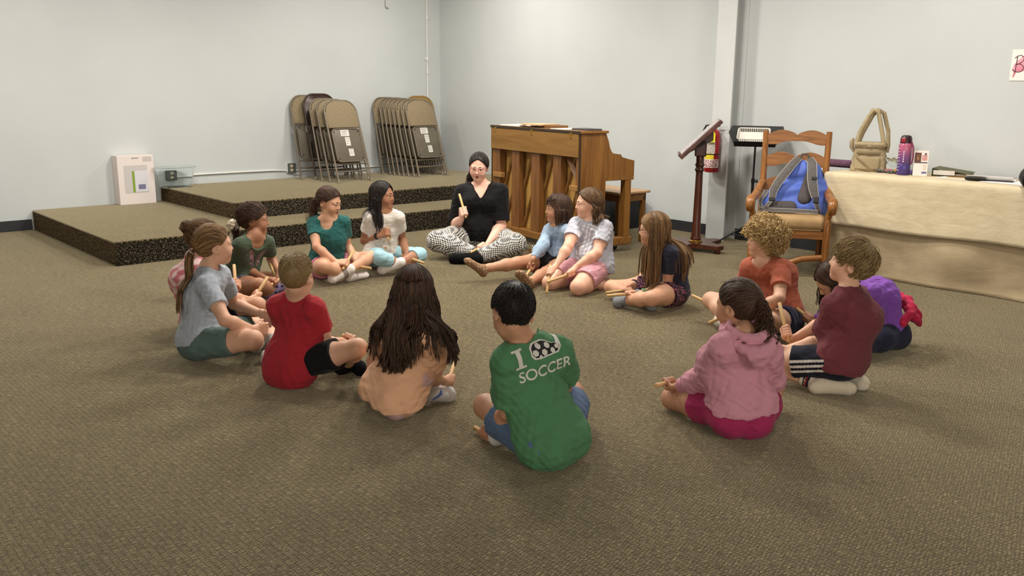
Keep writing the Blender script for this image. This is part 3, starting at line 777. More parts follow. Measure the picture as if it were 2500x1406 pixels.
def p_end(): pass
b = MB(); b.box(np.array((6.62, TY1 - 0.016, 0.004)), np.array((7.24, TY1 - 0.010, 0.772)), 0.002)
tag(b.build('table_skirt', M_cl1), 'beige cloth panel closing the end of the table behind the rocking chair', 'tablecloth')

TT = 0.788
M_khaki = varied('khaki_canvas', (170, 154, 122), (150, 134, 102), 14, 0.85)
M_khaki2 = varied('khaki_canvas_dark', (138, 122, 92), (120, 104, 76), 14, 0.85)
# lunch bag, with its straps standing up
lb_ = empty('lunch_bag', (6.92, 3.44, TT), math.radians(200), 'khaki canvas lunch bag with raised straps on the table', 'bag')
b = MB()
bmesh.ops.create_cube(b.bm, size=1.0)
bmesh.ops.subdivide_edges(b.bm, edges=b.bm.edges[:], cuts=9, use_grid_fill=True)
for v_ in b.bm.verts:
    x, y, z = v_.co; t = z + 0.5
    rr = max(abs(x), abs(y)); f = 1 - 0.10 * (abs(x) * 2) ** 3 * (abs(y) * 2) ** 3
    wx, wy = 0.18 - 0.03 * t, 0.27 - 0.05 * t
    q = 0.008 * math.sin(9 * x + 14 * z) * math.sin(17 * y + 9 * z + 1) + 0.006 * math.sin(31 * z + 12 * y)
    v_.co = Vector((x * f * wx + (q if abs(x) > .4 else 0), y * f * wy + (q if abs(y) > .4 else 0), t * 0.205 + (0.012 * math.cos(3 * y) if t > .9 else 0)))
b.build('body', M_khaki, lb_, True, 70)
b = MB(); b.box(np.array((-0.082, -0.115, 0.196)), np.array((0.082, 0.115, 0.232)), 0.025, seg=4); b.build('lid', M_khaki, lb_, True, 70)
b = MB(); b.tube([(x, y, 0.198) for x, y in rrect(-0.085, 0.085, -0.118, 0.118, 0.03)] + [(0.085 - 0.03, -0.118, 0.198)], 0.005, 6); b.build('zip', M_khaki2, lb_, True)
b = MB(); b.box(np.array((0.074, -0.10, 0.016)), np.array((0.104, 0.09, 0.118)), 0.022, seg=4); pk = b.build('front_pocket', M_khaki, lb_, True, 70)
b = MB(); b.box(np.array((0.080, -0.09, 0.140)), np.array((0.092, 0.09, 0.160)), 0.004); b.build('pocket_strap', M_khaki2, lb_, True)
b = MB(); b.tube([(0.106, -0.085, 0.112), (0.108, -0.02, 0.06), (0.104, 0.03, 0.02)], 0.008, 8, flat_=((1, 0, 0), 0.4)); b.build('piping', M_khaki2, pk, True)
for s_, y1_ in ((-1, -0.055), (1, 0.055)):
    b = MB()
    b.tube([(0.05 * s_ * 0 + 0.06, -0.105, 0.20), (0.055, -0.085, 0.30), (0.04 + 0.01 * s_, -0.03, 0.43), (0.03 + 0.02 * s_, 0.005, 0.485), (0.03 + 0.02 * s_, 0.04, 0.47), (0.05, 0.085, 0.30), (0.06, 0.108, 0.20)] if s_ > 0 else
           [(-0.06, -0.105, 0.20), (-0.055, -0.075, 0.30), (-0.03, -0.01, 0.44), (-0.02, 0.03, 0.485), (-0.03, 0.075, 0.46), (-0.055, 0.115, 0.32), (-0.06, 0.125, 0.20), (-0.06, 0.118, 0.15)], 0.017, 10, flat_=((1, 0, 0), 1.0)); b.build('strap', M_khaki, lb_, True)
b = MB(); b.box(np.array((-0.03, -0.02, 0.462)), np.array((0.06, 0.055, 0.492)), 0.008); b.build('strap_wrap', M_khaki, lb_, True)
b = MB(); b.tube([(0.02, -0.118, 0.15), (0.02, -0.140, 0.19), (0.02, -0.142, 0.23), (0.02, -0.130, 0.258)], [0.010, 0.016, 0.017, 0.010], 10); b.build('side_loop', M_khaki, lb_, True)

# water bottle: pink fading to violet
wb = empty('water_bottle', (6.82, 3.11, TT), label='tall pink-to-violet water bottle on the table', cat='bottle')
wb.scale = (1.16, 1.16, 1.05)
m = NT('fade_plastic'); tc = m.n('ShaderNodeTexCoord'); sx = m.n('ShaderNodeSeparateXYZ'); m.l(tc.outputs['Object'], sx.inputs[0])
mr = m.n('ShaderNodeMapRange'); mr.inputs['From Max'].default_value = 0.235; m.l(sx.outputs[2], mr.inputs[0])
m.base(m.ramp(mr.outputs[0], [(0.30, srgb(72, 58, 122)), (0.58, srgb(128, 80, 132)), (0.80, srgb(176, 92, 122))])); m.b.inputs['Roughness'].default_value = 0.3
b = MB(); b.lathe([(0.036, 0), (0.041, 0.006), (0.041, 0.075), (0.0395, 0.078), (0.041, 0.081), (0.041, 0.215), (0.038, 0.228), (0.034, 0.232)], n=28); bb_ = b.build('body', m.m, wb, True, 50)
b = MB(); b.lathe([(0.0365, 0.230), (0.0365, 0.262), (0.034, 0.268), (0.030, 0.282), (0.018, 0.288)], n=24); cp_ = b.build('cap', flat('dark_maroon_cap', (46, 18, 24), 0.35), wb, True, 40)
b = MB(); b.box(np.array((-0.044, -0.014, 0.236)), np.array((-0.033, 0.014, 0.268)), 0.004); b.build('latch', flat('red_latch', (150, 34, 52), 0.35), cp_)
b = MB(); b.tube([(0.0, -0.036, 0.245), (0.0, -0.052, 0.20), (0.0, -0.056, 0.13), (0.0, -0.050, 0.085), (0.0, -0.042, 0.08)], 0.0045, 8, flat_=((1, 0, 0), 1.6)); b.build('carry_loop', flat('maroon_strap', (130, 50, 82), 0.6), wb, True)
M_ink = flat('pale_ink', (214, 196, 214), 0.5)
b = MB()
for k in range(8): b.box(np.array((-0.043, 0.012, 0.035 + 0.022 * k)), np.array((-0.0355, 0.024, 0.038 + 0.022 * k)))
b.build('volume_marks', M_ink, bb_)
b = MB()
for k in range(5): b.box(np.array((-0.0425, -0.016, 0.095 + 0.017 * k)), np.array((-0.0385, -0.008, 0.106 + 0.017 * k)), 0.001)
b.build('lettering', M_ink, bb_)

# folded card standing on the table
cd = empty('folded_card', (6.83, 2.985, TT), math.radians(205), 'standing white leaflet with a printed picture beside the water bottle', 'leaflet')
tlt = Matrix.Rotation(math.radians(-14), 4, 'Y')
M_card = flat('white_leaflet', (224, 214, 206), 0.5)
b = MB(); b.box(np.array((-0.0015, -0.050, 0)), np.array((0.0015, 0.050, 0.195)), 0.0, tlt); fr_ = b.build('front_leaf', M_card, cd)
b = MB(); b.box(np.array((-0.0015, -0.050, 0)), np.array((0.0015, 0.050, 0.195)), 0.0, Matrix.Translation((-0.094, 0, 0)) @ Matrix.Rotation(math.radians(14), 4, 'Y')); b.build('back_leaf', M_card, cd)
def cprint(nm, y0_, y1_, z0_, z1_, c): b = MB(); b.box(np.array((0.0016, y0_, z0_)), np.array((0.0022, y1_, z1_)), 0.0, tlt); return b.build(nm, flat(nm + '_ink', c, 0.5), fr_)
cprint('picture', -0.046, 0.0, 0.105, 0.178, (96, 58, 44)); cprint('picture_spot', -0.030, -0.014, 0.125, 0.165, (190, 140, 90)); cprint('heading', 0.006, 0.042, 0.118, 0.160, (196, 140, 136)); cprint('dark_band', -0.046, 0.046, 0.098, 0.106, (70, 44, 70)); cprint('badge', 0.022, 0.036, 0.160, 0.176, (80, 70, 90)); cprint('footer', 0.010, 0.045, 0.018, 0.034, (110, 104, 140))
for k in range(4): cprint('print_line', 0.018, 0.042, 0.048 + 0.011 * k, 0.051 + 0.011 * k, (196, 150, 130))

# purple roll, snack bag, beads, binder, folder, papers
b = MB(); b.tube([(7.06, 3.86, TT + 0.033), (7.05, 3.70, TT + 0.033), (7.04, 3.55, TT + 0.032)], 0.033, 16); tag(b.build('cloth_roll', varied('plum_cloth', (112, 78, 98), (94, 62, 82), 40, 0.9, bump=0.3), None, True, 60), 'rolled plum cloth lying behind the khaki bag', 'cloth')
b = MB(); bmesh.ops.create_icosphere(b.bm, subdivisions=4, radius=1.0)
for v_ in b.bm.verts:
    x, y, z = v_.co; q = 1 + 0.16 * math.sin(7 * x + 3 * z) * math.sin(6 * y - 2 * z + 1) + 0.07 * math.sin(17 * x + 13 * y)
    v_.co = Vector((x * 0.07 * q, y * 0.085 * q, max(0.0, (z + 0.9) * 0.052 * q + (0.045 * max(0, y) ** 2))))
snack = b.build('snack_bag', M_clear, None, True, 180); snack.location = (6.98, 3.28, TT); tag(snack, 'clear crinkled plastic snack bag behind the water bottle', 'plastic bag')
for k, (dx, dy, c, lab) in enumerate(((0.0, 0.0, (212, 140, 50), 'orange sweet wrapper beside the water bottle'), (0.03, -0.10, (140, 112, 190), 'lilac sweet wrapper behind the water bottle'), (-0.02, 0.05, (190, 110, 100), 'salmon sweet wrapper by the string of beads'))):
    b = MB(); bmesh.ops.create_icosphere(b.bm, subdivisions=3, radius=1.0)
    for v_ in b.bm.verts:
        x, y, z = v_.co; q = 1 + 0.2 * math.sin(9 * x + 5 * y + k) * math.sin(8 * z + 2)
        v_.co = Vector((x * 0.022 * q, y * 0.032 * q, max(0, (z + .8) * 0.018 * q)))
    o = b.build('sweet_wrapper', flat('wrapper_foil', c, 0.35), None, True, 180); o.location = (6.90 + dx, 3.20 + dy, TT); tag(o, lab, 'wrapper')
b = MB(); rb = np.random.RandomState(2)
for k in range(26):
    a = k * 0.42; c_ = (0.035 * math.cos(a * 0.9) + 0.01 * rb.randn(), -0.075 + 0.006 * k + 0.006 * rb.randn(), 0.011 + 0.010 * (k % 3 == 0))
    bmesh.ops.create_icosphere(b.bm, subdivisions=2, radius=0.011, matrix=Matrix.Translation(c_))
o = b.build('bead_string', varied('dark_beads', (30, 30, 34), (120, 120, 116), 60, 0.3), None, True, 180); o.location = (6.86, 3.245, TT); tag(o, 'tangled string of dark beads at the foot of the khaki bag', 'beads')
bd = empty('ring_binder', (7.06, 2.86, TT), math.radians(12), 'olive green ring binder lying behind the leaflet', 'binder')
M_olive = varied('olive_cover', (92, 90, 58), (78, 76, 48), 20, 0.6)
b = MB(); b.box(np.array((-0.13, -0.16, 0.0)), np.array((0.13, 0.10, 0.004)), 0.001); b.box(np.array((-0.13, 0.096, 0)), np.array((0.13, 0.10, 0.058)), 0.001); b.box(np.array((-0.13, -0.16, 0.0)), np.array((0.13, 0.10, 0.004)), 0.001, Matrix.Translation((0, 0.098, 0.056)) @ Matrix.Rotation(math.radians(7), 4, 'X') @ Matrix.Translation((0, -0.098, 0))); b.build('cover', M_olive, bd)
b = MB(); b.box(np.array((-0.12, -0.15, 0.006)), np.array((0.12, 0.085, 0.026)), 0.002); b.build('pages', flat('page_edges', (150, 140, 120), 0.8), bd)
b = MB(); b.box(np.array((-0.1312, -0.06, 0.012)), np.array((-0.1302, 0.09, 0.046))); b.build('spine_label', flat('label_paper', (206, 200, 192), 0.6), bd)
def paper(nm, x, y, w_, l_, rz, c, label, z=TT, h_=0.003, cat='paper', curl=0.0):
    b = MB(); n_ = 14; top = []
    for k in range(n_ + 1):
        t = k / n_; top.append((-w_ / 2 + w_ * t, curl * (max(0, 0.35 - t) / 0.35) ** 2))
    poly = [(u_, z_) for u_, z_ in top] + [(u_, z_ + h_) for u_, z_ in top[::-1]]
    b.prism(poly, 'Y', -l_ / 2, l_ / 2); o = b.build(nm, flat(nm + '_sheet', c, 0.6)); o.location = (x, y, z); o.rotation_euler = (0, 0, math.radians(rz)); tag(o, label, cat, 'papers on the table'); return o
paper('manila_folder', 6.97, 2.66, 0.24, 0.30, 6, (196, 152, 96), 'tan folder between the binder and the white papers', h_=0.004, cat='folder')
paper('paper_stack', 6.84, 2.72, 0.15, 0.26, -8, (224, 218, 208), 'flat white papers near the table edge, right of the leaflet', TT + 0.0005)
paper('open_magazine', 6.90, 2.49, 0.26, 0.30, 12, (226, 222, 220), 'white open magazine with a curled dark page', TT + 0.004, 0.004, 'magazine', 0.035)
paper('dark_page', 6.80, 2.56, 0.10, 0.14, 12, (46, 46, 48), 'dark curled page edge under the open magazine', TT + 0.0045, 0.002, 'paper', 0.020)
paper('paper_sheet', 6.84, 2.30, 0.27, 0.40, -6, (232, 230, 228), 'large white paper sheet beside the black bag', TT + 0.0008)
# black soft bag at the right end of the table
b = MB(); bmesh.ops.create_cube(b.bm, size=1.0); bmesh.ops.subdivide_edges(b.bm, edges=b.bm.edges[:], cuts=11, use_grid_fill=True)
for v_ in b.bm.verts:
    p_ = Vector(v_.co) * 2; L_ = p_.length; q_ = p_ / max(abs(p_.x), abs(p_.y), abs(p_.z), 1e-6)
    s_ = p_.normalized() * (0.35 * max(abs(p_.x), abs(p_.y), abs(p_.z)) * 2) + p_ * 0.45
    wv = 1 + 0.05 * math.sin(6 * p_.y + 3 * p_.z) * math.sin(5 * p_.x + 2)
    v_.co = Vector((s_.x * 0.105 * wv, s_.y * 0.175, (s_.z + 1.0) * 0.068 * wv + 0.012 * math.sin(3 * p_.y)))
cbag = b.build('soft_bag', varied('black_nylon', (20, 20, 22), (12, 12, 13), 12, 0.5, bump=0.2, bscale=18), None, True, 180); cbag.location = (6.66, 2.02, TT); cbag.rotation_euler = (0, math.radians(-8), math.radians(12)); tag(cbag, 'soft black nylon bag hanging over the table edge at the right', 'bag')

# sign on the wall: a pink watercolour letter
sg = empty('paper_sign', (XB - 0.004, 2.46, 1.615), label='white paper with a pink watercolour letter B on the right wall', cat='sign')
b = MB(); b.box(np.array((-0.001, -0.145, -0.113)), np.array((0.001, 0.145, 0.113))); b.build('paper', flat('sign_paper', (236, 230, 222), 0.6), sg)
m = NT('watercolour'); tc = m.n('ShaderNodeTexCoord'); no = m.n('ShaderNodeTexNoise', Scale=14, Detail=4); m.l(tc.outputs['Object'], no.inputs['Vector']); m.base(m.ramp(no.outputs[0], [(0.3, srgb(206, 112, 136)), (0.7, srgb(232, 172, 184))])); m.b.inputs['Roughness'].default_value = 0.7
b = MB(); b.prism([(0.135, -0.035), (0.12, 0.01), (0.10, 0.03), (0.07, 0.065), (0.0, 0.08), (-0.06, 0.05), (-0.08, -0.01), (-0.03, -0.03), (0.03, -0.035), (0.085, -0.05), (0.10, -0.045), (0.115, -0.085), (0.125, -0.09), (0.122, -0.05)], 'X', -0.0018, -0.0011); wash = b.build('pink_wash', m.m, sg)
b = MB()
b.tube([(-0.0022, 0.105, 0.062), (-0.0022, 0.108, 0.0), (-0.0022, 0.112, -0.055)], 0.0028, 6)
b.tube([(-0.0022, 0.122, 0.05), (-0.0022, 0.105, 0.066), (-0.0022, 0.08, 0.070), (-0.0022, 0.060, 0.055), (-0.0022, 0.062, 0.03), (-0.0022, 0.085, 0.012), (-0.0022, 0.115, 0.0)], 0.0024, 6)
b.tube([(-0.0022, 0.105, 0.008), (-0.0022, 0.075, 0.006), (-0.0022, 0.055, -0.015), (-0.0022, 0.062, -0.042), (-0.0022, 0.09, -0.052), (-0.0022, 0.12, -0.042), (-0.0022, 0.132, -0.030)], 0.0024, 6)
b.build('letter', flat('sign_ink', (74, 40, 52), 0.6), sg, True)

# plastic bag with papers on the floor by the piano
b = MB(); bmesh.ops.create_icosphere(b.bm, subdivisions=4, radius=1.0)
for v_ in b.bm.verts:
    x, y, z = v_.co; q = 1 + 0.15 * math.sin(6 * x + 3 * y) * math.sin(7 * y - 3 * z + 1) + 0.07 * math.sin(19 * x + 11 * y + 7 * z)
    v_.co = Vector((x * 0.15 * q, y * 0.20 * q, max(0.002, (z + .8) * 0.045 * q)))
o = b.build('plastic_bag', M_clear, None, True, 180); o.location = (5.22, 5.52, 0); o.rotation_euler = (0, 0, 0.4); tag(o, 'clear plastic bag on the carpet beside the houndstooth trousers', 'plastic bag')
paper('floor_paper', 5.13, 5.40, 0.21, 0.28, 30, (226, 218, 206), 'white paper on the carpet in front of the clear plastic bag', 0.001, 0.004)

# ------------------------------------------------------------------ blue backpack on the rocking chair
# ------------------------------------------------------------------ implicit-surface modelling (numpy)
f32 = np.float32

def smin(a, b, k):
    h = np.maximum(k - np.abs(a - b), 0) / k
    return np.minimum(a, b) - h * h * (k * 0.25)

class Field:
    """signed distance samples on a regular grid"""
    def __init__(self, lo, hi, h):
        self.h = h
        self.lo = np.floor(np.asarray(lo, float) / h) * h
        n = np.ceil((np.asarray(hi, float) - self.lo) / h).astype(int) + 2
        self.n = n
        self.F = np.full(tuple(n), 0.5, f32)
        self.ax = [(self.lo[i] + h * np.arange(n[i])).astype(f32) for i in range(3)]
    def sub(self, lo, hi):
        s = []
        for i in range(3):
            a = max(0, int((lo[i] - self.lo[i]) / self.h) - 1); b = min(self.n[i], int((hi[i] - self.lo[i]) / self.h) + 3)
            if b <= a: return None
            s.append(slice(a, b))
        x = self.ax[0][s[0]][:, None, None]; y = self.ax[1][s[1]][None, :, None]; z = self.ax[2][s[2]][None, None, :]
        return tuple(s), x, y, z
    def _put(self, s, d, k, sign):
        d = d.astype(f32, copy=False)
        if sign > 0:
            self.F[s] = smin(self.F[s], d, f32(k)) if k > 0 else np.minimum(self.F[s], d)
        else:
            self.F[s] = -smin(-self.F[s], d, f32(k)) if k > 0 else np.maximum(self.F[s], -d)
    def cap(self, a, b, ra, rb, k=0.01, lat=None, asp=1.0, sign=1, grow=0.0):
        a = np.asarray(a, float); b = np.asarray(b, float); ra += grow; rb += grow
        m = max(ra, rb) * max(1.0, asp) + k + 4 * self.h
        q = self.sub(np.minimum(a, b) - m, np.maximum(a, b) + m)
        if q is None: return
        s, x, y, z = q
        ba = b - a
        px, py, pz = x - f32(a[0]), y - f32(a[1]), z - f32(a[2])
        if lat is not None and asp != 1.0:
            L = np.asarray(lat, float); L = L / np.linalg.norm(L)
            t = (1.0 / asp - 1.0)
            pl = (px * f32(L[0]) + py * f32(L[1]) + pz * f32(L[2])) * f32(t)
            px = px + pl * f32(L[0]); py = py + pl * f32(L[1]); pz = pz + pl * f32(L[2])
            ba = ba + L * ba.dot(L) * t
        bb = max(ba.dot(ba), 1e-9)
        h = np.clip((px * f32(ba[0]) + py * f32(ba[1]) + pz * f32(ba[2])) / f32(bb), 0, 1)
        d = np.sqrt((px - h * f32(ba[0])) ** 2 + (py - h * f32(ba[1])) ** 2 + (pz - h * f32(ba[2])) ** 2) - (f32(ra) + f32(rb - ra) * h)
        self._put(s, d, k, sign)
    def ell(self, c, R, rad, k=0.01, sign=1, grow=0.0):
        """ellipsoid; R rows = axes"""
        rad = np.asarray(rad, float) + grow
        m = rad.max() + k + 4 * self.h
        c = np.asarray(c, float)
        q = self.sub(c - m, c + m)
        if q is None: return
        s, x, y, z = q
        px, py, pz = x - f32(c[0]), y - f32(c[1]), z - f32(c[2])
        u = [(px * f32(R[i][0]) + py * f32(R[i][1]) + pz * f32(R[i][2])) for i in range(3)]
        k0 = np.sqrt(sum((u[i] * f32(1 / rad[i])) ** 2 for i in range(3)))
        k1 = np.sqrt(sum((u[i] * f32(1 / rad[i] ** 2)) ** 2 for i in range(3))) + f32(1e-6)
        self._put(s, k0 * (k0 - 1) / k1, k, sign)
    def sph(self, c, r, k=0.01, sign=1): self.cap(c, c, r, r, k, sign=sign)
    def chain(self, pts, rs, k=0.01, **kw):
        for i in range(len(pts) - 1): self.cap(pts[i], pts[i + 1], rs[i], rs[i + 1], k, **kw)
    def cut(self, p, n, box=None):
        """keep the side of the plane that n points away from: d = max(d, (x-p).n)"""
        n = np.asarray(n, float); n = n / np.linalg.norm(n); p = np.asarray(p, float)
        if box is not None:
            q = self.sub(box[0], box[1])
            if q is None: return
            s, x, y, z = q
        else:
            s = (slice(None),) * 3; x = self.ax[0][:, None, None]; y = self.ax[1][None, :, None]; z = self.ax[2][None, None, :]
        d = (x - f32(p[0])) * f32(n[0]) + (y - f32(p[1])) * f32(n[1]) + (z - f32(p[2])) * f32(n[2])
        self.F[s] = np.maximum(self.F[s], d)
    def union(self, other, k=0.0):
        """same-lattice field merge"""
        off = np.rint((other.lo - self.lo) / self.h).astype(int)
        a = np.maximum(off, 0); b = np.minimum(off + other.n, self.n)
        s = tuple(slice(a[i], b[i]) for i in range(3)); t = tuple(slice(a[i] - off[i], b[i] - off[i]) for i in range(3))
        self.F[s] = smin(self.F[s], other.F[t], f32(k)) if k > 0 else np.minimum(self.F[s], other.F[t])
    def warp(self, fn, band=0.03):
        """add fn(x,y,z) to samples near the surface"""
        idx = np.nonzero(np.abs(self.F) < band)
        x = self.ax[0][idx[0]]; y = self.ax[1][idx[1]]; z = self.ax[2][idx[2]]
        self.F[idx] += fn(x, y, z).astype(f32)
    def sample(self, P):
        """trilinear distance at points (n,3); outside the grid returns 0.5"""
        q = (np.asarray(P) - self.lo) / self.h
        i = np.floor(q).astype(int)
        ok = np.all((i >= 0) & (i < self.n - 1), axis=1)
        out = np.full(len(q), 0.5)
        i = i[ok]; t = q[ok] - i
        v = 0
        for dx in (0, 1):
            for dy in (0, 1):
                for dz in (0, 1):
                    wgt = (t[:, 0] if dx else 1 - t[:, 0]) * (t[:, 1] if dy else 1 - t[:, 1]) * (t[:, 2] if dz else 1 - t[:, 2])
                    v = v + wgt * self.F[i[:, 0] + dx, i[:, 1] + dy, i[:, 2] + dz]
        out[ok] = v
        return out
    def grad(self, P, e=0.006):
        P = np.asarray(P)
        g = np.stack([self.sample(P + np.eye(3)[i] * e) - self.sample(P - np.eye(3)[i] * e) for i in range(3)], 1)
        return g / (np.linalg.norm(g, axis=1, keepdims=True) + 1e-9)
    def surface(self):
        """naive surface nets -> verts (n,3), quads (m,4)"""
        F = self.F
        neg = F < 0
        c = np.zeros(tuple(self.n - 1), np.uint8)
        for dx in (0, 1):
            for dy in (0, 1):
                for dz in (0, 1):
                    c += neg[dx:self.n[0] - 1 + dx, dy:self.n[1] - 1 + dy, dz:self.n[2] - 1 + dz]
        act = (c > 0) & (c < 8)
        I, Jj, K = np.nonzero(act)
        nv = len(I)
        if nv == 0: return np.zeros((0, 3)), np.zeros((0, 4), int)
        cor = [(dx, dy, dz) for dx in (0, 1) for dy in (0, 1) for dz in (0, 1)]
        V = np.stack([F[I + dx, Jj + dy, K + dz] for dx, dy, dz in cor], 1)
        acc = np.zeros((nv, 3), f32); cnt = np.zeros(nv, f32)
        for a in range(8):
            for b in range(a + 1, 8):
                da = np.array(cor[a]); db = np.array(cor[b])
                if np.abs(da - db).sum() != 1: continue
                va, vb = V[:, a], V[:, b]
                cr = (va < 0) != (vb < 0)
                t = np.where(cr, va / np.where(cr, va - vb, 1), 0)
                p = da[None] + t[:, None] * (db - da)[None]
                acc += np.where(cr[:, None], p, 0); cnt += cr
        pos = acc / cnt[:, None] + np.stack([I, Jj, K], 1)
        pos = pos * self.h + self.lo
        idx = np.full(act.shape, -1, np.int32); idx[I, Jj, K] = np.arange(nv)
        quads = []
        for axis in range(3):
            o1, o2 = [(1, 2), (2, 0), (0, 1)][axis]
            sl0 = [slice(None)] * 3; sl1 = [slice(None)] * 3
            sl0[axis] = slice(0, -1); sl1[axis] = slice(1, None)
            cr = neg[tuple(sl0)] != neg[tuple(sl1)]
            p = np.stack(np.nonzero(cr), 1)
            ok = (p[:, o1] > 0) & (p[:, o2] > 0) & (p[:, o1] < self.n[o1] - 1) & (p[:, o2] < self.n[o2] - 1)
            p = p[ok]
            inside = neg[p[:, 0], p[:, 1], p[:, 2]]
            e1 = np.zeros(3, int); e1[o1] = 1; e2 = np.zeros(3, int); e2[o2] = 1
            g = lambda q: idx[q[:, 0], q[:, 1], q[:, 2]]
            qd = np.stack([g(p), g(p - e1), g(p - e1 - e2), g(p - e2)], 1)
            qd[inside] = qd[inside][:, ::-1]
            quads.append(qd[:, ::-1])
        return pos, np.concatenate(quads)

def mesh_np(name, V, Q, mat, parent=None, cols=None, tint=None, smooth=True):
    """V (n,3), Q (m,k) -> linked object; cols: per-vertex linear rgb -> attribute 'col'"""
    me = bpy.data.meshes.new(name)
    V = np.ascontiguousarray(V, dtype=f32); Q = np.ascontiguousarray(Q, dtype=np.int32)
    me.vertices.add(len(V)); me.vertices.foreach_set('co', V.ravel())
    k = Q.shape[1]
    me.loops.add(Q.size); me.loops.foreach_set('vertex_index', Q.ravel())
    me.polygons.add(len(Q)); me.polygons.foreach_set('loop_start', np.arange(len(Q), dtype=np.int32) * k)
    me.polygons.foreach_set('loop_total', np.full(len(Q), k, np.int32))
    if cols is not None:
        a = me.color_attributes.new('col', 'FLOAT_COLOR', 'POINT')
        a.data.foreach_set('color', np.concatenate([cols, np.ones((len(cols), 1))], 1).astype(f32).ravel())
    if tint is not None:
        a = me.attributes.new('tint', 'FLOAT', 'POINT')
        a.data.foreach_set('value', np.asarray(tint, f32))
    me.update(calc_edges=True)
    return link(name, me, mat, parent, smooth=smooth)

def smooth_verts(V, Q, it=1, lam=0.5):
    """light Laplacian smoothing of a quad mesh"""
    n = len(V)
    for _ in range(it):
        acc = np.zeros_like(V); cnt = np.zeros(n)
        for a, b in ((0, 1), (1, 2), (2, 3), (3, 0)):
            for i, j in ((a, b), (b, a)):
                for c_ in range(3): acc[:, c_] += np.bincount(Q[:, i], V[Q[:, j], c_], n)
                cnt += np.bincount(Q[:, i], minlength=n)
        V = V + lam * (acc / np.maximum(cnt, 1)[:, None] - V)
    return V

def tubes(paths, radii, nside=5, taper=None):
    """paths (s,k,3), radii (s,k) -> verts, quads for s tubes"""
    s, k, _ = paths.shape
    t = np.gradient(paths, axis=1); t /= np.linalg.norm(t, axis=2, keepdims=True) + 1e-9
    ref = np.where(np.abs(t[..., 2:3]) < 0.9, np.array([0, 0, 1.0]), np.array([1.0, 0, 0]))
    u = np.cross(t, ref); u /= np.linalg.norm(u, axis=2, keepdims=True) + 1e-9
    v = np.cross(t, u)
    ang = 2 * pi * np.arange(nside) / nside
    V = paths[:, :, None, :] + radii[:, :, None, None] * (u[:, :, None, :] * np.cos(ang)[None, None, :, None] + v[:, :, None, :] * np.sin(ang)[None, None, :, None])
    base = (np.arange(s)[:, None, None] * k + np.arange(k - 1)[None, :, None]) * nside
    j = np.arange(nside)[None, None, :]; j2 = (j + 1) % nside
    Q = np.stack([base + j, base + j2, base + nside + j2, base + nside + j], -1).reshape(-1, 4)
    return V.reshape(-1, 3), Q

def wrinkle(seed, amp, scale, stretch=(1, 1, 1)):
    """smooth pseudo-random fold displacement"""
    r = np.random.RandomState(seed)
    W1 = r.normal(size=(4, 3)) / scale / np.asarray(stretch); W2 = r.normal(size=(4, 3)) / (scale * 1.7) / np.asarray(stretch)
    ph = r.uniform(0, 6.28, (4, 2))
    def fn(x, y, z):
        o = 0
        for i in range(4):
            q = W2[i, 0] * x + W2[i, 1] * y + W2[i, 2] * z + ph[i, 1]
            o = o + np.sin(W1[i, 0] * x + W1[i, 1] * y + W1[i, 2] * z + ph[i, 0] + 1.6 * np.sin(q))
        return o * (amp / 4)
    return fn
# ------------------------------------------------------------------ people
def attr_mat(name, rough=0.6, spec=0.4, bump=0.0, bscale=300, sheen=0.0, noise=0.0, nscale=30, folds=0.0):
    """material coloured by the mesh's own 'col' attribute"""
    m = NT(name)
    a = m.n('ShaderNodeAttribute', _attribute_name='col')
    src = a.outputs['Color']
    tc = m.n('ShaderNodeTexCoord')
    if noise:
        no = m.n('ShaderNodeTexNoise', Scale=nscale, Detail=4)
        m.l(tc.outputs['Object'], no.inputs['Vector'])
        hv = m.n('ShaderNodeHueSaturation')
        mm = m.n('ShaderNodeMapRange'); mm.inputs['To Min'].default_value = 1 - noise; mm.inputs['To Max'].default_value = 1 + noise
        m.l(no.outputs[0], mm.inputs[0]); m.l(mm.outputs[0], hv.inputs['Value']); m.l(src, hv.inputs['Color'])
        src = hv.outputs[0]
    m.base(src)
    m.b.inputs['Roughness'].default_value = rough
    m.b.inputs['Specular IOR Level'].default_value = spec
    if sheen:
        m.b.inputs['Sheen Weight'].default_value = sheen
    if bump:
        nb = m.n('ShaderNodeTexNoise', Scale=bscale, Detail=2)
        m.l(tc.outputs['Object'], nb.inputs['Vector'])
        if folds:
            mp = m.n('ShaderNodeMapping'); mp.inputs['Rotation'].default_value = (0.5, 0.3, 0.6); mp.inputs['Scale'].default_value = (1, 1, 2.4); m.l(tc.outputs['Object'], mp.inputs[0])
            nf = m.n('ShaderNodeTexNoise', Scale=10, Detail=1, Distortion=0.4); m.l(mp.outputs[0], nf.inputs['Vector'])
            b1 = m.n('ShaderNodeBump', Strength=folds, Distance=0.03); m.l(nf.outputs[0], b1.inputs['Height'])
            b2 = m.n('ShaderNodeBump', Strength=bump, Distance=0.003); m.l(nb.outputs[0], b2.inputs['Height']); m.l(b1.outputs[0], b2.inputs['Normal'])
            m.l(b2.outputs[0], m.b.inputs['Normal'])
        else: m.bump(nb.outputs[0], bump, 0.003)
    return m.m
M_skin = attr_mat('skin', 0.5, 0.35, 0.05, 200, noise=0.05, nscale=25)
M_cloth = attr_mat('cotton_cloth', 0.85, 0.2, 0.25, 420, sheen=0.06, noise=0.05, nscale=60, folds=0.4)
M_sock = attr_mat('knit_sock', 0.9, 0.15, 0.5, 350, noise=0.06, nscale=80)

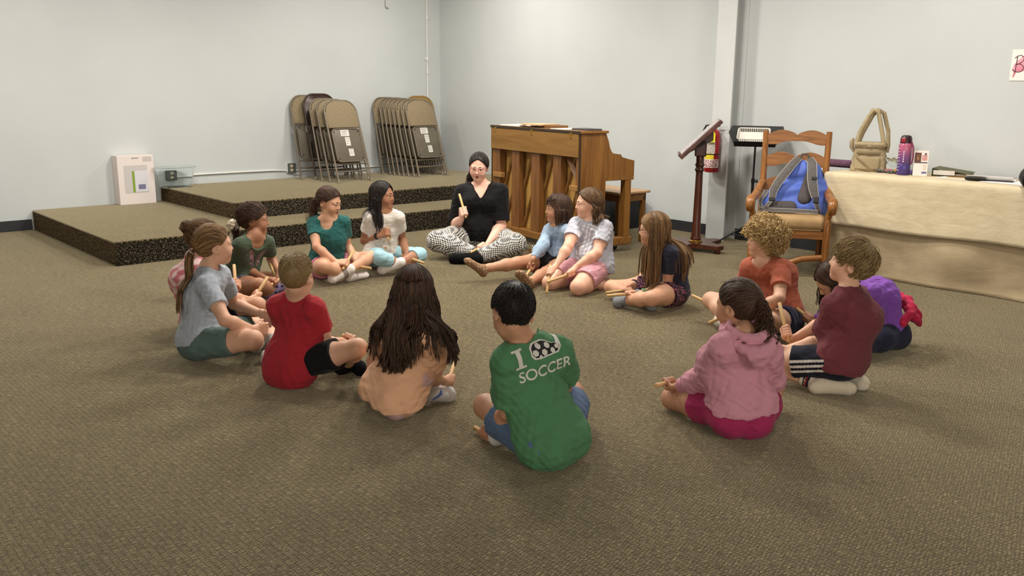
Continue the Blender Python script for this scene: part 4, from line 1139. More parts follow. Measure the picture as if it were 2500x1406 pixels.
def hair_mat(name, c, c2, rough=0.62):
    m = NT(name)
    a = m.n('ShaderNodeAttribute', _attribute_name='tint')
    tc = m.n('ShaderNodeTexCoord')
    no = m.n('ShaderNodeTexNoise', Scale=90, Detail=3); m.l(tc.outputs['Object'], no.inputs['Vector'])
    ad = m.n('ShaderNodeMath', _operation='MULTIPLY_ADD'); m.l(no.outputs[0], ad.inputs[0]); ad.inputs[1].default_value = 0.5
    sb = m.n('ShaderNodeMath', _operation='SUBTRACT'); m.l(a.outputs['Fac'], sb.inputs[0]); sb.inputs[1].default_value = 0.25
    m.l(sb.outputs[0], ad.inputs[2])
    m.base(m.ramp(ad.outputs[0], [(0.1, srgb(*c2)), (0.9, srgb(*c))]))
    m.b.inputs['Roughness'].default_value = rough
    m.b.inputs['Specular IOR Level'].default_value = 0.3
    return m.m

M_eyewhite = flat('eye_white', (196, 186, 176), 0.3)
M_pupil = flat('dark_iris', (38, 24, 16), 0.2)
M_blueiris = flat('blue_iris', (70, 90, 105), 0.2)
M_stick = wood('pale_stick_wood', (214, 178, 122), (190, 150, 96), 0.55, 2.0, 'Z')
M_dark = flat('black_plastic', (16, 16, 17), 0.45)

JN = ['pel','hipL','hipR','che','nec','hea','shL','shR','elL','elR','wrL','wrR','haL','haR','knL','knR','anL','anR','toL','toR']
def nrm(v): v = np.asarray(v, float); return v / (np.linalg.norm(v) + 1e-12)
def lin(c): return np.array(srgb(*c)[:3])

VOX = 0.0036

def hand(F, wr, ha, el, side, stick, s, curl=1.0):
    """palm, four fingers and a thumb; fingers close around the stick if there is one.
    returns the centre line of the grip"""
    d = nrm(ha - wr)
    rs = 0.0105 if stick is not None else 0.017 * s
    if stick is not None:
        st = nrm(stick)
        if abs(st.dot(d)) > 0.75:
            d = nrm(d - st * st.dot(d) * 0.72)
            if abs(st.dot(d)) > 0.75: d = nrm(d + 0.8 * np.cross(st, [0, 0, 1.0]))
        dd = nrm(d - st * st.dot(d))
    else:
        # resting hand: thumb side points inward and a little up
        inw = np.array([0, 0, 1.0]) * 0.5
        st = nrm(inw - d * d.dot(inw)); dd = d
    n = nrm(np.cross(st, dd)) if side == 'R' else nrm(np.cross(dd, st))
    fr = 0.0072 * s + 0.0006
    pt = 0.013 * s
    pc = ha - dd * 0.006 * s
    # palm as a flat slab of four metacarpal bars
    offs = [0.026, 0.009, -0.008, -0.024]
    lens = [0.93, 1.0, 0.95, 0.78]
    for i in range(4):
        o = st * offs[i] * s
        F.cap(wr + o * 0.55, pc + o + dd * 0.012 * s, 0.0135 * s, 0.0115 * s, 0.010)
    gc = pc + n * (rs + pt * 0.9) + dd * 0.010 * s
    R_ = rs + fr * 0.95
    for i in range(4):
        o = st * offs[i] * s * 0.92
        if stick is not None or curl > 0.9:
            angs = np.radians([-70, -10, 55, 120, 170])
            pts = [gc + o + R_ * (np.cos(a) * dd * 1.0 + np.sin(a) * n) for a in angs]
            pts[0] = pc + o + dd * 0.014 * s
        else:
            L = 0.062 * s * lens[i]
            b = pc + o + dd * 0.012 * s
            pts = [b, b + dd * L * .42 + n * L * .10 * curl, b + dd * L * .72 + n * L * .34 * curl, b + dd * L * .92 + n * L * .62 * curl]
        F.chain(pts, [fr * 1.12] + [fr] * (len(pts) - 2) + [fr * 0.85], 0.004)
    # thumb leaves the index side of the palm near the wrist
    tb = wr * 0.45 + ha * 0.55 + st * 0.026 * s
    if stick is not None or curl > 0.9:
        t1 = gc + st * 0.036 * s - dd * R_ * 0.55 + n * 0.004
        t2 = gc + st * 0.030 * s + n * (R_ + 0.002) + dd * 0.004
    else:
        t1 = tb + dd * 0.022 * s + st * 0.016 * s + n * 0.008 * s
        t2 = t1 + dd * 0.022 * s + n * 0.006 * s + st * 0.003
    F.chain([tb - st * 0.010 * s, tb, t1, t2], [0.012 * s, 0.0105 * s, 0.0086 * s, 0.0072 * s], 0.006)
    return gc, st

def head_frame(p):
    """columns: right, forward, up"""
    a = math.radians(p['hy'])
    f = np.array([math.cos(a), math.sin(a), 0.0]); r = np.array([f[1], -f[0], 0.0]); u = np.array([0, 0, 1.0])
    pt = math.radians(p.get('hp', 0)); ro = math.radians(p.get('hr', 0))
    f2 = f * math.cos(pt) + u * math.sin(pt); u2 = u * math.cos(pt) - f * math.sin(pt)
    r2 = r * math.cos(ro) + u2 * math.sin(ro); u3 = u2 * math.cos(ro) - r * math.sin(ro)
    return np.stack([r2, f2, u3])

def build_person(p):
    Xw = np.array(p['X'], float)
    root = np.array([Xw[0][0], Xw[0][1], 0.0])
    X = {j: Xw[i] - root for i, j in enumerate(JN)}
    s = p['s']; fat = p.get('fat', 1.0); sex = p.get('sex', 'f'); adult = p.get('adult', False)
    seed = p['seed']
    top = p['top']; bot = p['bottom']
    R = empty('person', tuple(root)); tag(R, p['label'], 'person', 'children and teacher seated in a circle on the carpet')
    up = nrm(X['nec'] - X['pel']); lat = nrm(X['shR'] - X['shL']); fwd = nrm(np.cross(up, lat)); lat = nrm(np.cross(fwd, up))
    latp = nrm(X['hipR'] - X['hipL']); fwp = nrm(np.cross([0, 0, 1.0], latp))
    allp = np.array(list(X.values()))
    lo = allp.min(0) - 0.15; hi = allp.max(0) + 0.17
    lo[2] = -0.02
    hs = (0.96 if not adult else 1.02) * p.get('headscale', 1.0)
    HF = head_frame(p); hc = X['hea']
    def HP(x, y, z): return hc + (HF[0] * x + HF[1] * y + HF[2] * z) * hs
    I3 = HF

    tw = fat if adult else 0.87 * fat
    def torso(F, g=0.0, k=0.05):
        F.ell(X['pel'] + up * 0.01 * s, np.stack([latp, fwp, np.array([0, 0, 1.0])]), np.array([0.130 * tw, 0.102 * tw, 0.105]) * s, k, grow=g)
        F.cap(X['pel'] + up * 0.07 * s, X['che'], 0.083 * s * tw, 0.080 * s * tw, k, lat, 1.34, grow=g / 1.2)
        F.cap(X['che'], X['che'] * 0.42 + X['nec'] * 0.58, 0.083 * s * tw, 0.062 * s * tw, k, lat, 1.40, grow=g / 1.2)
        F.cap(X['shL'] * 0.93 + X['shR'] * 0.07 - up * 0.010 * s, X['shR'] * 0.93 + X['shL'] * 0.07 - up * 0.010 * s, 0.036 * s, 0.036 * s, k, grow=g * 0.8)
        for sd in 'LR':
            F.cap(X['nec'] + up * 0.012 * s, X['sh' + sd] + up * 0.002 * s, 0.034 * s, 0.029 * s, 0.03, grow=g * 0.7)
            F.cap(X['pel'] * 0.25 + X['hip' + sd] * 0.75 - fwp * 0.035 * s - np.array([0, 0, 0.012 * s]), X['hip' + sd], 0.080 * s * (0.3 + 0.7 * tw), 0.078 * s * (0.3 + 0.7 * tw), 0.04, grow=g)
        if adult:
            for sg in (-1, 1):
                F.sph(X['che'] * 0.72 + X['nec'] * 0.28 + fwd * 0.075 * s + lat * sg * 0.062 * s, 0.068 * s + g, 0.05)
            F.sph(X['pel'] * 0.62 + X['che'] * 0.38 + fwd * 0.035 * s, 0.105 * s + g, 0.06)
    ua0, ua1 = 0.039 * s * fat, 0.033 * s * fat
    def arm(F, sd, g=0.0):
        sh, el, wr = X['sh' + sd], X['el' + sd], X['wr' + sd]
        F.chain([sh, sh * 0.45 + el * 0.55, el], [ua0 + 0.003 * s, ua0 - 0.002 * s, ua1 - 0.002 * s], 0.02, grow=g)
        F.chain([el, el * 0.72 + wr * 0.28, wr], [ua1 - 0.003 * s, ua1, 0.0195 * s], 0.015, grow=g)
    th0, th1 = 0.077 * s * fat, 0.050 * s * fat
    def leg(F, sd, g=0.0, lower=True):
        hp, kn, an = X['hip' + sd], X['kn' + sd], X['an' + sd]
        F.chain([hp, hp * 0.5 + kn * 0.5, kn], [th0, 0.066 * s * fat, th1], 0.03, grow=g)
        if lower:
            F.chain([kn, kn * 0.68 + an * 0.32, kn * 0.2 + an * 0.8, an], [th1 - 0.004 * s, 0.047 * s * fat, 0.030 * s, 0.027 * s], 0.02, grow=g)
    def foot(F, sd, g=0.0):
        an, to, kn = X['an' + sd], X['to' + sd], X['kn' + sd]
        fd = nrm(to - an); sd_ = nrm(an - kn)
        heel = an - fd * 0.026 * s + nrm(sd_ - fd * sd_.dot(fd)) * 0.022 * s
        heel[2] = max(heel[2], 0.028 * s)
        side = nrm(np.cross(fd, sd_))
        F.cap(an, an, 0.027 * s, 0.027 * s, 0.02, grow=g)
        F.cap(heel, an, 0.026 * s, 0.026 * s, 0.02, grow=g)
        F.cap(heel, to, 0.022 * s, 0.021 * s, 0.02, side, 1.25, grow=g)
        F.cap(an, to, 0.024 * s, 0.020 * s, 0.02, side, 1.3, grow=g)
        F.cap(to, to + fd * 0.022 * s, 0.020 * s, 0.015 * s, 0.012, side, 1.5, grow=g)

    # ---------------- body
    B = Field(lo, hi, VOX)
    torso(B)
    grips = {}
    for sd in 'LR':
        arm(B, sd); leg(B, sd); foot(B, sd)
    hb = HP(0, -0.018, -0.055)
    B.cap(X['nec'] - up * 0.01, hb, 0.040 * s if not adult else 0.048, 0.037 * hs, 0.022)
    # head
    B.ell(HP(0, -0.010, 0.022), I3, np.array([0.072, 0.091, 0.083]) * hs, 0.01)
    ch = 0.0 if adult else 1.0
    B.ell(HP(0, 0.026, -0.030 + 0.005 * ch), I3, np.array([0.058 + 0.002 * ch, 0.060, 0.074 - 0.006 * ch]) * hs, 0.035)
    B.cap(HP(-0.032, 0.020, -0.070), HP(0, 0.061, -0.090 + 0.006 * ch), 0.022 * hs, 0.018 * hs, 0.030)
    B.cap(HP(0.032, 0.020, -0.070), HP(0, 0.061, -0.090 + 0.006 * ch), 0.022 * hs, 0.018 * hs, 0.030)
    for sg in (-1, 1):
        B.sph(HP(0.034 * sg, 0.056, -0.040), (0.0275 if not adult else 0.028) * hs, 0.025)
        B.sph(HP(0.0285 * sg, 0.098, -0.003), 0.0135 * hs, 0.014, sign=-1)
        B.cap(HP(0.012 * sg, 0.0795 - 0.002 * ch, 0.014), HP(0.042 * sg, 0.068 - 0.002 * ch, 0.015), 0.010 * hs, 0.009 * hs, 0.014)
        # upper lid roll and cheek-side lid
        B.ell(HP(0.0285 * sg, 0.0812, 0.0062), I3, np.array([0.0145, 0.0060, 0.0046]) * hs, 0.005)
        B.ell(HP(0.0285 * sg, 0.0800, -0.0128), I3, np.array([0.014, 0.006, 0.004]) * hs, 0.006)
        ear = HP(0.071 * sg, -0.014, -0.012)
        er = nrm(HF[0] * sg * 0.9 - HF[1] * 0.35)
        eR = np.stack([er, nrm(np.cross(HF[2], er)), HF[2]])
        B.ell(ear, eR, np.array([0.011, 0.020, 0.031]) * hs, 0.008)
        B.sph(ear + er * 0.013 * hs + HF[1] * 0.005 * hs + HF[2] * 0.003 * hs, 0.0115 * hs, 0.006, sign=-1)
    B.cap(HP(0, 0.085, -0.002), HP(0, 0.103 - 0.005 * ch, -0.030 + 0.002 * ch), 0.0070 * hs, (0.0100 - 0.0012 * ch) * hs, 0.012)
    for sg in (-1, 1): B.sph(HP(0.0095 * sg, 0.093 - 0.003 * ch, -0.034 + 0.002 * ch), (0.0078 - 0.001 * ch) * hs, 0.007)
    mo = p.get('mouth', 0.0)
    B.ell(HP(0, 0.0845, -0.058), I3, np.array([0.019, 0.0085, 0.0055]) * hs, 0.006)
    B.ell(HP(0, 0.0835, -0.0690 - mo * 0.006), I3, np.array([0.017, 0.0080, 0.0058]) * hs, 0.006)
    B.ell(HP(0, 0.0930, -0.0632 - mo * 0.003), I3, np.array([0.017, 0.0060, 0.0016 + mo * 0.0055]) * hs, 0.002, sign=-1)
    for sd in 'LR':
        sk = p['sticks'].get(sd)
        grips[sd] = hand(B, X['wr' + sd], X['ha' + sd], X['el' + sd], sd, None if sk is None else np.array(sk[0]), s * (1.0 if not adult else 0.97), p.get('curl', 0.6))
    B.F = np.maximum(B.F, (0.003 - B.ax[2])[None, None, :])
    V, Q = B.surface()
    V = smooth_verts(V, Q, 1, 0.35)
    sk_c = lin(p['skin'])
    cols = np.tile(sk_c, (len(V), 1))
    # local colour: lips, cheeks, knees and elbows of real skin
    hl = (V - hc) @ HF.T / hs
    def blob(c, r): return np.exp(-(((hl - np.array(c)) / np.array(r)) ** 2).sum(1))
    lipw = np.clip(np.maximum(blob((0, .088, -.0575), (.017, .02, .0045)), blob((0, .088, -.069 - mo * .006), (.015, .02, .0055))) * 1.4, 0, 1) * (hl[:, 1] > 0.07)
    chk = np.maximum(blob((.038, .06, -.035), (.022, .04, .02)), blob((-.038, .06, -.035), (.022, .04, .02))) * 0.35
    red = sk_c * np.array([1.0, 0.62, 0.55])
    lipc = sk_c * np.array([0.82, 0.42, 0.40])
    cols = cols * (1 - chk[:, None]) + red * chk[:, None]
    cols = cols * (1 - lipw[:, None]) + lipc * lipw[:, None]
    if mo > 0.2:
        mw = np.clip(blob((0, .084, -.0632 - mo * .003), (.013, .012, .0025 + mo * .004)) * 1.6, 0, 1)
        cols = cols * (1 - mw[:, None]) + np.array([0.03, 0.008, 0.007]) * mw[:, None]
    for j in ('knL', 'knR', 'elL', 'elR', 'haL', 'haR'):
        q = np.exp(-((V - X[j]) ** 2).sum(1) / (0.05 * s) ** 2) * 0.22
        cols = cols * (1 - q[:, None]) + red * q[:, None]
    mesh_np('body', V, Q, M_skin, R, cols)

    # ---------------- top
    T = Field(lo, hi, VOX)
    g = top.get('loose', 0.013)
    torso(T, g, 0.06)
    hem = top.get('hem', -0.03)
    hp = X['pel'] + up * hem * s
    # cloth falls straight from chest to hem
    T.cap(X['pel'] + up * (hem + 0.02) * s - fwp * 0.012 * s, X['che'], 0.096 * s * tw + g * 0.6, 0.084 * s * tw + g * 0.5, 0.05, lat, 1.32)
    tl = top.get('tilt', 0.30)
    T.cut(hp, -(up - fwd * tl))
    nk = top.get('neck', 'crew')
    for sd in 'LR':
        sl = top.get('sleeve', 0.62)
        A = Field(lo, hi, VOX)
        sh, el, wr = X['sh' + sd], X['el' + sd], X['wr' + sd]
        sg = top.get('sleeve_loose', 0.012)
        if sl <= 1.0:
            e = sh + (el - sh) * sl
            A.cap(sh, e + nrm(el - sh) * 0.02, ua0 + sg * 0.9, ua0 + sg, 0.03)
            A.cut(e, nrm(el - sh))
            A.cap(e - nrm(el - sh) * 0.012, e + nrm(el - sh) * 0.03, ua0 + 0.001, ua0 + 0.001, 0.0, sign=-1)
            if top.get('roll'):
                c_ = e - nrm(el - sh) * 0.012
                A.cap(c_ - nrm(el - sh) * 0.006, c_ + nrm(el - sh) * 0.012, ua0 + sg + 0.005, ua0 + sg + 0.005, 0.006)
        else:
            f = sl - 1.0
            e = el + (wr - el) * f
            A.cap(sh, el, ua0 + sg, ua1 + sg, 0.03)
            A.chain([el, el * 0.6 + wr * 0.4, e], [ua1 + sg, ua1 + sg * 0.9, 0.0205 * s + sg * 0.55], 0.03)
            A.cut(e, nrm(wr - el), (e - 0.09, e + 0.09))
        T.union(A, 0.025)
    T.warp(wrinkle(seed, top.get('wr', 0.004), 0.028, (1, 1, 1.6)))
    T.warp(wrinkle(seed + 7, top.get('wr', 0.004) * 0.7, 0.012, (1, 1, 1.3)))
    nc = X['nec'] + up * 0.022 * s
    if nk == 'crew':
        T.ell(nc + fwd * 0.010 * s, np.stack([lat, fwd, up]), np.array([0.062, 0.062, 0.034]) * s, 0.004, sign=-1)
        T.cap(nc + up * 0.03 * s, nc + up * 0.10 * s, 0.060 * s, 0.085 * s, 0.006, sign=-1)
        T.cut(X['nec'] + up * 0.050 * s, up)
        nd = nrm(hb - X['nec'])
        T.cap(X['nec'] + nd * 0.055 * s, X['nec'] + nd * 0.14 * s, 0.056 * s, 0.10 * s, 0.006, sign=-1)
    elif nk == 'scoop':
        T.ell(nc + fwd * 0.020 * s, np.stack([lat, fwd, up]), np.array([0.085, 0.075, 0.045]) * s, 0.004, sign=-1)
        T.ell(nc + fwd * 0.075 * s - up * 0.03 * s, np.stack([lat, fwd, up]), np.array([0.066, 0.06, 0.062]) * s, 0.004, sign=-1)
    elif nk == 'v':
        T.ell(nc + fwd * 0.010 * s, np.stack([lat, fwd, up]), np.array([0.070, 0.066, 0.038]) * s, 0.004, sign=-1)
        vd = top.get('vdepth', 0.11)
        T.cap(nc + fwd * 0.055 * s, X['nec'] + fwd * 0.105 * s - up * vd * s, 0.060 * s, 0.004 * s, 0.003, sign=-1)
    T.F = np.maximum(T.F, (0.006 - T.ax[2])[None, None, :])
    V, Q = T.surface()
    V = smooth_verts(V, Q, 1, 0.4)
    def frame(V): q = V - X['che']; return np.stack([q @ lat, q @ fwd, q @ up], 1) / s
    tc_ = np.tile(lin(top['col']), (len(V), 1))
    if 'paint' in top: tc_ = top['paint'](frame(V), V, tc_)
    tob = mesh_np(top.get('name', 't_shirt'), V, Q, M_cloth, R, tc_)
    topV, topQ = V, Q
    if top.get('hood'):
        Hd = Field(lo, hi, VOX)
        hcn = X['nec'] + up * 0.022 * s - fwd * 0.018 * s
        def ringp(a, rx, ry, dz): return hcn + lat * math.sin(a) * rx * s - fwd * math.cos(a) * ry * s + up * dz * s
        N_ = 14
        for k in range(N_):
            a0 = -2.5 + 5.0 * k / N_; a1 = -2.5 + 5.0 * (k + 1) / N_
            for rx, ry, z0, zb, r_ in ((0.078, 0.072, 0.020, -0.030, 0.016), (0.098, 0.098, 0.000, -0.058, 0.019)):
                f0, f1 = max(0, math.cos(a0)), max(0, math.cos(a1))
                Hd.cap(ringp(a0, rx, ry, z0 + zb * f0), ringp(a1, rx, ry, z0 + zb * f1), r_ * (0.75 + 0.5 * f0) * s, r_ * (0.75 + 0.5 * f1) * s, 0.006)
        Hd.cap(ringp(0, 0, 0.105, -0.065), ringp(0, 0, 0.100, -0.125), 0.036 * s, 0.012 * s, 0.02, lat, 2.0)
        Hd.warp(wrinkle(seed + 21, 0.004, 0.016, (1, 1, 0.6)))
        V, Q = Hd.surface(); V = smooth_verts(V, Q, 1, 0.4); T.union(Hd)
        mesh_np('hood', V, Q, M_cloth, R, np.tile(lin(top['col']), (len(V), 1)))

    # ---------------- bottom
    P_ = Field(lo, hi, VOX)
    kind = bot.get('kind', 'shorts'); t_ = bot.get('t', 0.62); bl = bot.get('loose', 0.012)
    P_.ell(X['pel'] + np.array([0, 0, 0.01 * s]), np.stack([latp, fwp, np.array([0, 0, 1.0])]), np.array([0.132 * tw, 0.104 * tw, 0.100]) * s + bl * 0.7, 0.05)
    for sd in 'LR':
        P_.cap(X['pel'] * 0.25 + X['hip' + sd] * 0.75 - fwp * 0.035 * s - np.array([0, 0, 0.012 * s]), X['hip' + sd], 0.080 * s * (0.3 + 0.7 * tw) + bl * .6, 0.078 * s * (0.3 + 0.7 * tw) + bl * .6, 0.04)
    for sd in 'LR':
        A = Field(lo, hi, VOX)
        hp_, kn, an = X['hip' + sd], X['kn' + sd], X['an' + sd]
        if t_ <= 1.0:
            e = hp_ + (kn - hp_) * t_; ax_ = nrm(kn - hp_)
            re = (0.077 + (0.053 - 0.077) * t_) * s * fat
            A.cap(hp_, e + ax_ * 0.02, th0 + bl * 0.3, re + bl + 0.004, 0.03)
            A.cut(e, ax_)
            A.cap(e - ax_ * 0.010, e + ax_ * 0.03, re + 0.004, re + 0.004, 0.0, sign=-1)
        else:
            e = kn + (an - kn) * (t_ - 1); ax_ = nrm(an - kn)
            A.chain([hp_, hp_ * .5 + kn * .5, kn], [th0 + bl * 0.4, 0.066 * s * fat + bl, th1 + bl], 0.03)
            A.chain([kn, kn * .68 + an * .32, e], [th1 - 0.004 * s + bl, 0.047 * s * fat + bl, 0.030 * s + bl + 0.016 * (2 - t_) * s], 0.03)
            A.cut(e, ax_, (e - 0.10, e + 0.10))
        P_.union(A, 0.02)
    if kind == 'skirt':
        P_.cap(X['pel'], X['pel'] + fwp * 0.16 * s, 0.10 * s, 0.10 * s, 0.03, latp, 1.5)
    P_.warp(wrinkle(seed + 3, bot.get('wr', 0.004), 0.022))
    P_.F = np.maximum(P_.F, (0.004 - P_.ax[2])[None, None, :])
    V, Q = P_.surface(); V = smooth_verts(V, Q, 1, 0.4)
    bc = np.tile(lin(bot['col']), (len(V), 1))
    if 'paint' in bot: bc = bot['paint'](X, V, bc, s)
    mesh_np(bot.get('name', 'shorts'), V, Q, bot.get('mat', M_cloth), R, bc)

    # ---------------- socks or shoes
    for sd, sc in p.get('socks', {}).items():
        K_ = Field(np.minimum(X['an' + sd], X['to' + sd]) - 0.16, np.maximum(X['an' + sd], X['to' + sd]) + 0.16, VOX)
        foot(K_, sd, sc.get('g', 0.0035))
        an, kn = X['an' + sd], X['kn' + sd]
        f = sc.get('h', 0.22); e = an + (kn - an) * f
        A = Field(np.minimum(X['an' + sd], X['to' + sd]) - 0.16, np.maximum(X['an' + sd], X['to' + sd]) + 0.16, VOX)
        A.chain([an, an * .8 + kn * .2, an * .68 + kn * .32], np.array([0.027, 0.030, 0.037]) * s + sc.get('g', 0.0035), 0.02)
        A.cut(e, nrm(kn - an))
        K_.union(A, 0.012)
        K_.F = np.maximum(K_.F, (0.003 - K_.ax[2])[None, None, :])
        V, Q = K_.surface(); V = smooth_verts(V, Q, 1, 0.4)
        c_ = np.tile(lin(sc['col']), (len(V), 1))
        if 'paint' in sc: c_ = sc['paint'](V, c_, an, X['to' + sd], kn)
        mesh_np(sc.get('name', 'sock'), V, Q, M_sock, R, c_)

    # ---------------- eyes and brows
    if p.get('face', True):
        for sg in (-1, 1):
            b = MB()
            bmesh.ops.create_uvsphere(b.bm, u_segments=14, v_segments=10, radius=1.0)
            M_ = Matrix(((HF[0][0], HF[1][0], HF[2][0]), (HF[0][1], HF[1][1], HF[2][1]), (HF[0][2], HF[1][2], HF[2][2])))
            c_ = HP(0.0285 * sg, 0.0785, -0.0035)
            op = p.get('lid', 1.0)
            for v in b.bm.verts: v.co = M_ @ Vector((v.co.x * 0.0125 * hs, v.co.y * 0.0068 * hs, v.co.z * 0.0074 * op * hs)) + Vector(c_)
            nf = len(b.bm.faces)
            eye = b.build('eye', M_eyewhite, R, smooth=True, angle=180)
            b = MB()
            b.lathe([(0.0064 * hs, -0.002), (0.0060 * hs, 0.0006 * hs), (0.0024 * hs, 0.0016 * hs)], n=12)
            for v in b.bm.verts: v.co.y *= 1.0; v.co.x *= 1.0
            gz = nrm(HF[1] + HF[0] * p.get('gaze', 0) * 0.3)
            q = Vector((0, 0, 1)).rotation_difference(Vector(gz)).to_matrix()
            cc = Vector(c_ + HF[1] * 0.0055 * hs + HF[0] * p.get('gaze', 0) * 0.003 + HF[2] * p.get('gazez', 0.0) * 0.002)
            for v in b.bm.verts:
                w_ = q @ v.co
                v.co = w_ + cc
            b.build('iris', M_blueiris if p.get('blue') else M_pupil, eye, smooth=True, angle=180)
            b = MB()
            pts = [HP(sg * (0.012 + 0.008 * k), 0.0905 - 0.0011 * k * k - 0.0006 * k, 0.0195 + 0.0018 * math.sin(k / 4 * pi) - 0.0022 * k / 4) for k in range(5)]
            b.tube([tuple(q_) for q_ in pts], [0.0018 * hs, 0.0024 * hs, 0.0022 * hs, 0.0018 * hs, 0.0010 * hs], 6)
            b.build('eyebrow', p['hair']['mat'], R, smooth=True, angle=180)

    # ---------------- hair
    build_hair(p, R, HF, hc, hs, B, T, seed)
    if p.get('glasses'):
        b = MB()
        for sg in (-1, 1):
            pts = [HP(0.030 * sg + 0.0215 * math.cos(a), 0.1005 - 0.10 * (0.0215 * math.cos(a)) * sg, -0.004 + 0.0175 * math.sin(a)) for a in np.linspace(0, 2 * pi, 19)]
            b.tube([tuple(q_) for q_ in pts], 0.0017, 6)
            b.tube([tuple(HP(0.051 * sg, 0.097, 0.003)), tuple(HP(0.070 * sg, 0.060, 0.003)), tuple(HP(0.077 * sg, 0.0, 0.002)), tuple(HP(0.075 * sg, -0.025, -0.010))], 0.0018, 6)
        b.tube([tuple(HP(-0.0085, 0.101, -0.001)), tuple(HP(0, 0.106, 0.002)), tuple(HP(0.0085, 0.101, -0.001))], 0.0017, 6)
        gl = b.build('glasses', p['glasses'], R, smooth=True, angle=180)
    return dict(R=R, X=X, B=B, T=T, HP=HP, HF=HF, hs=hs, grips=grips, topV=topV, topQ=topQ, root=root, up=up, lat=lat, fwd=fwd, s=s)

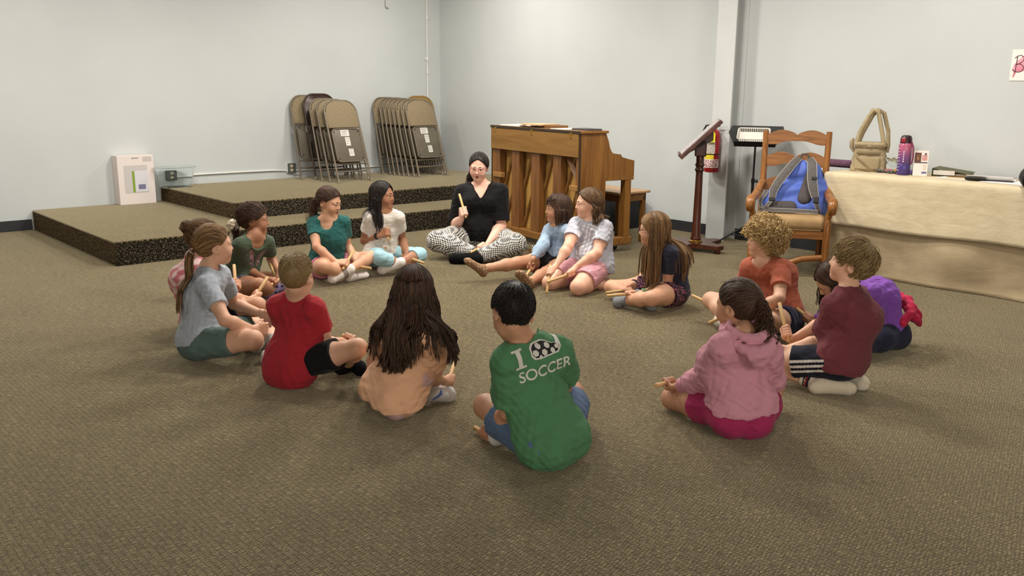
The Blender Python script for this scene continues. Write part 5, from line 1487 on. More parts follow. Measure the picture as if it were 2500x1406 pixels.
# ------------------------------------------------------------------ hair
A_ELL = np.array([0.0755, 0.0955, 0.0885]); C_ELL = np.array([0, -0.010, 0.024])
def build_hair(p, R, HF, hc, hs, B, T, seed):
    h = p['hair']; st = h['style']; rng = np.random.RandomState(seed + 11)
    W = lambda L: hc + (L @ HF) * hs         # head coords -> world
    def nrm_rows(a): return a / (np.linalg.norm(a, axis=-1, keepdims=True) + 1e-9)
    def on(dirs, e=0.0):
        """point on the (inflated) scalp ellipsoid along directions"""
        d = dirs / np.linalg.norm(dirs, axis=-1, keepdims=True)
        t = 1.0 / np.sqrt(((d / A_ELL) ** 2).sum(-1, keepdims=True))
        return C_ELL + d * (t + (e if np.isscalar(e) else e[..., None]))
    def slerp(a, b, n):
        a = a / np.linalg.norm(a, axis=-1, keepdims=True); b = b / np.linalg.norm(b, axis=-1, keepdims=True)
        om = np.arccos(np.clip((a * b).sum(-1), -0.999, 0.999))[:, None, None]
        t = np.linspace(0, 1, n)[None, :, None]
        return (np.sin((1 - t) * om) * a[:, None] + np.sin(t * om) * b[:, None]) / np.sin(om)
    Vs, Qs, Ts = [], [], []
    def add(V, Q, t):
        off = sum(len(v) for v in Vs); Vs.append(V); Qs.append(Q + off); Ts.append(t)
    def add_tubes(P, Rr, ns=5, tint=None):
        V, Q = tubes(P, Rr, ns)
        n = P.shape[0]
        tn = rng.uniform(0, 1, n) if tint is None else tint
        add(V, Q, np.repeat(tn, P.shape[1] * ns))
    # ---- scalp cap
    vol = h.get('vol', 0.006)
    cap_f = Field(hc - 0.16 * hs, hc + 0.16 * hs, VOX)
    cap_f.ell(W(C_ELL), HF, A_ELL * hs, 0.01, grow=vol)
    for q in h.get('lumps', []): cap_f.ell(W(np.array(q[:3])), HF, np.array(q[3:6]) * hs, 0.03)
    fy, fz, sl = h.get('front', (0.070, 0.060, 1.02))
    nl = nrm(HF[1] * sl - HF[2])
    pk = h.get('pk', 0.0)
    if pk:
        gx = np.stack(np.meshgrid(*cap_f.ax, indexing='ij'), -1).reshape(-1, 3)
        gl = (gx - hc) @ HF.T / hs
        dc = ((gl[:, 1] - fy) * sl - (gl[:, 2] - fz) - pk * np.abs(gl[:, 0])) * hs / math.sqrt(1 + sl * sl)
        cap_f.F = np.maximum(cap_f.F, dc.reshape(cap_f.F.shape).astype(f32))
    else: cap_f.cut(W(np.array([0, fy, fz])), nl)
    if h.get('ears', True):
        for sg in (-1, 1): cap_f.cap(W(np.array([sg * 0.07, -0.004, -0.018])), W(np.array([sg * 0.10, -0.004, -0.018])), (h.get('earr', 0.030) - 0.002) * hs, (h.get('earr', 0.030) - 0.002) * hs, 0.01, sign=-1)
    gs = h.get('groove', 0.0)
    if gs:
        wf = wrinkle(seed + 5, gs, 0.006, h.get('gstretch', (1, 1, 3)))
        cap_f.warp(wf)
    V, Q = cap_f.surface()
    if len(V): V = smooth_verts(V, Q, 1, 0.4); add(V, Q, np.full(len(V), 0.35))
    gdir = HF @ np.array([0, 0, -1.0])        # gravity in head coords
    nst = int(h.get('n', 420) * h.get('nm', 2.2)); r0 = h.get('r', 0.0032) * h.get('rm', 0.62)
    def scalp_dirs(n, margin=0.004):
        out = []
        while len(out) < n:
            d = rng.normal(size=(n * 3, 3)); d /= np.linalg.norm(d, axis=1, keepdims=True)
            q = on(d)
            ok = ((q[:, 1] - fy) * sl - (q[:, 2] - fz) - pk * np.abs(q[:, 0])) < -margin
            if h.get('ears', True):
                ok &= ~((np.abs(q[:, 0]) > 0.05) & (((q[:, 1] + 0.004) ** 2 + (q[:, 2] + 0.018) ** 2) < h.get('earr', 0.030) ** 2))
            out.extend(list(d[ok]))
        return np.array(out[:n])
    def hang(P0, D0, n, L, wave=0.0, wl=0.06, spread=0.0, layer=0.006, curl_end=0.0, stiff=0.55, clump=0.0):
        """strands falling under gravity, pushed off the body and clothes (world coords)"""
        m = len(P0); P = [P0]; D = D0.copy(); step = (L / n)[:, None] if not np.isscalar(L) else L / n
        lay = rng.uniform(0.3, 1.6, m) * layer
        side = rng.normal(size=(m, 3)); ph = rng.uniform(0, 6.28, m)
        for i in range(n):
            D = D * stiff + np.array([0, 0, -1.0]) * (1 - stiff) + side * spread * 0.1
            D /= np.linalg.norm(D, axis=1, keepdims=True)
            q = P[-1] + D * step
            for _ in range(3):
                d = np.minimum(B.sample(q), T.sample(q))
                pen = lay - d
                hit = pen > 0
                if hit.any():
                    gB, gT = B.grad(q[hit]), T.grad(q[hit])
                    g_ = np.where((B.sample(q[hit]) < T.sample(q[hit]))[:, None], gB, gT)
                    q[hit] += g_ * np.minimum(pen[hit], 0.02)[:, None]
            q[:, 2] = np.maximum(q[:, 2], 0.01)
            D = nrm_rows(q - P[-1])
            P.append(q)
        P = np.stack(P, 1)
        if clump and m > 40:
            gi = rng.choice(m, max(6, m // 16), replace=False)
            key = P[:, n // 3]
            near = ((key[:, None] - key[gi][None]) ** 2).sum(2).argmin(1)
            t_ = np.linspace(0, 1, n + 1)[None, :, None]
            G_ = P[gi][near]
            P = P + (G_ - P) * clump * np.clip(t_ * 1.3, 0, 1) ** 1.1 * rng.uniform(0.6, 1.0, (m, 1, 1))
            side = side[gi][near]; ph = ph[gi][near] + rng.normal(size=m) * 0.15; dirn = (P[:, -1] - P[:, 0])[gi][near]
        else:
            dirn = P[:, -1] - P[:, 0]
        if wave:
            t = np.linspace(0, 1, n + 1)[None, :, None]
            s1 = nrm_rows(np.cross(dirn, side))[:, None]
            s2 = nrm_rows(np.cross(dirn, s1[:, 0]))[:, None]
            arg = (t * (np.asarray(L).mean() / wl) * 2 * pi) + ph[:, None, None]
            P = P + (s1 * np.sin(arg) + s2 * np.cos(arg) * 0.6) * wave * np.clip(t * 1.6, 0, 1)
        return P
    def taper(n, k, tip=0.3, fat_=1.0): return r0 * hs * fat_ * rng.uniform(0.75, 1.25, (n, 1)) * np.linspace(1, tip, k)[None, :] ** 0.7 * np.minimum(1, 0.25 + np.linspace(0, 4, k))[None, :]

    if st in ('tie', 'bun'):
        tie = np.array(h.get('tie', (0, -0.108, -0.02)))
        d0 = scalp_dirs(nst)
        tdir = (tie - C_ELL)[None].repeat(nst, 0) + rng.normal(size=(nst, 3)) * 0.008
        tn_ = nrm_rows(tdir); wv_ = np.clip(-(d0 * tn_).sum(1, keepdims=True), 0, 1)
        dm = nrm_rows(d0 + tn_ + wv_ * np.array([[0, -0.1, 1.8]]))
        dd = np.concatenate([slerp(d0, dm, 7), slerp(dm, tdir, 7)[:, 1:]], 1)
        e = vol + rng.uniform(-0.002, 0.003, (nst, 1)) + np.zeros((nst, 13))
        if h.get('frizz'): e = e + rng.normal(size=(nst, 13)) * h['frizz']
        P = on(dd, e)
        add_tubes(W(P), taper(nst, 13, 0.6))
        tw = W(np.array(h.get('tail0', tie)))
        if st == 'tie':
            nt = h.get('nt', 160) * 2; L = h.get('L', 0.25) * rng.uniform(0.8, 1.05, nt)
            outd = nrm(HF[1] * h.get('out', (0, -1, 0))[1] + HF[0] * h.get('out', (0, -1, 0))[0] + HF[2] * h.get('out', (0, -1, 0))[2])
            tr = h.get('tr', 0.016)
            P0 = tw[None] + rng.normal(size=(nt, 3)) * tr * 0.45
            D0 = nrm_rows(outd[None] + rng.normal(size=(nt, 3)) * h.get('fan', 0.25))
            Pt = hang(P0, D0, 14, L, h.get('wave', 0.0), h.get('wl', 0.06), h.get('spread', 0.25), h.get('layer', 0.012), stiff=h.get('stiff', 0.55), clump=h.get('clump', 0.5))
            add_tubes(Pt, taper(nt, 15, 0.3, h.get('tfat', 1.2)))
        else:
            nb = h.get('nt', 120); rb = h.get('bun', 0.04) * hs
            c_ = W(tie + nrm(tie - C_ELL) * h.get('bun', 0.04) * 0.6)
            th = np.linspace(0, 2 * pi, 14)
            Pb = []
            for k in range(nb):
                a = nrm(rng.normal(size=3)); b = nrm(np.cross(a, rng.normal(size=3)))
                rr = rb * rng.uniform(0.75, 1.12)
                Pb.append(c_ + rr * (np.cos(th)[:, None] * a + np.sin(th)[:, None] * b) * (1 + 0.1 * rng.normal(size=(14, 1))))
            add_tubes(np.array(Pb), taper(nb, 14, 0.8, 1.3))
            cf = Field(c_ - 0.1, c_ + 0.1, VOX); cf.sph(c_, rb * 0.9, 0.0); V, Q = cf.surface(); add(V, Q, np.full(len(V), 0.2))
        if h.get('scrunchie'):
            b = MB()
            ax = nrm(outd if st == 'tie' else tw - W(C_ELL)); u_ = nrm(np.cross(ax, [0.3, 0.2, 1])); v_ = np.cross(ax, u_)
            rr = h.get('scr', 0.017)
            pts = [tuple(tw + ax * 0.008 + (u_ * math.cos(a) + v_ * math.sin(a)) * rr * (1 + 0.08 * math.sin(5 * a))) for a in np.linspace(0, 2 * pi, 25)]
            b.tube(pts, [h.get('scw', 0.007) * (1 + 0.22 * math.sin(9 * a)) for a in np.linspace(0, 2 * pi, 25)], 8)
            b.build('hair_tie', h['scrunchie'], R, smooth=True, angle=180)
    elif st == 'part':
        amin = math.radians(h.get('amin', 62))
        al = rng.uniform(amin, 2 * pi - amin, nst)
        px = h.get('partx', 0.0)
        aw = np.abs(np.where(al > pi, 2 * pi - al, al))
        yr = 0.066 - (aw - amin) / (pi - amin) * 0.145 + rng.normal(size=nst) * 0.006
        yr = yr + rng.uniform(0, 1, nst) ** 1.5 * np.maximum(0, 0.02 - yr)
        q0 = np.stack([px + np.sin(al) * np.abs(rng.normal(size=nst)) * 0.014, yr, 0.098 - 4.5 * np.clip(yr - 0.02, 0, 1) ** 2 - 6.0 * np.clip(-0.03 - yr, 0, 1) ** 2], 1)
        d0 = q0 - C_ELL
        rim = math.radians(h.get('rim', -22))
        d1 = np.stack([np.sin(al) * math.cos(rim), np.cos(al) * math.cos(rim), np.full(nst, math.sin(rim))], 1)
        dd = slerp(d0, d1, 9)
        lay = rng.uniform(0, 1, nst)
        e = (vol + 0.009 * lay[:, None] * np.linspace(0.2, 1, 9)[None])
        P = W(on(dd, e))
        if h.get('tuck', True):
            pass
        L = h.get('L', 0.3) * rng.uniform(0.82, 1.06, nst)
        D0 = nrm_rows(P[:, -1] - P[:, -2])
        Ph = hang(P[:, -1], D0, 14, L, h.get('wave', 0.0), h.get('wl', 0.07), h.get('spread', 0.1), h.get('layer', 0.012), stiff=h.get('stiff', 0.4), clump=h.get('clump', 0.6))
        PP = np.concatenate([P, Ph[:, 1:]], 1)
        for _ in range(3): PP[:, 1:-1] = PP[:, 1:-1] * 0.5 + (PP[:, :-2] + PP[:, 2:]) * 0.25
        add_tubes(PP, taper(nst, 23, h.get('tip', 0.45)))
        # cover strands rooted all over the scalp
        n3 = nst; d3 = scalp_dirs(n3)
        a3 = np.arctan2(d3[:, 0], d3[:, 1]); a3 = np.where(np.abs(a3) < amin, np.sign(a3 + 1e-6) * (amin + 0.1), a3)
        e3 = np.stack([np.sin(a3) * math.cos(rim), np.cos(a3) * math.cos(rim), np.full(n3, math.sin(rim))], 1)
        e3 = np.where((d3[:, 2] < math.sin(rim) + 0.15)[:, None], d3 + np.array([0, 0, -0.35]), e3)
        P3 = W(on(slerp(d3, e3, 9), vol + 0.002 + 0.006 * rng.uniform(0, 1, (n3, 1)) * np.linspace(0.2, 1, 9)[None]))
        H3 = hang(P3[:, -1], nrm_rows(P3[:, -1] - P3[:, -2]), 6, L * 0.3, 0, 0.07, h.get('spread', 0.1), h.get('layer', 0.012), stiff=h.get('stiff', 0.4))
        PP = np.concatenate([P3, H3[:, 1:]], 1)
        for _ in range(2): PP[:, 1:-1] = PP[:, 1:-1] * 0.5 + (PP[:, :-2] + PP[:, 2:]) * 0.25
        add_tubes(PP, taper(n3, 15, 0.4))
        # inner mass so no scalp shows through
        n2 = nst // 2
        al2 = rng.uniform(amin + 0.05, 2 * pi - amin - 0.05, n2)
        d2 = np.stack([np.sin(al2), np.cos(al2), rng.uniform(-0.35, 0.25, n2)], 1)
        P2 = W(on(d2, np.full(n2, vol * 0.6)))
        Ph2 = hang(P2, np.tile([0, 0, -1.0], (n2, 1)) + nrm_rows(P2 - hc) * 0.2, 12, L[:n2] * 0.95, h.get('wave', 0.0) * 0.6, h.get('wl', 0.07), h.get('spread', 0.1), h.get('layer', 0.012) * 0.6, stiff=0.4, clump=h.get('clump', 0.6))
        add_tubes(Ph2, taper(n2, 13, 0.5, 1.35), tint=rng.uniform(0, 0.5, n2))
    elif st == 'short':
        crown = np.array(h.get('crown', (0.006, -0.055, 0.09))) - C_ELL
        d0 = scalp_dirs(nst)
        ln = h.get('L', 0.05) * rng.uniform(0.7, 1.15, nst)
        away = d0 - nrm(crown)[None] * (d0 @ nrm(crown))[:, None] * 0.9
        away = nrm_rows(away + np.array(h.get('sweep', (0, 0.25, -0.1)))[None] + rng.normal(size=(nst, 3)) * h.get('rand', 0.12))
        k = 8
        t = np.linspace(0, 1, k)
        d1 = nrm_rows(d0 + away * (ln / 0.085)[:, None])
        dd = slerp(d0, d1, k)
        lift = h.get('lift', 0.006)
        topw = np.clip(d0[:, 2], 0, 1) if h.get('toponly') else np.ones(nst)
        e = vol * 0.6 + lift * topw[:, None] * np.sin(t * pi * 0.75)[None] * rng.uniform(0.5, 1.5, (nst, 1))
        add_tubes(W(on(dd, e)), taper(nst, k, 0.25))
    elif st == 'curl':
        d0 = scalp_dirs(nst, 0.0)
        p0 = on(d0, np.full(nst, vol * 0.3))
        k = 20; t = np.linspace(0, 1, k)[None, :, None]
        ax = nrm_rows(d0 * h.get('puff', 0.8) + gdir[None] * 0.75 + rng.normal(size=(nst, 3)) * 0.35)
        u_ = nrm_rows(np.cross(ax, rng.normal(size=(nst, 3)))); v_ = np.cross(ax, u_)
        Lc = h.get('L', 0.06) * rng.uniform(0.6, 1.2, (nst, 1, 1)); cr = h.get('cr', 0.011) * rng.uniform(0.6, 1.3, (nst, 1, 1)); tn = rng.uniform(1.0, 2.2, (nst, 1, 1)) * 2 * pi
        P = p0[:, None] + ax[:, None] * Lc * t + cr * np.minimum(1, t * 3) * (u_[:, None] * np.cos(tn * t) + v_[:, None] * np.sin(tn * t))
        P = P + d0[:, None] * h.get('vol2', 0.012) * np.sin(t * pi * 0.8)
        add_tubes(W(P), taper(nst, k, 0.4))
    if st in ('tie',) and h.get('curltail'):
        nt = h['curltail']; tw = W(np.array(h['tie']))
        k = 26; t = np.linspace(0, 1, k)[None, :, None]
        L = h['L'] * rng.uniform(0.45, 1.05, (nt, 1, 1))
        outd = nrm(HF[1] * -0.75 + np.array([0, 0, -0.4]))
        ax = nrm_rows(outd[None] + rng.normal(size=(nt, 3)) * 0.35); dn = np.array([0, 0, -1.0])
        base = tw + ax[:, None] * L * 0.42 * np.sin(t * pi * 0.5) + dn * L * 0.85 * t ** 1.5
        u_ = nrm_rows(np.cross(ax, rng.normal(size=(nt, 3)))); v_ = nrm_rows(np.cross(dn[None], u_))
        tn = rng.uniform(4.5, 7, (nt, 1, 1)) * 2 * pi * (L / 0.25)
        P = base + 0.0075 * np.minimum(1, t * 4) * (u_[:, None] * np.cos(tn * t) + v_[:, None] * np.sin(tn * t))
        f = P.reshape(-1, 3)
        for _ in range(7):
            d = T.sample(f); hit = d < 0.006
            if hit.any(): f[hit] += T.grad(f[hit]) * (0.009 - d[hit])[:, None].clip(0, 0.025)
        add_tubes(f.reshape(P.shape), taper(nt, k, 0.5, 1.0))
    if h.get('bangs'):
        nb = h['bangs']
        al = rng.uniform(-0.95, 0.95, nb)
        d0 = np.stack([np.sin(al) * 0.05, np.full(nb, 0.035), np.full(nb, 0.085)], 1)
        el_ = math.radians(h.get('bang_el', 6))
        d1 = np.stack([np.sin(al) * math.cos(el_), np.cos(al) * math.cos(el_), np.full(nb, math.sin(el_))], 1) + rng.normal(size=(nb, 3)) * 0.04
        dd = slerp(d0, d1, 10)
        e = vol + rng.uniform(0, 0.006, (nb, 1)) + 0.004 * np.sin(np.linspace(0, pi, 10))[None]
        add_tubes(W(on(dd, e)), taper(nb, 10, 0.4))
    if h.get('wisps'):
        nw = h['wisps']; d0 = scalp_dirs(nw)
        P0 = W(on(d0, np.full(nw, vol)))
        k = 8; t = np.linspace(0, 1, k)[None, :, None]
        ax = nrm_rows((d0 @ HF) + rng.normal(size=(nw, 3)) * 0.8)
        P = P0[:, None] + ax[:, None] * 0.03 * t + np.array([0, 0, -0.02]) * t ** 2
        add_tubes(P, np.full((nw, k), 0.0009), 3)
    V = np.concatenate(Vs); Q = np.concatenate(Qs); tt = np.concatenate(Ts)
    mesh_np('hair', V, Q, h['mat'], R, tint=tt)

def drape_print(name, me_polys, info, origin, right, upv, normal, mat, off=0.0015):
    """lay flat artwork (verts (n,2) in metres + faces) on a shirt: dropped onto the cloth along -normal"""
    V, F = me_polys
    bv = BVHTree.FromPolygons([Vector(v) for v in info['topV']], [tuple(int(i) for i in q) for q in info['topQ']])
    out = []
    for (a, b) in V:
        q = origin + right * a + upv * b
        hit = bv.ray_cast(Vector(q + normal * 0.12), Vector(-normal))
        if hit[0] is None:
            nr = bv.find_nearest(Vector(q)); out.append(Vector(nr[0]) + nr[1] * off)
        else:
            out.append(hit[0] + Vector(normal) * off)
    me = bpy.data.meshes.new(name)
    me.from_pydata([tuple(v) for v in out], [], F); me.update()
    return link(name, me, mat, info['R'], smooth=True)

def text_polys(body, size, xs=1.0, font_bold=0.0, cut=3):
    cu = bpy.data.curves.new('tmp', 'FONT'); cu.body = body; cu.size = size; cu.align_x = 'CENTER'; cu.align_y = 'CENTER'; cu.offset = font_bold
    o = bpy.data.objects.new('tmp', cu); COL.objects.link(o)
    me = bpy.data.meshes.new_from_object(o.evaluated_get(bpy.context.evaluated_depsgraph_get()))
    bm = bmesh.new(); bm.from_mesh(me)
    bmesh.ops.triangulate(bm, faces=bm.faces)
    bmesh.ops.subdivide_edges(bm, edges=[e for e in bm.edges if e.calc_length() > 0.008], cuts=cut, use_grid_fill=False)
    bmesh.ops.triangulate(bm, faces=bm.faces)
    V = [(v.co.x * xs, v.co.y) for v in bm.verts]; bm.verts.index_update()
    F = [tuple(v.index for v in f.verts) for f in bm.faces]
    bm.free(); bpy.data.objects.remove(o); bpy.data.curves.remove(cu); bpy.data.meshes.remove(me)
    return V, F

def blob_poly(pts, n=5):
    """fan-filled polygon, subdivided rings towards its centre"""
    P = np.array(pts, float); c = P.mean(0); V = []; F = []
    m = len(P)
    for k in range(n + 1):
        t = 1 - k / (n + 0.001)
        V += [tuple(c + (q - c) * max(t, 0.0)) for q in P]
    for k in range(n):
        for i in range(m):
            F.append((k * m + i, k * m + (i + 1) % m, (k + 1) * m + (i + 1) % m, (k + 1) * m + i))
    return V, F
POSE = {
 'P1': dict(s=1.002, hy=-12.3, sticks={'L': ([0.302, 0.706, 0.641], 0.15), 'R': ([0.709, 0.288, 0.644], 0.15)},
  X=[[1.967, 4.894, 0.1], [1.98, 4.969, 0.085], [1.969, 4.819, 0.086], [1.9, 4.91, 0.325], [1.994, 4.869, 0.43], [2.005, 4.883, 0.558], [1.984, 4.995, 0.43], [1.917, 4.774, 0.403], [2.031, 5.066, 0.213], [2.037, 4.654, 0.244], [2.204, 4.976, 0.199], [2.199, 4.75, 0.191], [2.215, 4.931, 0.245], [2.259, 4.774, 0.199], [2.277, 5.098, 0.106], [2.158, 4.577, 0.195], [2.295, 4.803, 0.054], [2.219, 4.837, 0.057], [2.255, 4.685, 0.037], [2.203, 4.96, 0.036]]),
 'P2': dict(s=1.005, hy=-4.8, sticks={},
  X=[[1.768, 4.43, 0.099], [1.841, 4.46, 0.101], [1.727, 4.363, 0.102], [1.796, 4.454, 0.331], [1.823, 4.424, 0.472], [1.864, 4.425, 0.596], [1.922, 4.491, 0.42], [1.77, 4.32, 0.413], [2.021, 4.576, 0.227], [1.779, 4.144, 0.263], [2.094, 4.397, 0.197], [1.949, 4.183, 0.173], [2.1, 4.334, 0.179], [2.007, 4.21, 0.163], [2.167, 4.499, 0.098], [1.895, 4.087, 0.15], [2.082, 4.216, 0.042], [2.02, 4.34, 0.045], [1.983, 4.139, 0.03], [2.021, 4.465, 0.033]]),
 'P3': dict(s=0.965, hy=-27.3, sticks={'R': ([0.756, 0.653, 0.04], 0.13), 'L': ([0.021, 0.754, 0.656], 0.16)},
  X=[[2.531, 5.605, 0.096], [2.555, 5.675, 0.087], [2.482, 5.55, 0.088], [2.568, 5.573, 0.318], [2.596, 5.489, 0.43], [2.622, 5.542, 0.537], [2.7, 5.524, 0.377], [2.484, 5.466, 0.387], [2.793, 5.662, 0.227], [2.56, 5.55, 0.194], [2.758, 5.487, 0.168], [2.605, 5.371, 0.159], [2.735, 5.446, 0.126], [2.626, 5.312, 0.162], [2.856, 5.589, 0.086], [2.492, 5.243, 0.153], [2.689, 5.352, 0.091], [2.701, 5.412, 0.045], [2.576, 5.312, 0.074], [2.757, 5.518, 0.033]]),
 'P4': dict(s=0.948, hy=42.2, sticks={'R': ([0.14, -0.986, -0.087], 0.17)},
  X=[[1.92, 3.743, 0.095], [1.907, 3.813, 0.081], [1.958, 3.685, 0.114], [1.982, 3.707, 0.306], [1.94, 3.697, 0.439], [1.926, 3.658, 0.551], [1.886, 3.79, 0.386], [1.977, 3.59, 0.398], [1.977, 3.896, 0.216], [2.061, 3.635, 0.201], [2.136, 3.86, 0.13], [2.203, 3.746, 0.164], [2.192, 3.836, 0.123], [2.254, 3.773, 0.143], [2.136, 4.018, 0.101], [2.107, 3.437, 0.217], [2.244, 3.76, 0.051], [2.175, 3.668, 0.065], [2.245, 3.642, 0.035], [2.268, 3.739, 0.044]]),
 'P5': dict(s=0.968, hy=-62.0, sticks={'R': ([0.734, 0.472, 0.489], 0.16), 'L': ([0.013, -0.996, 0.087], 0.17)},
  X=[[3.327, 5.826, 0.097], [3.392, 5.86, 0.082], [3.256, 5.809, 0.083], [3.323, 5.773, 0.318], [3.311, 5.77, 0.459], [3.333, 5.777, 0.58], [3.415, 5.716, 0.425], [3.246, 5.863, 0.415], [3.49, 5.799, 0.231], [3.179, 5.71, 0.265], [3.462, 5.641, 0.131], [3.26, 5.575, 0.16], [3.467, 5.581, 0.111], [3.295, 5.523, 0.165], [3.587, 5.624, 0.153], [3.131, 5.528, 0.153], [3.318, 5.532, 0.094], [3.393, 5.582, 0.041], [3.204, 5.537, 0.054], [3.511, 5.603, 0.029]]),
 'P6': dict(s=0.988, hy=-61.4, sticks={'R': ([0.262, 0.464, 0.846], 0.17), 'L': ([0.287, -0.945, -0.159], 0.17)},
  X=[[3.844, 5.872, 0.1], [3.901, 5.921, 0.088], [3.77, 5.853, 0.097], [3.838, 5.835, 0.329], [3.821, 5.785, 0.465], [3.823, 5.808, 0.59], [3.923, 5.735, 0.413], [3.71, 5.819, 0.418], [4.014, 5.824, 0.223], [3.73, 5.938, 0.224], [3.949, 5.671, 0.124], [3.748, 5.756, 0.285], [3.921, 5.619, 0.098], [3.781, 5.709, 0.314], [4.05, 5.638, 0.116], [3.631, 5.569, 0.149], [3.77, 5.545, 0.092], [3.906, 5.585, 0.042], [3.658, 5.582, 0.054], [3.98, 5.683, 0.032]]),
 'P7': dict(s=1.264, hy=-137.6, sticks={'R': ([0.131, 0.561, 0.818], 0.17), 'L': ([-0.943, -0.281, -0.18], 0.17)},
  X=[[4.877, 5.854, 0.127], [4.963, 5.809, 0.116], [4.827, 5.939, 0.125], [4.889, 5.873, 0.423], [4.857, 5.846, 0.604], [4.824, 5.839, 0.761], [4.951, 5.716, 0.55], [4.723, 5.928, 0.541], [4.925, 5.66, 0.264], [4.706, 6.004, 0.258], [4.721, 5.584, 0.148], [4.6, 5.797, 0.34], [4.651, 5.555, 0.117], [4.564, 5.75, 0.397], [4.871, 5.409, 0.141], [4.42, 5.894, 0.155], [4.52, 5.523, 0.053], [4.605, 5.579, 0.053], [4.399, 5.628, 0.039], [4.761, 5.556, 0.046]]),
 'P8': dict(s=0.979, hy=153.3, sticks={'R': ([-0.833, -0.421, -0.36], 0.13), 'L': ([-0.996, -0.06, 0.062], 0.15)},
  X=[[4.782, 4.803, 0.098], [4.82, 4.738, 0.09], [4.716, 4.84, 0.104], [4.856, 4.776, 0.313], [4.741, 4.799, 0.391], [4.754, 4.799, 0.516], [4.737, 4.683, 0.35], [4.772, 4.905, 0.334], [4.799, 4.766, 0.151], [4.596, 4.797, 0.244], [4.618, 4.804, 0.097], [4.433, 4.728, 0.174], [4.566, 4.824, 0.062], [4.423, 4.758, 0.118], [4.511, 4.669, 0.064], [4.398, 4.857, 0.125], [4.237, 4.565, 0.044], [4.12, 4.949, 0.1], [4.144, 4.556, 0.122], [4.019, 4.981, 0.163]]),
 'P9': dict(s=0.941, hy=149.3, sticks={'R': ([-0.539, -0.409, -0.737], 0.17), 'L': ([-0.942, 0.246, -0.227], 0.19)},
  X=[[4.646, 4.325, 0.166], [4.629, 4.255, 0.158], [4.623, 4.395, 0.159], [4.71, 4.389, 0.368], [4.645, 4.356, 0.487], [4.651, 4.38, 0.608], [4.698, 4.259, 0.436], [4.599, 4.455, 0.44], [4.561, 4.203, 0.275], [4.444, 4.375, 0.311], [4.413, 4.265, 0.186], [4.307, 4.357, 0.19], [4.357, 4.261, 0.161], [4.254, 4.342, 0.164], [4.35, 4.173, 0.063], [4.341, 4.445, 0.051], [4.627, 4.222, 0.038], [4.623, 4.424, 0.047], [4.74, 4.253, 0.034], [4.74, 4.429, 0.034]]),
 'P10': dict(s=0.980, hy=121.0, sticks={'L': ([-0.909, 0.416, -0.016], 0.17), 'R': ([-0.972, 0.234, -0.009], 0.17)},
  X=[[4.638, 3.608, 0.1], [4.613, 3.536, 0.1], [4.612, 3.682, 0.096], [4.635, 3.583, 0.328], [4.529, 3.631, 0.41], [4.486, 3.637, 0.526], [4.506, 3.514, 0.382], [4.58, 3.727, 0.353], [4.525, 3.537, 0.157], [4.67, 3.824, 0.169], [4.352, 3.608, 0.122], [4.485, 3.792, 0.133], [4.315, 3.654, 0.096], [4.43, 3.812, 0.107], [4.299, 3.484, 0.115], [4.457, 3.962, 0.084], [4.325, 3.767, 0.041], [4.412, 3.672, 0.064], [4.401, 3.863, 0.033], [4.398, 3.555, 0.033]]),
 'P11': dict(s=1.021, hy=140.1, sticks={'R': ([-0.087, 0.966, 0.245], 0.18), 'L': ([-0.61, 0.658, -0.441], 0.211)},
  X=[[4.615, 2.761, 0.102], [4.606, 2.685, 0.087], [4.587, 2.836, 0.109], [4.624, 2.807, 0.337], [4.511, 2.831, 0.431], [4.528, 2.844, 0.56], [4.518, 2.707, 0.407], [4.538, 2.94, 0.37], [4.355, 2.611, 0.265], [4.681, 3.057, 0.223], [4.349, 2.781, 0.161], [4.502, 3.065, 0.133], [4.326, 2.839, 0.139], [4.448, 3.087, 0.101], [4.286, 2.62, 0.146], [4.457, 3.142, 0.144], [4.327, 2.914, 0.069], [4.355, 2.871, 0.043], [4.383, 3.026, 0.044], [4.361, 2.744, 0.034]]),
 'P12': dict(s=0.948, hy=106.8, sticks={'R': ([0.414, 0.555, 0.721], 0.17)},
  X=[[3.87, 1.972, 0.158], [3.798, 1.985, 0.161], [3.939, 1.998, 0.155], [3.915, 1.917, 0.37], [3.907, 1.986, 0.494], [3.938, 1.993, 0.619], [3.804, 1.999, 0.425], [4.02, 1.99, 0.445], [3.868, 2.074, 0.229], [4.017, 2.143, 0.287], [3.747, 2.202, 0.174], [3.926, 2.264, 0.181], [3.748, 2.264, 0.167], [3.879, 2.286, 0.214], [3.732, 2.279, 0.094], [3.927, 2.299, 0.09], [3.769, 2.001, 0.046], [3.977, 2.024, 0.04], [3.819, 1.894, 0.045], [3.975, 1.906, 0.032]]),
 'P13': dict(s=0.977, hy=142.9, sticks={'R': ([0.363, 0.901, 0.238], 0.15)},
  X=[[4.803, 2.192, 0.098], [4.762, 2.13, 0.086], [4.862, 2.238, 0.086], [4.717, 2.23, 0.307], [4.594, 2.297, 0.335], [4.547, 2.404, 0.384], [4.575, 2.177, 0.338], [4.673, 2.377, 0.287], [4.643, 2.152, 0.123], [4.795, 2.487, 0.131], [4.524, 2.301, 0.139], [4.609, 2.525, 0.107], [4.486, 2.354, 0.131], [4.548, 2.535, 0.119], [4.446, 2.151, 0.104], [4.822, 2.552, 0.105], [4.559, 2.417, 0.052], [4.613, 2.353, 0.051], [4.646, 2.5, 0.036], [4.569, 2.241, 0.035]]),
 'P14': dict(s=0.986, hy=85.4, sticks={'L': ([-0.975, -0.178, 0.131], 0.12)},
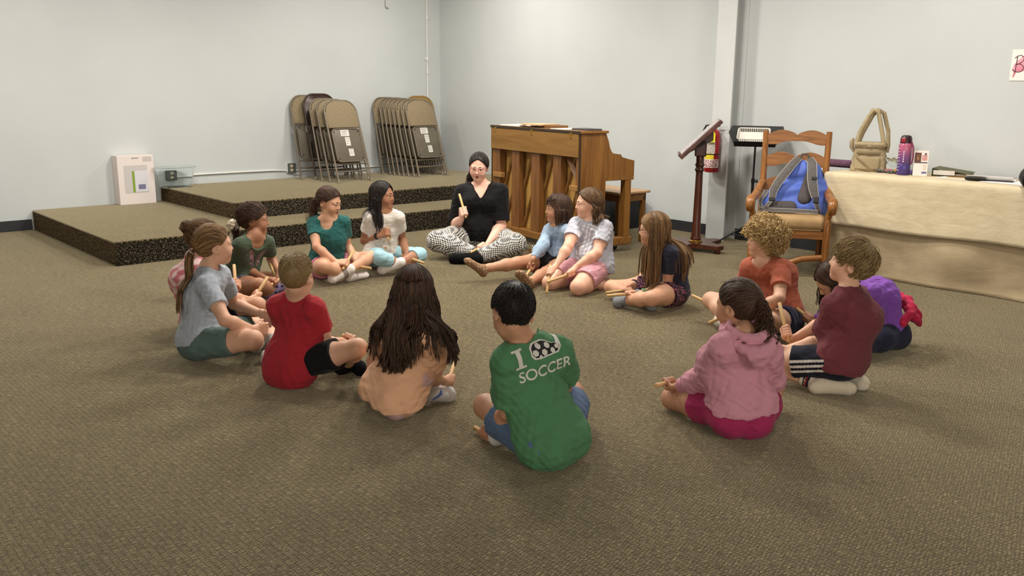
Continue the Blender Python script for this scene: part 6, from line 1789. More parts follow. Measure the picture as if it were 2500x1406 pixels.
  X=[[3.026, 1.947, 0.101], [2.98, 2.012, 0.117], [3.098, 1.929, 0.084], [2.999, 2.002, 0.323], [2.991, 1.937, 0.449], [3.03, 2.001, 0.549], [2.873, 1.963, 0.407], [3.074, 1.872, 0.369], [2.952, 2.084, 0.23], [3.22, 1.933, 0.204], [2.995, 2.251, 0.145], [3.228, 2.111, 0.132], [3.013, 2.308, 0.121], [3.228, 2.175, 0.128], [3.044, 2.319, 0.057], [3.399, 2.036, 0.106], [3.332, 2.252, 0.059], [3.142, 2.172, 0.053], [3.284, 2.143, 0.03], [3.021, 2.189, 0.036]]),
 'P15': dict(s=1.005, hy=63.1, sticks={'L': ([0.187, 0.979, -0.077], 0.11)},
  X=[[2.248, 2.298, 0.101], [2.177, 2.27, 0.085], [2.325, 2.289, 0.102], [2.195, 2.363, 0.322], [2.191, 2.372, 0.47], [2.146, 2.396, 0.587], [2.072, 2.35, 0.422], [2.294, 2.295, 0.425], [2.119, 2.389, 0.197], [2.43, 2.383, 0.258], [2.172, 2.536, 0.079], [2.514, 2.522, 0.149], [2.166, 2.59, 0.043], [2.451, 2.53, 0.133], [2.18, 2.59, 0.15], [2.576, 2.494, 0.143], [2.458, 2.635, 0.042], [2.304, 2.576, 0.042], [2.522, 2.527, 0.034], [2.186, 2.535, 0.033]]),
 'P16': dict(s=0.961, hy=46.7, sticks={'R': ([0.714, 0.607, 0.35], 0.15)},
  X=[[2.087, 3.09, 0.107], [2.07, 3.161, 0.12], [2.069, 3.022, 0.082], [2.183, 3.032, 0.303], [2.129, 3.03, 0.433], [2.158, 3.051, 0.55], [2.081, 3.127, 0.364], [2.123, 2.915, 0.379], [2.089, 3.275, 0.198], [2.187, 2.981, 0.176], [2.263, 3.263, 0.13], [2.332, 3.072, 0.101], [2.325, 3.256, 0.124], [2.391, 3.09, 0.093], [2.212, 3.437, 0.096], [2.238, 2.956, 0.336], [2.333, 3.18, 0.051], [2.24, 3.063, 0.069], [2.353, 3.062, 0.035], [2.352, 3.067, 0.028]]),
}
ONLY = None
# ------------------------------------------------------------------ who sits where
def hairm(n, c, c2, rough=0.52): return hair_mat(n, c, c2, rough)
H_blond = hairm('blond_hair', (216, 188, 132), (142, 112, 66))
H_ltbrown = hairm('light_brown_hair', (152, 118, 78), (80, 56, 32))
H_brown = hairm('brown_hair', (122, 92, 62), (58, 40, 25))
H_dkbrown = hairm('dark_brown_hair', (88, 62, 45), (40, 27, 19))
H_black = hairm('black_hair', (46, 36, 32), (18, 14, 13), 0.5)
H_sandy = hairm('sandy_hair', (170, 144, 98), (96, 76, 46))
M_white_cloth = varied('cream_cloth', (226, 216, 196), (200, 188, 166), 40, 0.85)
M_pinktie = varied('pink_tie', (196, 96, 128), (150, 60, 96), 60, 0.8)
M_paleband = flat('pale_elastic', (196, 186, 172), 0.8)
M_glass_red = flat('dark_red_frame', (70, 22, 30), 0.35)
M_glass_pink = flat('rosy_frame', (150, 92, 96), 0.3)
LT, TAN, BRN, MED = (214, 168, 140), (188, 140, 110), (162, 114, 86), (204, 156, 126)

def tiedye(f, V, c):
    n = np.sin(f[:, 0] * 60 + 3 * np.sin(f[:, 2] * 34)) * np.sin(f[:, 2] * 52 + 2 * np.sin(f[:, 1] * 50))
    w_ = np.clip(n * 1.6 + 0.35, 0, 1)[:, None]
    return lin((226, 196, 192)) * (1 - w_) + lin((206, 118, 122)) * w_
def florals(a, b_, cols, sc, thr=0.62):
    def fn(X, V, c, s):
        q = V / sc
        n = np.sin(q[:, 0] * 2.1 + np.sin(q[:, 1] * 1.7)) * np.sin(q[:, 1] * 2.3 + np.sin(q[:, 2] * 1.9)) * np.sin(q[:, 2] * 2.2 + np.sin(q[:, 0] * 1.6))
        w_ = np.clip((np.abs(n) - thr * 0.45) * 9, 0, 1)[:, None]
        return c * (1 - w_) + lin(cols) * w_
    return fn
def silver_gloss(f, V, c):  # silver print, its glossy highlights painted as pale streaks
    a, b_ = f[:, 0] * 1.0, f[:, 2]
    w_ = np.sin(46 * a + 5 * np.sin(24 * b_ + 1)) * np.sin(30 * b_ + 4 * np.sin(30 * a))
    m_ = np.clip((np.abs(w_) - 0.42) * 6, 0, 1) * (f[:, 1] > 0.035) * (np.abs(a) < 0.10) * (b_ < 0.10) * (b_ > -0.19)
    return c * (1 - m_[:, None]) + lin((224, 224, 232)) * m_[:, None]
def dots(colr):
    def fn(X, V, c, s):
        q = V / 0.0165
        d = np.sqrt(((q - np.round(q)) ** 2).sum(1))
        w_ = (d < 0.30).astype(float)[:, None] * 0.75
        return c * (1 - w_) + lin(colr) * w_
    return fn
def sidestripes(X, V, c, s):
    o = c.copy()
    for sd, sg in (('L', -1), ('R', 1)):
        h_, k_ = X['hip' + sd], X['kn' + sd]; ax_ = k_ - h_; L = np.linalg.norm(ax_); ax_ = ax_ / L
        upz = np.array([0, 0, 1.0]); out = nrm(np.cross(ax_, upz)); upp = np.cross(out, ax_)
        q = V - h_; t = q @ ax_ / L; hgt = q @ upp; side = q @ out * (1 if sd == 'R' else -1)
        near = (side > 0.028 * s) & (t > -0.1) & (t < 0.75) & (np.linalg.norm(q - np.outer(q @ ax_, ax_), axis=1) < 0.125 * s)
        for k in range(3):
            a = (-0.030 + 0.026 * k) * s
            m = near & (np.abs(hgt - a) < 0.0062 * s)
            o[m] = lin((214, 208, 198))
    return o
def whitemark(V, c, an, to, kn):
    fd = nrm(to - an); t = (V - an) @ fd
    o = c.copy()
    side = nrm(np.cross(fd, [0, 0, 1.0])); q = (V - an) @ side
    z = V[:, 2] - (0.030 + 0.35 * (t - 0.02))
    m = (np.abs(z - 0.022) < 0.006 + 0.12 * np.clip(t - 0.01, 0, 0.03)) & (t > 0.0) & (t < 0.055) & (q > 0.0)
    o[m] = lin((84, 104, 166))
    tip = t > np.linalg.norm(to - an) + 0.006
    o[tip] = lin((236, 226, 218))
    return o
def greypatch(V, c, an, to, kn):
    o = c.copy(); fd = nrm(to - an); t = (V - an) @ fd
    o[(t > 0.01) & (t < 0.045)] = lin((150, 138, 130)); return o
def purpleknit(V, c, an, to, kn):
    n = np.sin(V[:, 0] * 170) * np.sin(V[:, 1] * 150 + 1) + np.sin(V[:, 2] * 190)
    o = c.copy(); o[n > 0.7] = lin((44, 38, 66)); return o
def stripesock(V, c, an, to, kn):
    t = (V - an) @ nrm(kn - an); o = c.copy()
    o[(np.abs(t - 0.055) < 0.006) | (np.abs(t - 0.075) < 0.004)] = lin((38, 36, 52)); o[np.abs(t - 0.065) < 0.004] = lin((150, 50, 50)); return o
def dotsock(V, c, an, to, kn):
    q = V / 0.021; d = np.sqrt(((q - np.round(q)) ** 2).sum(1)); o = c.copy(); o[d < 0.27] = lin((196, 178, 150)); return o
def ribsock(V, c, an, to, kn):
    t = (V - an) @ nrm(kn - an); o = c.copy(); o[(np.sin(t * 700) > 0.3) & (t > 0)] = lin((120, 116, 112)); return o
def hound(n):
    m = NT(n)
    tc = m.n('ShaderNodeTexCoord')
    mp = m.n('ShaderNodeMapping'); mp.inputs['Rotation'].default_value = (0.6, 0.5, 0.75)
    m.l(tc.outputs['Object'], mp.inputs[0])
    ch = m.n('ShaderNodeTexChecker', Scale=92.0)
    ch.inputs['Color1'].default_value = srgb(220, 214, 206); ch.inputs['Color2'].default_value = srgb(26, 24, 25)
    m.l(mp.outputs[0], ch.inputs[0]); m.base(ch.outputs[0])
    m.b.inputs['Roughness'].default_value = 0.9; m.b.inputs['Specular IOR Level'].default_value = 0.15
    return m.m
M_hound = hound('houndstooth_cloth')
WS = dict(col=(222, 214, 206)); 

PEOPLE = {
 'P1': dict(skin=MED, label='person with a brown bun and pink tie-dye shirt, half hidden behind the ponytailed child',
    top=dict(col=(238, 221, 216), paint=tiedye), bottom=dict(col=(40, 42, 52), t=0.7),
    socks={}, hair=dict(style='bun', mat=H_brown, tie=(0, -0.075, 0.062), bun=0.036, n=380, nt=90, wisps=26, vol=0.008)),
 'P2': dict(skin=LT, label='person in a grey-blue T-shirt with a long light brown ponytail, seated side-on',
    top=dict(col=(166, 173, 183), hem=0.0, sleeve=0.62), bottom=dict(col=(92, 112, 106), t=0.66),
    socks={'L': dict(col=(200, 194, 188), h=0.35, paint=ribsock), 'R': dict(col=(196, 190, 184), h=0.35, paint=ribsock)}, curl=0.45,
    hair=dict(style='tie', mat=H_ltbrown, tie=(0.0, -0.118, -0.022), L=0.33, nt=170, tr=0.016, n=520, spread=0.22, layer=0.012, scrunchie=M_paleband, scr=0.013, scw=0.005, fan=0.16, out=(0, -0.6, -0.6))),
 'P3': dict(skin=BRN, label='person in a dark green butterfly T-shirt with curly tied-back hair, below the stage corner', hp=-4,
    top=dict(col=(77, 90, 73), hem=-0.01, sleeve=0.55, neck='scoop'), bottom=dict(col=(40, 42, 58), t=0.42, paint=florals(0, 0, (120, 110, 130), 0.012)),
    socks={'L': dict(col=(112, 100, 128), h=0.3, paint=purpleknit), 'R': dict(col=(112, 100, 128), h=0.3, paint=purpleknit)},
    hair=dict(style='tie', mat=H_dkbrown, tie=(0, -0.112, -0.045), L=0.12, nt=90, tr=0.02, n=480, frizz=0.0022, vol=0.011, wisps=60, fan=0.4, front=(0.076, 0.052, 0.95))),
 'P4': dict(skin=LT, sex='m', fat=0.94, label='person with short blond hair in a red T-shirt, back to the camera', hp=-6, face=False,
    top=dict(col=(165, 40, 50), hem=-0.07, loose=0.014, sleeve=0.56, sleeve_loose=0.014, tilt=0.45), bottom=dict(col=(18, 18, 20), t=0.62, loose=0.018),
    socks={'L': dict(col=(20, 20, 22), h=0.2, g=0.006, name='shoe'), 'R': dict(col=(20, 20, 22), h=0.2, g=0.006, name='shoe')},
    hair=dict(style='short', mat=H_sandy, n=900, nm=2, rm=0.8, L=0.042, r=0.0017, vol=0.004, lift=0.005, toponly=True, front=(0.074, 0.058, 1.0), sweep=(0, 0.5, -0.1))),
 'P5': dict(skin=MED, label='person in a teal scoop-neck top and pink shorts, dark ponytail, nearest the stage steps', hp=-14, mouth=0.5, lid=0.55, gazez=-0.6,
    top=dict(col=(41, 93, 90), hem=0.0, sleeve=0.56, neck='scoop', sleeve_loose=0.014), bottom=dict(col=(216, 130, 160), t=0.48, loose=0.014),
    socks={'L': dict(col=(226, 216, 210), h=0.2, paint=greypatch), 'R': dict(col=(226, 216, 210), h=0.2)},
    hair=dict(style='tie', mat=H_dkbrown, tie=(0.01, -0.112, -0.03), L=0.17, nt=150, tr=0.026, n=520, spread=0.35, fan=0.45, wave=0.004, layer=0.014, out=(0.2, -0.9, -0.3), scrunchie=H_black, scr=0.014, scw=0.005)),
 'P6': dict(skin=BRN, label='person with long loose black hair in a white printed T-shirt and pale blue leggings', mouth=0.35,
    top=dict(col=(218, 210, 200), hem=0.02, sleeve=0.52), bottom=dict(col=(158, 196, 206), t=1.32, loose=0.007, name='leggings'),
    socks={'L': dict(col=(226, 218, 212), h=0.22), 'R': dict(col=(226, 218, 212), h=0.22)},
    hair=dict(style='part', mat=H_black, L=0.26, n=480, amin=58, spread=0.15, layer=0.014, front=(0.064, 0.062, 1.0), tip=0.35, wave=0.004)),
 'P7': dict(skin=(230, 182, 160), adult=True, label='person in a black V-neck top and houndstooth trousers with glasses, holding a stick up', hp=-12, hr=4, mouth=0.9, lid=0.5, gazez=-0.5, fat=1.12,
    top=dict(col=(14, 13, 15), hem=0.0, sleeve=0.86, sleeve_loose=0.022, neck='v', vdepth=0.10, loose=0.016, wr=0.005, tilt=0.1), bottom=dict(col=(120, 120, 120), t=1.90, loose=0.020, mat=M_hound, name='trousers', wr=0.006),
    socks={'L': dict(col=(14, 14, 15), h=0.3, g=0.007, name='shoe'), 'R': dict(col=(14, 14, 15), h=0.3, g=0.007, name='shoe')}, glasses=M_glass_pink,
    hair=dict(style='tie', mat=H_black, tie=(0.0, -0.100, -0.055), tail0=(0.060, -0.070, -0.068), L=0.27, nt=130, tr=0.018, n=640, out=(0.8, 0.25, -0.6), spread=0.3, wave=0.006, fan=0.2, layer=0.012, front=(0.066, 0.083, 1.0), pk=0.55, ears=False, scrunchie=M_pinktie, scr=0.020, scw=0.013)),
 'P8': dict(skin=TAN, label='person with a dark bob and fringe in a pale blue cardigan, legs stretched out', mouth=0.25,
    top=dict(col=(150, 170, 192), hem=0.05, sleeve=1.93, sleeve_loose=0.012, name='cardigan'), bottom=dict(col=(20, 20, 23), t=0.50, loose=0.02, name='skirt'),
    socks={'L': dict(col=(140, 108, 82), h=0.10, g=0.003, paint=dotsock), 'R': dict(col=(140, 108, 82), h=0.10, g=0.003, paint=dotsock)},
    hair=dict(style='part', mat=H_dkbrown, L=0.125, n=560, amin=50, rim=-12, spread=0.03, layer=0.016, bangs=110, front=(0.07, 0.055, 1.0), stiff=0.25, tip=0.7, ears=False, vol=0.009)),
 'P9': dict(skin=(226, 176, 150), label='person kneeling in a light grey T-shirt and dotted pink shorts, wavy shoulder-length hair', hp=-3, fat=1.22, blue=True,
    top=dict(col=(178, 178, 188), paint=silver_gloss, hem=-0.075, sleeve=0.60, sleeve_loose=0.016, loose=0.018, tilt=0.2), bottom=dict(col=(204, 150, 158), t=0.70, loose=0.013, paint=dots((150, 80, 100))),
    socks={}, hair=dict(style='part', mat=H_brown, L=0.15, n=460, amin=88, partx=0.02, spread=0.25, wave=0.010, wl=0.075, layer=0.014, front=(0.060, 0.064, 1.0), tip=0.4)),
 'P10': dict(skin=MED, label='person with very long light brown hair, red-framed glasses and a navy T-shirt', glasses=M_glass_red, hp=-4,
    top=dict(col=(45, 47, 61), hem=-0.02, sleeve=0.60), bottom=dict(col=(30, 30, 44), t=0.42, loose=0.018, paint=florals(0, 0, (170, 90, 110), 0.011)),
    socks={'L': dict(col=(128, 130, 134), h=0.3), 'R': dict(col=(134, 136, 140), h=0.3)},
    hair=dict(style='part', mat=H_ltbrown, L=0.40, n=560, amin=68, spread=0.12, layer=0.014, front=(0.066, 0.060, 1.0), ears=False, vol=0.008, wave=0.003)),
 'P11': dict(skin=LT, sex='m', label='person with curly blond hair in a rust-coloured V-neck T-shirt', mouth=0.1,
    top=dict(col=(170, 93, 70), hem=-0.04, sleeve=0.64, sleeve_loose=0.016, neck='v', vdepth=0.05), bottom=dict(col=(34, 38, 58), t=0.55, loose=0.018),
    socks={'L': dict(col=(214, 206, 196), h=0.2), 'R': dict(col=(214, 206, 196), h=0.2)},
    hair=dict(style='curl', mat=H_blond, n=520, nm=1.8, rm=1.15, r=0.0034, L=0.050, cr=0.012, vol=0.018, vol2=0.016, puff=0.75, front=(0.082, 0.040, 0.9), ears=False, lumps=[(0, -0.01, 0.05, .088, .098, .075)])),
 'P12': dict(skin=(222, 174, 144), sex='m', label='person kneeling in a maroon T-shirt and navy shorts with three white stripes', hp=9,
    top=dict(col=(112, 55, 61), hem=-0.05, loose=0.016, sleeve=0.66, sleeve_loose=0.016, roll=True, tilt=0.15), bottom=dict(col=(24, 26, 40), t=0.54, loose=0.020, paint=sidestripes),
    socks={'L': dict(col=(212, 200, 178), h=0.34, paint=stripesock, g=0.005), 'R': dict(col=(212, 200, 178), h=0.34, paint=stripesock, g=0.005)},
    hair=dict(style='short', mat=H_sandy, n=1300, nm=2, rm=0.8, L=0.085, r=0.0021, vol=0.013, lift=0.012, front=(0.086, 0.036, 0.95), sweep=(0.0, 0.35, -0.35), ears=True, rand=0.14)),
 'P13': dict(skin=TAN, label='person in a purple long-sleeved top bending forward behind the maroon T-shirt', face=False, hp=-38,
    top=dict(col=(131, 80, 171), hem=0.05, sleeve=1.95, sleeve_loose=0.015, loose=0.015, wr=0.006, tilt=0.0, name='long_sleeved_top'), bottom=dict(col=(40, 42, 62), t=1.85, loose=0.012, name='trousers'),
    socks={'L': dict(col=(206, 202, 196), h=0.2), 'R': dict(col=(206, 202, 196), h=0.2)},
    hair=dict(style='part', mat=H_dkbrown, L=0.20, n=380, amin=58, spread=0.35, wave=0.006, layer=0.012, ears=False)),
 'P14': dict(skin=TAN, label='person in a dusty pink hooded sweatshirt with a curly dark ponytail, back to the camera', face=True, hp=-4,
    top=dict(col=(200, 140, 154), hem=0.045, sleeve=1.93, sleeve_loose=0.018, loose=0.018, hood=True, wr=0.006, tilt=0.18, name='hooded_sweatshirt'), bottom=dict(col=(160, 44, 88), t=0.40, loose=0.020, wr=0.007),
    socks={'L': dict(col=(206, 198, 186), h=0.15), 'R': dict(col=(206, 198, 186), h=0.15)},
    hair=dict(style='tie', mat=H_dkbrown, tie=(0, -0.098, 0.050), L=0.185, nt=3, tr=0.02, n=520, curltail=320, layer=0.02, front=(0.074, 0.058, 1.0), spread=0.4, wave=0.008, wisps=30)),
 'P15': dict(skin=TAN, sex='m', label='person with short dark hair in a green SOCCER T-shirt, nearest the camera', face=False, hp=-26, hr=-6,
    top=dict(col=(76, 124, 86), hem=-0.06, loose=0.020, sleeve=0.80, sleeve_loose=0.020, tilt=0.42, wr=0.005), bottom=dict(col=(84, 104, 134), t=0.72, loose=0.018, wr=0.005),
    socks={'L': dict(col=(206, 200, 192), h=0.2), 'R': dict(col=(206, 200, 192), h=0.2)},
    hair=dict(style='short', mat=H_black, n=1100, nm=2, rm=0.8, L=0.05, r=0.0019, vol=0.007, lift=0.006, earr=0.040, front=(0.078, 0.054, 1.0), sweep=(0.0, 0.25, -0.25), rand=0.08)),
 'P16': dict(skin=MED, label='person with long wavy dark hair in a peach shirt, one knee raised, back turned', face=False, hp=-8,
    top=dict(col=(224, 174, 139), hem=-0.02, loose=0.027, sleeve=0.50, tilt=0.25, wr=0.006, name='shirt'), bottom=dict(col=(196, 160, 156), t=0.50, loose=0.008, wr=0.006),
    socks={'L': dict(col=(206, 202, 198), h=0.25), 'R': dict(col=(198, 194, 190), h=0.28, g=0.005, paint=whitemark)},
    hair=dict(style='part', mat=H_dkbrown, L=0.335, n=620, amin=74, spread=0.25, wave=0.016, wl=0.11, clump=0.75, layer=0.018, ears=False, vol=0.010, tip=0.4, r=0.0034)),
}
STICK_LABEL = {
 ('P1','L'): 'pale wooden rhythm stick held upright by the child in the pink tie-dye shirt',
 ('P1','R'): 'pale wooden rhythm stick slanting from the right hand of the pink tie-dye child',
 ('P3','R'): 'wooden rhythm stick in the near hand of the dark green butterfly T-shirt',
 ('P3','L'): 'wooden rhythm stick leaning up from the far hand of the dark green T-shirt',
 ('P4','R'): 'wooden rhythm stick poking out past the knee of the red T-shirt',
 ('P5','R'): 'wooden rhythm stick tilted up in the right hand of the teal top',
 ('P5','L'): 'wooden rhythm stick held level in the left hand of the teal top',
 ('P6','R'): 'wooden rhythm stick held upright in front of the white printed T-shirt',
 ('P6','L'): 'wooden rhythm stick held low by the child in pale blue leggings',
 ('P7','R'): 'wooden rhythm stick raised by the adult in black',
 ('P7','L'): 'wooden rhythm stick held low over the houndstooth trousers',
 ('P8','R'): 'wooden rhythm stick pointing down from the right cuff of the pale blue cardigan',
 ('P8','L'): 'wooden rhythm stick held level by the left cuff of the pale blue cardigan',
 ('P9','R'): 'wooden rhythm stick pointing straight down in front of the dotted pink shorts',
 ('P9','L'): 'wooden rhythm stick held level across the other by the light grey T-shirt',
 ('P10','L'): 'wooden rhythm stick in the hand with the green watch',
 ('P10','R'): 'wooden rhythm stick in the hand with the black wristband, above the watch hand',
 ('P11','R'): 'wooden rhythm stick lifted by the right hand of the curly blond child',
 ('P11','L'): 'wooden rhythm stick lowered to the carpet by the curly blond child',
 ('P12','R'): 'wooden rhythm stick held upright by the child in maroon',
 ('P13','R'): 'wooden rhythm stick in the hand with the purple cuff',
 ('P14','L'): 'wooden rhythm stick in the hand of the pink hooded sweatshirt',
 ('P15','L'): 'wooden rhythm stick pressed to the carpet by the green SOCCER T-shirt',
 ('P16','R'): 'wooden rhythm stick pointing up from the hand beside the white sock',
}
INFO = {}
def make_stick(q0, q1, label):
    d = nrm(q1 - q0); L = np.linalg.norm(q1 - q0)
    b = MB(); r = 0.0098
    b.lathe([(r * 0.82, 0), (r, 0.0025), (r, L - 0.0025), (r * 0.82, L)], n=14)
    o = b.build('rhythm_stick', M_stick, None, smooth=True, angle=50)
    o.rotation_mode = 'QUATERNION'
    o.rotation_quaternion = Vector((0, 0, 1)).rotation_difference(Vector(d))
    o.location = tuple(q0)
    tag(o, label, 'stick', 'wooden rhythm sticks held by the seated people')
    return o
for i_, (k_, sp_) in enumerate(PEOPLE.items()):
    if ONLY and k_ not in ONLY: continue
    sp_.update(POSE[k_]); sp_['seed'] = 100 + i_ * 17
    nfo = build_person(sp_); INFO[k_] = nfo
    for sd, (dv, ln) in sp_['sticks'].items():
        gc, _s = nfo['grips'][sd]
        dv = nrm(dv); ln = min(ln, 0.19)
        w0 = nfo['root'] + gc - dv * 0.055; w1 = nfo['root'] + gc + dv * ln
        for q in (w0, w1): q[2] = max(q[2], 0.0125)
        make_stick(w0, w1, STICK_LABEL[(k_, sd)])
# ------------------------------------------------------------------ blue backpack leaning on the rocking chair's back
def rounded(name, prims, lo, hi, mat, par, k=0.04, h=0.006, wr=0.0, seed=1, col=None):
    F = Field(lo, hi, h)
    for (a, b_, ra, rb, lat_, asp) in prims: F.cap(a, b_, ra, rb, k, lat_, asp)
    if wr: F.warp(wrinkle(seed, wr, 0.03))
    V, Q = F.surface(); V = smooth_verts(V, Q, 1, 0.5)
    return mesh_np(name, V, Q, mat, par)
ch_m = Matrix.Translation((6.36, 3.77, 0)) @ Matrix.Rotation(math.radians(210), 4, 'Z') @ Matrix.Scale(0.97, 4)
bp = empty('backpack', (0, 0, 0), label='blue backpack with grey straps leaning on the rocking chair', cat='backpack')
bp.matrix_world = ch_m @ Matrix.Translation((0.075, 0.01, 0.478)) @ Matrix.Rotation(math.radians(-24), 4, 'Y')
# local: x = out of the back panel (towards the camera), y = across, z = up the panel
M_blue = varied('blue_nylon', (88, 114, 200), (66, 90, 172), 8, 0.55, bump=0.25, bscale=24)
M_bpgrey = varied('charcoal_mesh', (84, 76, 76), (66, 60, 60), 90, 0.85)
M_strapg = varied('grey_webbing', (96, 92, 88), (80, 76, 74), 60, 0.8)
M_pipe = flat('pale_piping', (150, 146, 142), 0.7)
rounded('body', [((-0.10, -0.17, 0.085), (-0.10, 0.17, 0.085), .085, .085, (1, 0, 0), 1.1), ((-0.10, -0.12, 0.20), (-0.10, 0.18, 0.22), .085, .085, (1, 0, 0), 1.15), ((-0.09, -0.01, 0.36), (-0.09, 0.14, 0.36), .078, .078, (1, 0, 0), 1.1), ((-0.08, 0.05, 0.43), (-0.08, 0.12, 0.425), .055, .055, (1, 0, 0), 1.2), ((-0.13, 0.20, 0.12), (-0.13, 0.21, 0.28), .075, .065, (1, 0, 0), 1.1)],
        (-0.28, -0.32, -0.02), (0.08, 0.34, 0.56), M_blue, bp, 0.06, wr=0.004)
rounded('back_pad', [((-0.005, 0.085, 0.14), (-0.005, 0.115, 0.34), .052, .035, (1, 0, 0), 0.45)], (-0.1, -0.05, 0.0), (0.1, 0.25, 0.5), M_bpgrey, bp, 0.02, 0.004)
rounded('back_pad', [((-0.002, -0.17, 0.05), (-0.002, -0.02, 0.055), .050, .052, (1, 0, 0), 0.42)], (-0.1, -0.3, -0.02), (0.1, 0.1, 0.2), M_bpgrey, bp, 0.02, 0.004)
rounded('side_pocket', [((-0.13, 0.235, 0.08), (-0.13, 0.245, 0.26), .055, .045, (0, 1, 0), 0.6)], (-0.28, 0.1, -0.02), (0.05, 0.36, 0.4), M_blue, bp, 0.02, 0.005, wr=0.003, seed=4)
def strap(pts, w_, nm='shoulder_strap', mat=M_strapg):
    b = MB(); P = [Vector(q) for q in pts]; rings = []
    for i, q in enumerate(P):
        t = (P[min(i + 1, len(P) - 1)] - P[max(i - 1, 0)]).normalized(); n_ = Vector((1, 0, 0)); n_ = (n_ - t * n_.dot(t)).normalized(); s_ = t.cross(n_)
        ww = w_[i] if isinstance(w_, (list, tuple)) else w_
        rings.append([b.bm.verts.new(q + s_ * a * ww + n_ * c * 0.008) for a, c in ((-1, -.6), (-1, .6), (-.85, 1), (.85, 1), (1, .6), (1, -.6), (.85, -1), (-.85, -1))])
    for r0_, r1_ in zip(rings[:-1], rings[1:]):
        for k in range(8): b.bm.faces.new((r0_[k], r0_[(k + 1) % 8], r1_[(k + 1) % 8], r1_[k]))
    b.bm.faces.new(rings[0][::-1]); b.bm.faces.new(rings[-1])
    o = b.build(nm, mat, bp, True, 50)
    b = MB()
    for sgn in (-1, 1):
        line = []
        for i, q in enumerate(P):
            t = (P[min(i + 1, len(P) - 1)] - P[max(i - 1, 0)]).normalized(); n_ = Vector((1, 0, 0)); n_ = (n_ - t * n_.dot(t)).normalized(); s_ = t.cross(n_)
            ww = w_[i] if isinstance(w_, (list, tuple)) else w_
            line.append(q + s_ * sgn * ww + n_ * 0.003)
        b.tube(line, 0.0042, 6)
    b.build('piping', M_pipe, o, True)
    return o
s1 = strap([(-0.01, 0.10, 0.475), (0.03, 0.125, 0.43), (0.045, 0.130, 0.36), (0.050, 0.135, 0.28), (0.048, 0.150, 0.20), (0.040, 0.170, 0.13)], [0.030, 0.034, 0.036, 0.036, 0.034, 0.026])
s2 = strap([(-0.01, 0.02, 0.485), (0.03, -0.02, 0.42), (0.045, -0.075, 0.33), (0.050, -0.13, 0.24), (0.048, -0.160, 0.17), (0.042, -0.165, 0.11)], [0.026, 0.030, 0.032, 0.032, 0.030, 0.024])
def bbox_(nm, lo, hi, mat, par=bp, bev=0.004): b = MB(); b.box(np.array(lo), np.array(hi), bev); return b.build(nm, mat, par)
bbox_('buckle', (0.046, 0.128, 0.275), (0.064, 0.172, 0.30), M_dark, s1); bbox_('buckle', (0.030, 0.155, 0.085), (0.056, 0.20, 0.13), M_dark, s1); bbox_('buckle', (0.036, -0.19, 0.085), (0.058, -0.14, 0.115), M_dark, s2)
strap([(0.040, 0.18, 0.09), (0.02, 0.20, 0.03), (0.0, 0.21, 0.015)], 0.014, 'webbing'); strap([(0.040, -0.165, 0.10), (0.05, -0.20, 0.04), (0.02, -0.245, 0.03), (-0.03, -0.26, 0.10), (-0.03, -0.22, 0.20)], 0.012, 'webbing')
strap([(0.03, -0.26, 0.015), (0.045, -0.10, 0.008), (0.045, 0.05, 0.010), (0.03, 0.20, 0.012)], 0.014, 'waist_belt')
b = MB(); b.tube([(-0.02, 0.03, 0.485), (0.0, 0.045, 0.515), (0.0, 0.085, 0.515), (-0.02, 0.105, 0.475)], 0.008, 8); b.build('grab_handle', M_strapg, bp, True)
b = MB(); b.tube([(-0.06, 0.20, 0.40), (-0.07, 0.265, 0.30), (-0.075, 0.285, 0.18), (-0.07, 0.275, 0.08)], 0.006, 6); b.build('zip', M_dark, bp, True)

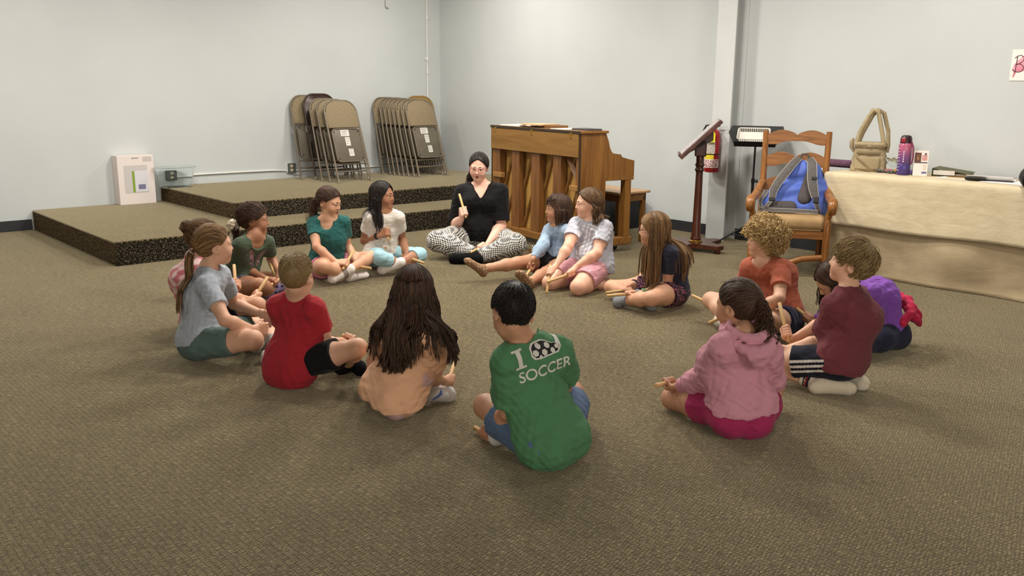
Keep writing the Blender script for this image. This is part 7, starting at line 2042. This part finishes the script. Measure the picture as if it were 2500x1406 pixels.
# ------------------------------------------------------------------ printed shirts and small worn things
def ring_on(info, a, b_, r, nm, mat, w_=0.006, par=None):
    """band around a limb at point a, axis a->b"""
    ax_ = nrm(np.array(b_) - np.array(a)); u_ = nrm(np.cross(ax_, [0.2, 0.3, 1])); v_ = np.cross(ax_, u_)
    bb = MB(); bb.tube([tuple(np.array(a) + (u_ * math.cos(t) + v_ * math.sin(t)) * r) for t in np.linspace(0, 2 * pi, 21)], w_, 8, cap=False, flat_=(tuple(ax_), 1.5)); return bb.build(nm, mat, par or info['R'], True, 180)
M_printw = flat('print_white', (206, 202, 192), 0.8); M_printb = flat('print_black', (22, 24, 24), 0.8)
if 'P15' in INFO:
    n_ = INFO['P15']; X = n_['X']; rt_, up_, nm_ = n_['lat'], n_['up'], -n_['fwd']
    o0 = X['che'] * 0.30 + X['nec'] * 0.70 + up_ * 0.008 + rt_ * 0.014
    pr0 = drape_print('shirt_print', text_polys('SOCCER', 0.060, 0.98, 0.0008), n_, o0 - up_ * 0.070, rt_, up_, nm_, M_printw)
    V_, F_ = [], []
    for (x0_, x1_, z0_, z1_) in ((-0.010, 0.010, -0.034, 0.034), (-0.024, 0.024, 0.028, 0.036), (-0.024, 0.024, -0.036, -0.028)):
        n0 = len(V_); nn = 16
        for i in range(nn + 1):
            for j in range(nn + 1): V_.append((x0_ + (x1_ - x0_) * i / nn, z0_ + (z1_ - z0_) * j / nn))
        for i in range(nn):
            for j in range(nn): F_.append((n0 + i * (nn + 1) + j, n0 + (i + 1) * (nn + 1) + j, n0 + (i + 1) * (nn + 1) + j + 1, n0 + i * (nn + 1) + j + 1))
    drape_print('shirt_print', (V_, F_), n_, o0 - rt_ * 0.098 + up_ * 0.004, rt_, up_, nm_, M_printw, 0.0025)
    wh = [(-0.065, -0.012), (-0.060, 0.014), (-0.040, 0.030), (0.0, 0.033), (0.022, 0.022), (0.040, 0.008), (0.056, 0.006), (0.064, 0.020), (0.066, 0.040), (0.056, 0.046), (0.046, 0.052), (0.052, 0.064), (0.064, 0.062), (0.072, 0.052), (0.084, 0.060), (0.096, 0.056), (0.092, 0.044), (0.080, 0.038), (0.078, 0.018), (0.070, -0.012), (0.050, -0.030), (-0.030, -0.033), (-0.055, -0.028)]
    def shell(poly, g):
        P = np.array(poly); c = P.mean(0); return [tuple(c + (q - c) * g) for q in P]
    import mathutils
    from mathutils.geometry import tessellate_polygon
    def tess(poly, maxl=0.012):
        P = [Vector((a, b_, 0)) for a, b_ in poly]; tr = tessellate_polygon([P])
        bm_ = bmesh.new(); vs = [bm_.verts.new(q) for q in P]
        for t in tr: bm_.faces.new([vs[i] for i in t])
        [(bmesh.ops.subdivide_edges(bm_, edges=[e for e in bm_.edges if e.calc_length() > maxl * 0.5], cuts=1), bmesh.ops.triangulate(bm_, faces=bm_.faces)) for _q in range(5)]
        bm_.verts.index_update(); r_ = ([(v.co.x, v.co.y) for v in bm_.verts], [tuple(v.index for v in f.verts) for f in bm_.faces]); bm_.free(); return r_
    ow = o0 + rt_ * 0.018 + up_ * 0.010
    drape_print('shirt_print', tess(wh), n_, ow, rt_, up_, nm_, M_printw, 0.0022)
    inner = [(x * 0.90 + 0.001, y * 0.82) for x, y in wh[:7] + wh[19:]]
    drape_print('shirt_print', tess(inner), n_, ow, rt_, up_, nm_, M_printb, 0.0032)
    for k, (cx, cy, r_) in enumerate(((-0.044, -0.006, 0.014), (-0.022, 0.014, 0.013), (-0.006, -0.014, 0.014), (0.016, 0.006, 0.013), (0.030, -0.017, 0.012), (0.052, -0.008, 0.010), (-0.028, -0.024, 0.008))):
        hx = [(cx + r_ * 0.9 * math.cos(a), cy + r_ * 0.9 * math.sin(a)) for a in np.linspace(0, 2 * pi, 7)[:-1]]
        drape_print('shirt_print', tess(hx), n_, ow, rt_, up_, nm_, M_printw, 0.0042)
    drape_print('shirt_print', tess([(0.062, 0.046), (0.055, 0.055), (0.064, 0.058), (0.070, 0.047), (0.082, 0.055), (0.089, 0.050), (0.078, 0.042)]), n_, ow, rt_, up_, nm_, M_printb, 0.0035)
def blobs(nm, info, o, rt_, up_, nv, items, mat, off=0.0015):
    V_, F_ = [], []
    for (cx, cy, rx, ry, a0) in items:
        n0 = len(V_)
        v, f_ = blob_poly([(cx + rx * math.cos(a) * math.cos(a0) - ry * math.sin(a) * math.sin(a0), cy + rx * math.cos(a) * math.sin(a0) + ry * math.sin(a) * math.cos(a0)) for a in np.linspace(0, 2 * pi, 13)[:-1]], 3)
        V_ += v; F_ += [tuple(i + n0 for i in q) for q in f_]
    return drape_print(nm, (V_, F_), info, o, rt_, up_, nv, mat, off)
if 'P3' in INFO:
    n_ = INFO['P3']; o0 = n_['X']['che'] + n_['up'] * 0.005
    wings = []
    for sgn in (-1, 1):
        wings += [(sgn * 0.050, 0.035, 0.030, 0.016, sgn * 0.9), (sgn * 0.040, 0.005, 0.024, 0.012, sgn * 0.5), (sgn * 0.030, -0.028, 0.022, 0.011, -sgn * 0.6), (sgn * 0.062, 0.056, 0.012, 0.008, 0.4), (sgn * 0.020, -0.050, 0.013, 0.007, -sgn * 1.0)]
    blobs('shirt_print', n_, o0, -n_['lat'], n_['up'], n_['fwd'], wings, flat('butterfly_pink', (148, 112, 116), 0.8))
    blobs('shirt_print', n_, o0, -n_['lat'], n_['up'], n_['fwd'], [(0, 0, 0.006, 0.045, 0)] + [(x * 0.9, y, 0.008, 0.005, a) for x, y, _, _, a in wings[::2]], flat('butterfly_plum', (92, 66, 76), 0.8), 0.0022)
    # cream bow on the ponytail
    HP = n_['HP']; b = MB(); bmesh.ops.create_icosphere(b.bm, subdivisions=4, radius=1.0)
    c_ = Vector(HP(-0.01, -0.135, -0.050))
    for v in b.bm.verts:
        x, y, z = v.co; q = 1 + 0.22 * math.sin(6 * x + 2 * z) * math.sin(7 * z + 3 * y) + 0.1 * math.sin(15 * y + 9 * x)
        v.co = c_ + Vector((x * 0.040 * q, y * 0.040 * q, z * 0.036 * q))
    bow = b.build('hair_bow', M_white_cloth, n_['R'], True, 180)
    b = MB()
    for dx in (-0.012, 0.012): b.tube([tuple(c_ + Vector((0, 0, -0.02))), tuple(c_ + Vector((dx - 0.012, -0.012, -0.065))), tuple(c_ + Vector((dx * 1.8 - 0.024, -0.02, -0.125)))], [0.012, 0.016, 0.020], 8, flat_=((0.6, 0.8, 0), 0.35))
    b.build('bow_tail', M_white_cloth, bow, True)
if 'P6' in INFO:
    n_ = INFO['P6']; o0 = n_['X']['che'] * 0.75 + n_['X']['pel'] * 0.25; rr = np.random.RandomState(3)
    for k, c in enumerate(((206, 186, 90), (206, 150, 96), (150, 160, 110))):
        it = [(rr.uniform(-0.045, 0.055), rr.uniform(-0.075, 0.06), rr.uniform(0.004, 0.011), rr.uniform(0.003, 0.006), rr.uniform(0, 3)) for _ in range(12)]
        blobs('shirt_print', n_, o0, -n_['lat'], n_['up'], n_['fwd'], it, flat('floral_%d' % k if False else 'floral_print', c, 0.8), 0.0014 + 0.0003 * k)
    X = n_['X']; d_ = X['wrR'] - X['elR']; ring_on(n_, X['wrR'] - d_ * 0.06, X['wrR'], 0.0225, 'bracelet', M_dark, 0.005); ring_on(n_, X['wrR'] - d_ * 0.13, X['wrR'], 0.0235, 'bracelet', flat('brown_band', (70, 48, 40), 0.7), 0.004)
if 'P10' in INFO:
    n_ = INFO['P10']; X = n_['X']; d_ = X['wrL'] - X['elL']; a_ = X['wrL'] - d_ * 0.08
    wt = ring_on(n_, a_, X['wrL'], 0.0225, 'wristwatch', flat('green_watch_strap', (84, 124, 84), 0.5), 0.006)
    to_c = nrm(np.array([0, 0, 1.4]) - (n_['root'] + a_)); ax_ = nrm(d_); to_c = nrm(to_c - ax_ * to_c.dot(ax_)); s_ = np.cross(ax_, to_c)
    Mw = Matrix(((ax_[0], s_[0], to_c[0]), (ax_[1], s_[1], to_c[1]), (ax_[2], s_[2], to_c[2]))).to_4x4()
    b = MB(); b.box(np.array((-0.017, -0.016, -0.004)), np.array((0.017, 0.016, 0.006)), 0.004, Matrix.Translation(Vector(a_ + to_c * 0.026)) @ Mw); b.build('watch_case', flat('green_case', (96, 140, 92), 0.4), wt)
    b = MB(); b.box(np.array((-0.011, -0.010, 0.0062)), np.array((0.011, 0.010, 0.0068)), 0.0, Matrix.Translation(Vector(a_ + to_c * 0.026)) @ Mw); b.build('watch_face', flat('watch_lcd', (150, 158, 150), 0.3), wt)
    d2 = X['wrR'] - X['elR']; ring_on(n_, X['wrR'] - d2 * 0.07, X['wrR'], 0.0225, 'wristband', M_dark, 0.006)
if 'P7' in INFO:
    n_ = INFO['P7']; X = n_['X']; up_, fw, lt = n_['up'], n_['fwd'], n_['lat']; s = n_['s']
    M_gold = flat('gold', (206, 170, 110), 0.25, 1.0)
    pts = []
    for t in np.linspace(-1, 1, 21):
        q = X['nec'] + lt * 0.062 * s * math.sin(t * 1.35) + fw * (0.105 * s * (1 - t * t) - 0.012) + up_ * (0.030 - 0.105 * (1 - t * t)) * s
        for _ in range(6):
            d = n_['B'].sample(q[None])[0]
            q = q + n_['B'].grad(q[None])[0] * (0.002 - d) * (1 if abs(d) < 0.05 else 0)
        pts.append(tuple(q))
    b = MB(); b.tube(pts, 0.0009, 5); nk_ = b.build('necklace', M_gold, n_['R'], True, 180)
    c_ = Vector(pts[10]) - Vector(up_) * 0.010 + Vector(fw) * 0.003
    b = MB(); hpts = [(0.0105 * math.sin(t) ** 3 * 1.0, 0.0008 * (13 * math.cos(t) - 5 * math.cos(2 * t) - 2 * math.cos(3 * t) - math.cos(4 * t))) for t in np.linspace(0, 2 * pi, 25)[:-1]]
    b.prism(hpts, 'Z', -0.001, 0.001)
    Mh = Matrix(((-lt[0], up_[0], fw[0]), (-lt[1], up_[1], fw[1]), (-lt[2], up_[2], fw[2]))).to_4x4()
    for v in b.bm.verts: v.co = c_ + (Mh.to_3x3() @ v.co)
    b.build('heart_pendant', flat('pearl_heart', (226, 206, 186), 0.3), nk_)
if 'P13' in INFO:
    n_ = INFO['P13']; X = n_['X']; s = n_['s']; up_, fw, lt = n_['up'], n_['fwd'], n_['lat']
    F = Field(X['pel'] - 0.34, X['pel'] + 0.34, 0.005)
    w0 = X['pel'] + np.array([0, 0, 0.09 * s])
    for t0, t1 in zip(np.linspace(-1.9, 1.9, 9)[:-1], np.linspace(-1.9, 1.9, 9)[1:]):
        f_ = lambda t: w0 + lt * math.sin(t) * 0.150 * s - fw * math.cos(t) * 0.135 * s
        F.cap(f_(t0), f_(t1), 0.022, 0.022, 0.01)
    e = w0 + lt * 0.02 * s - fw * 0.13 * s
    cr = np.array([0.747, -0.665, 0])
    F.cap(e, e + cr * 0.10 * s - np.array([0, 0, 0.09 * s]), 0.032, 0.05, 0.02, fw, 0.5); F.cap(e + cr * 0.10 * s - np.array([0, 0, 0.09 * s]), e + cr * 0.14 * s - np.array([0, 0, 0.165 * s]), 0.05, 0.022, 0.02, fw, 0.5)
    F.cap(w0 - lt * 0.12 * s - fw * 0.05 * s, w0 - lt * 0.13 * s - fw * 0.10 * s - np.array([0, 0, 0.08 * s]), 0.03, 0.04, 0.02, fw, 0.6)
    F.warp(wrinkle(9, 0.006, 0.016)); F.F = np.maximum(F.F, (0.008 - F.ax[2])[None, None, :])
    V, Q = F.surface(); V = smooth_verts(V, Q, 1, 0.4)
    c_ = np.tile(lin((186, 40, 74)), (len(V), 1))
    mesh_np('tied_jacket', V, Q, M_cloth, n_['R'], c_)
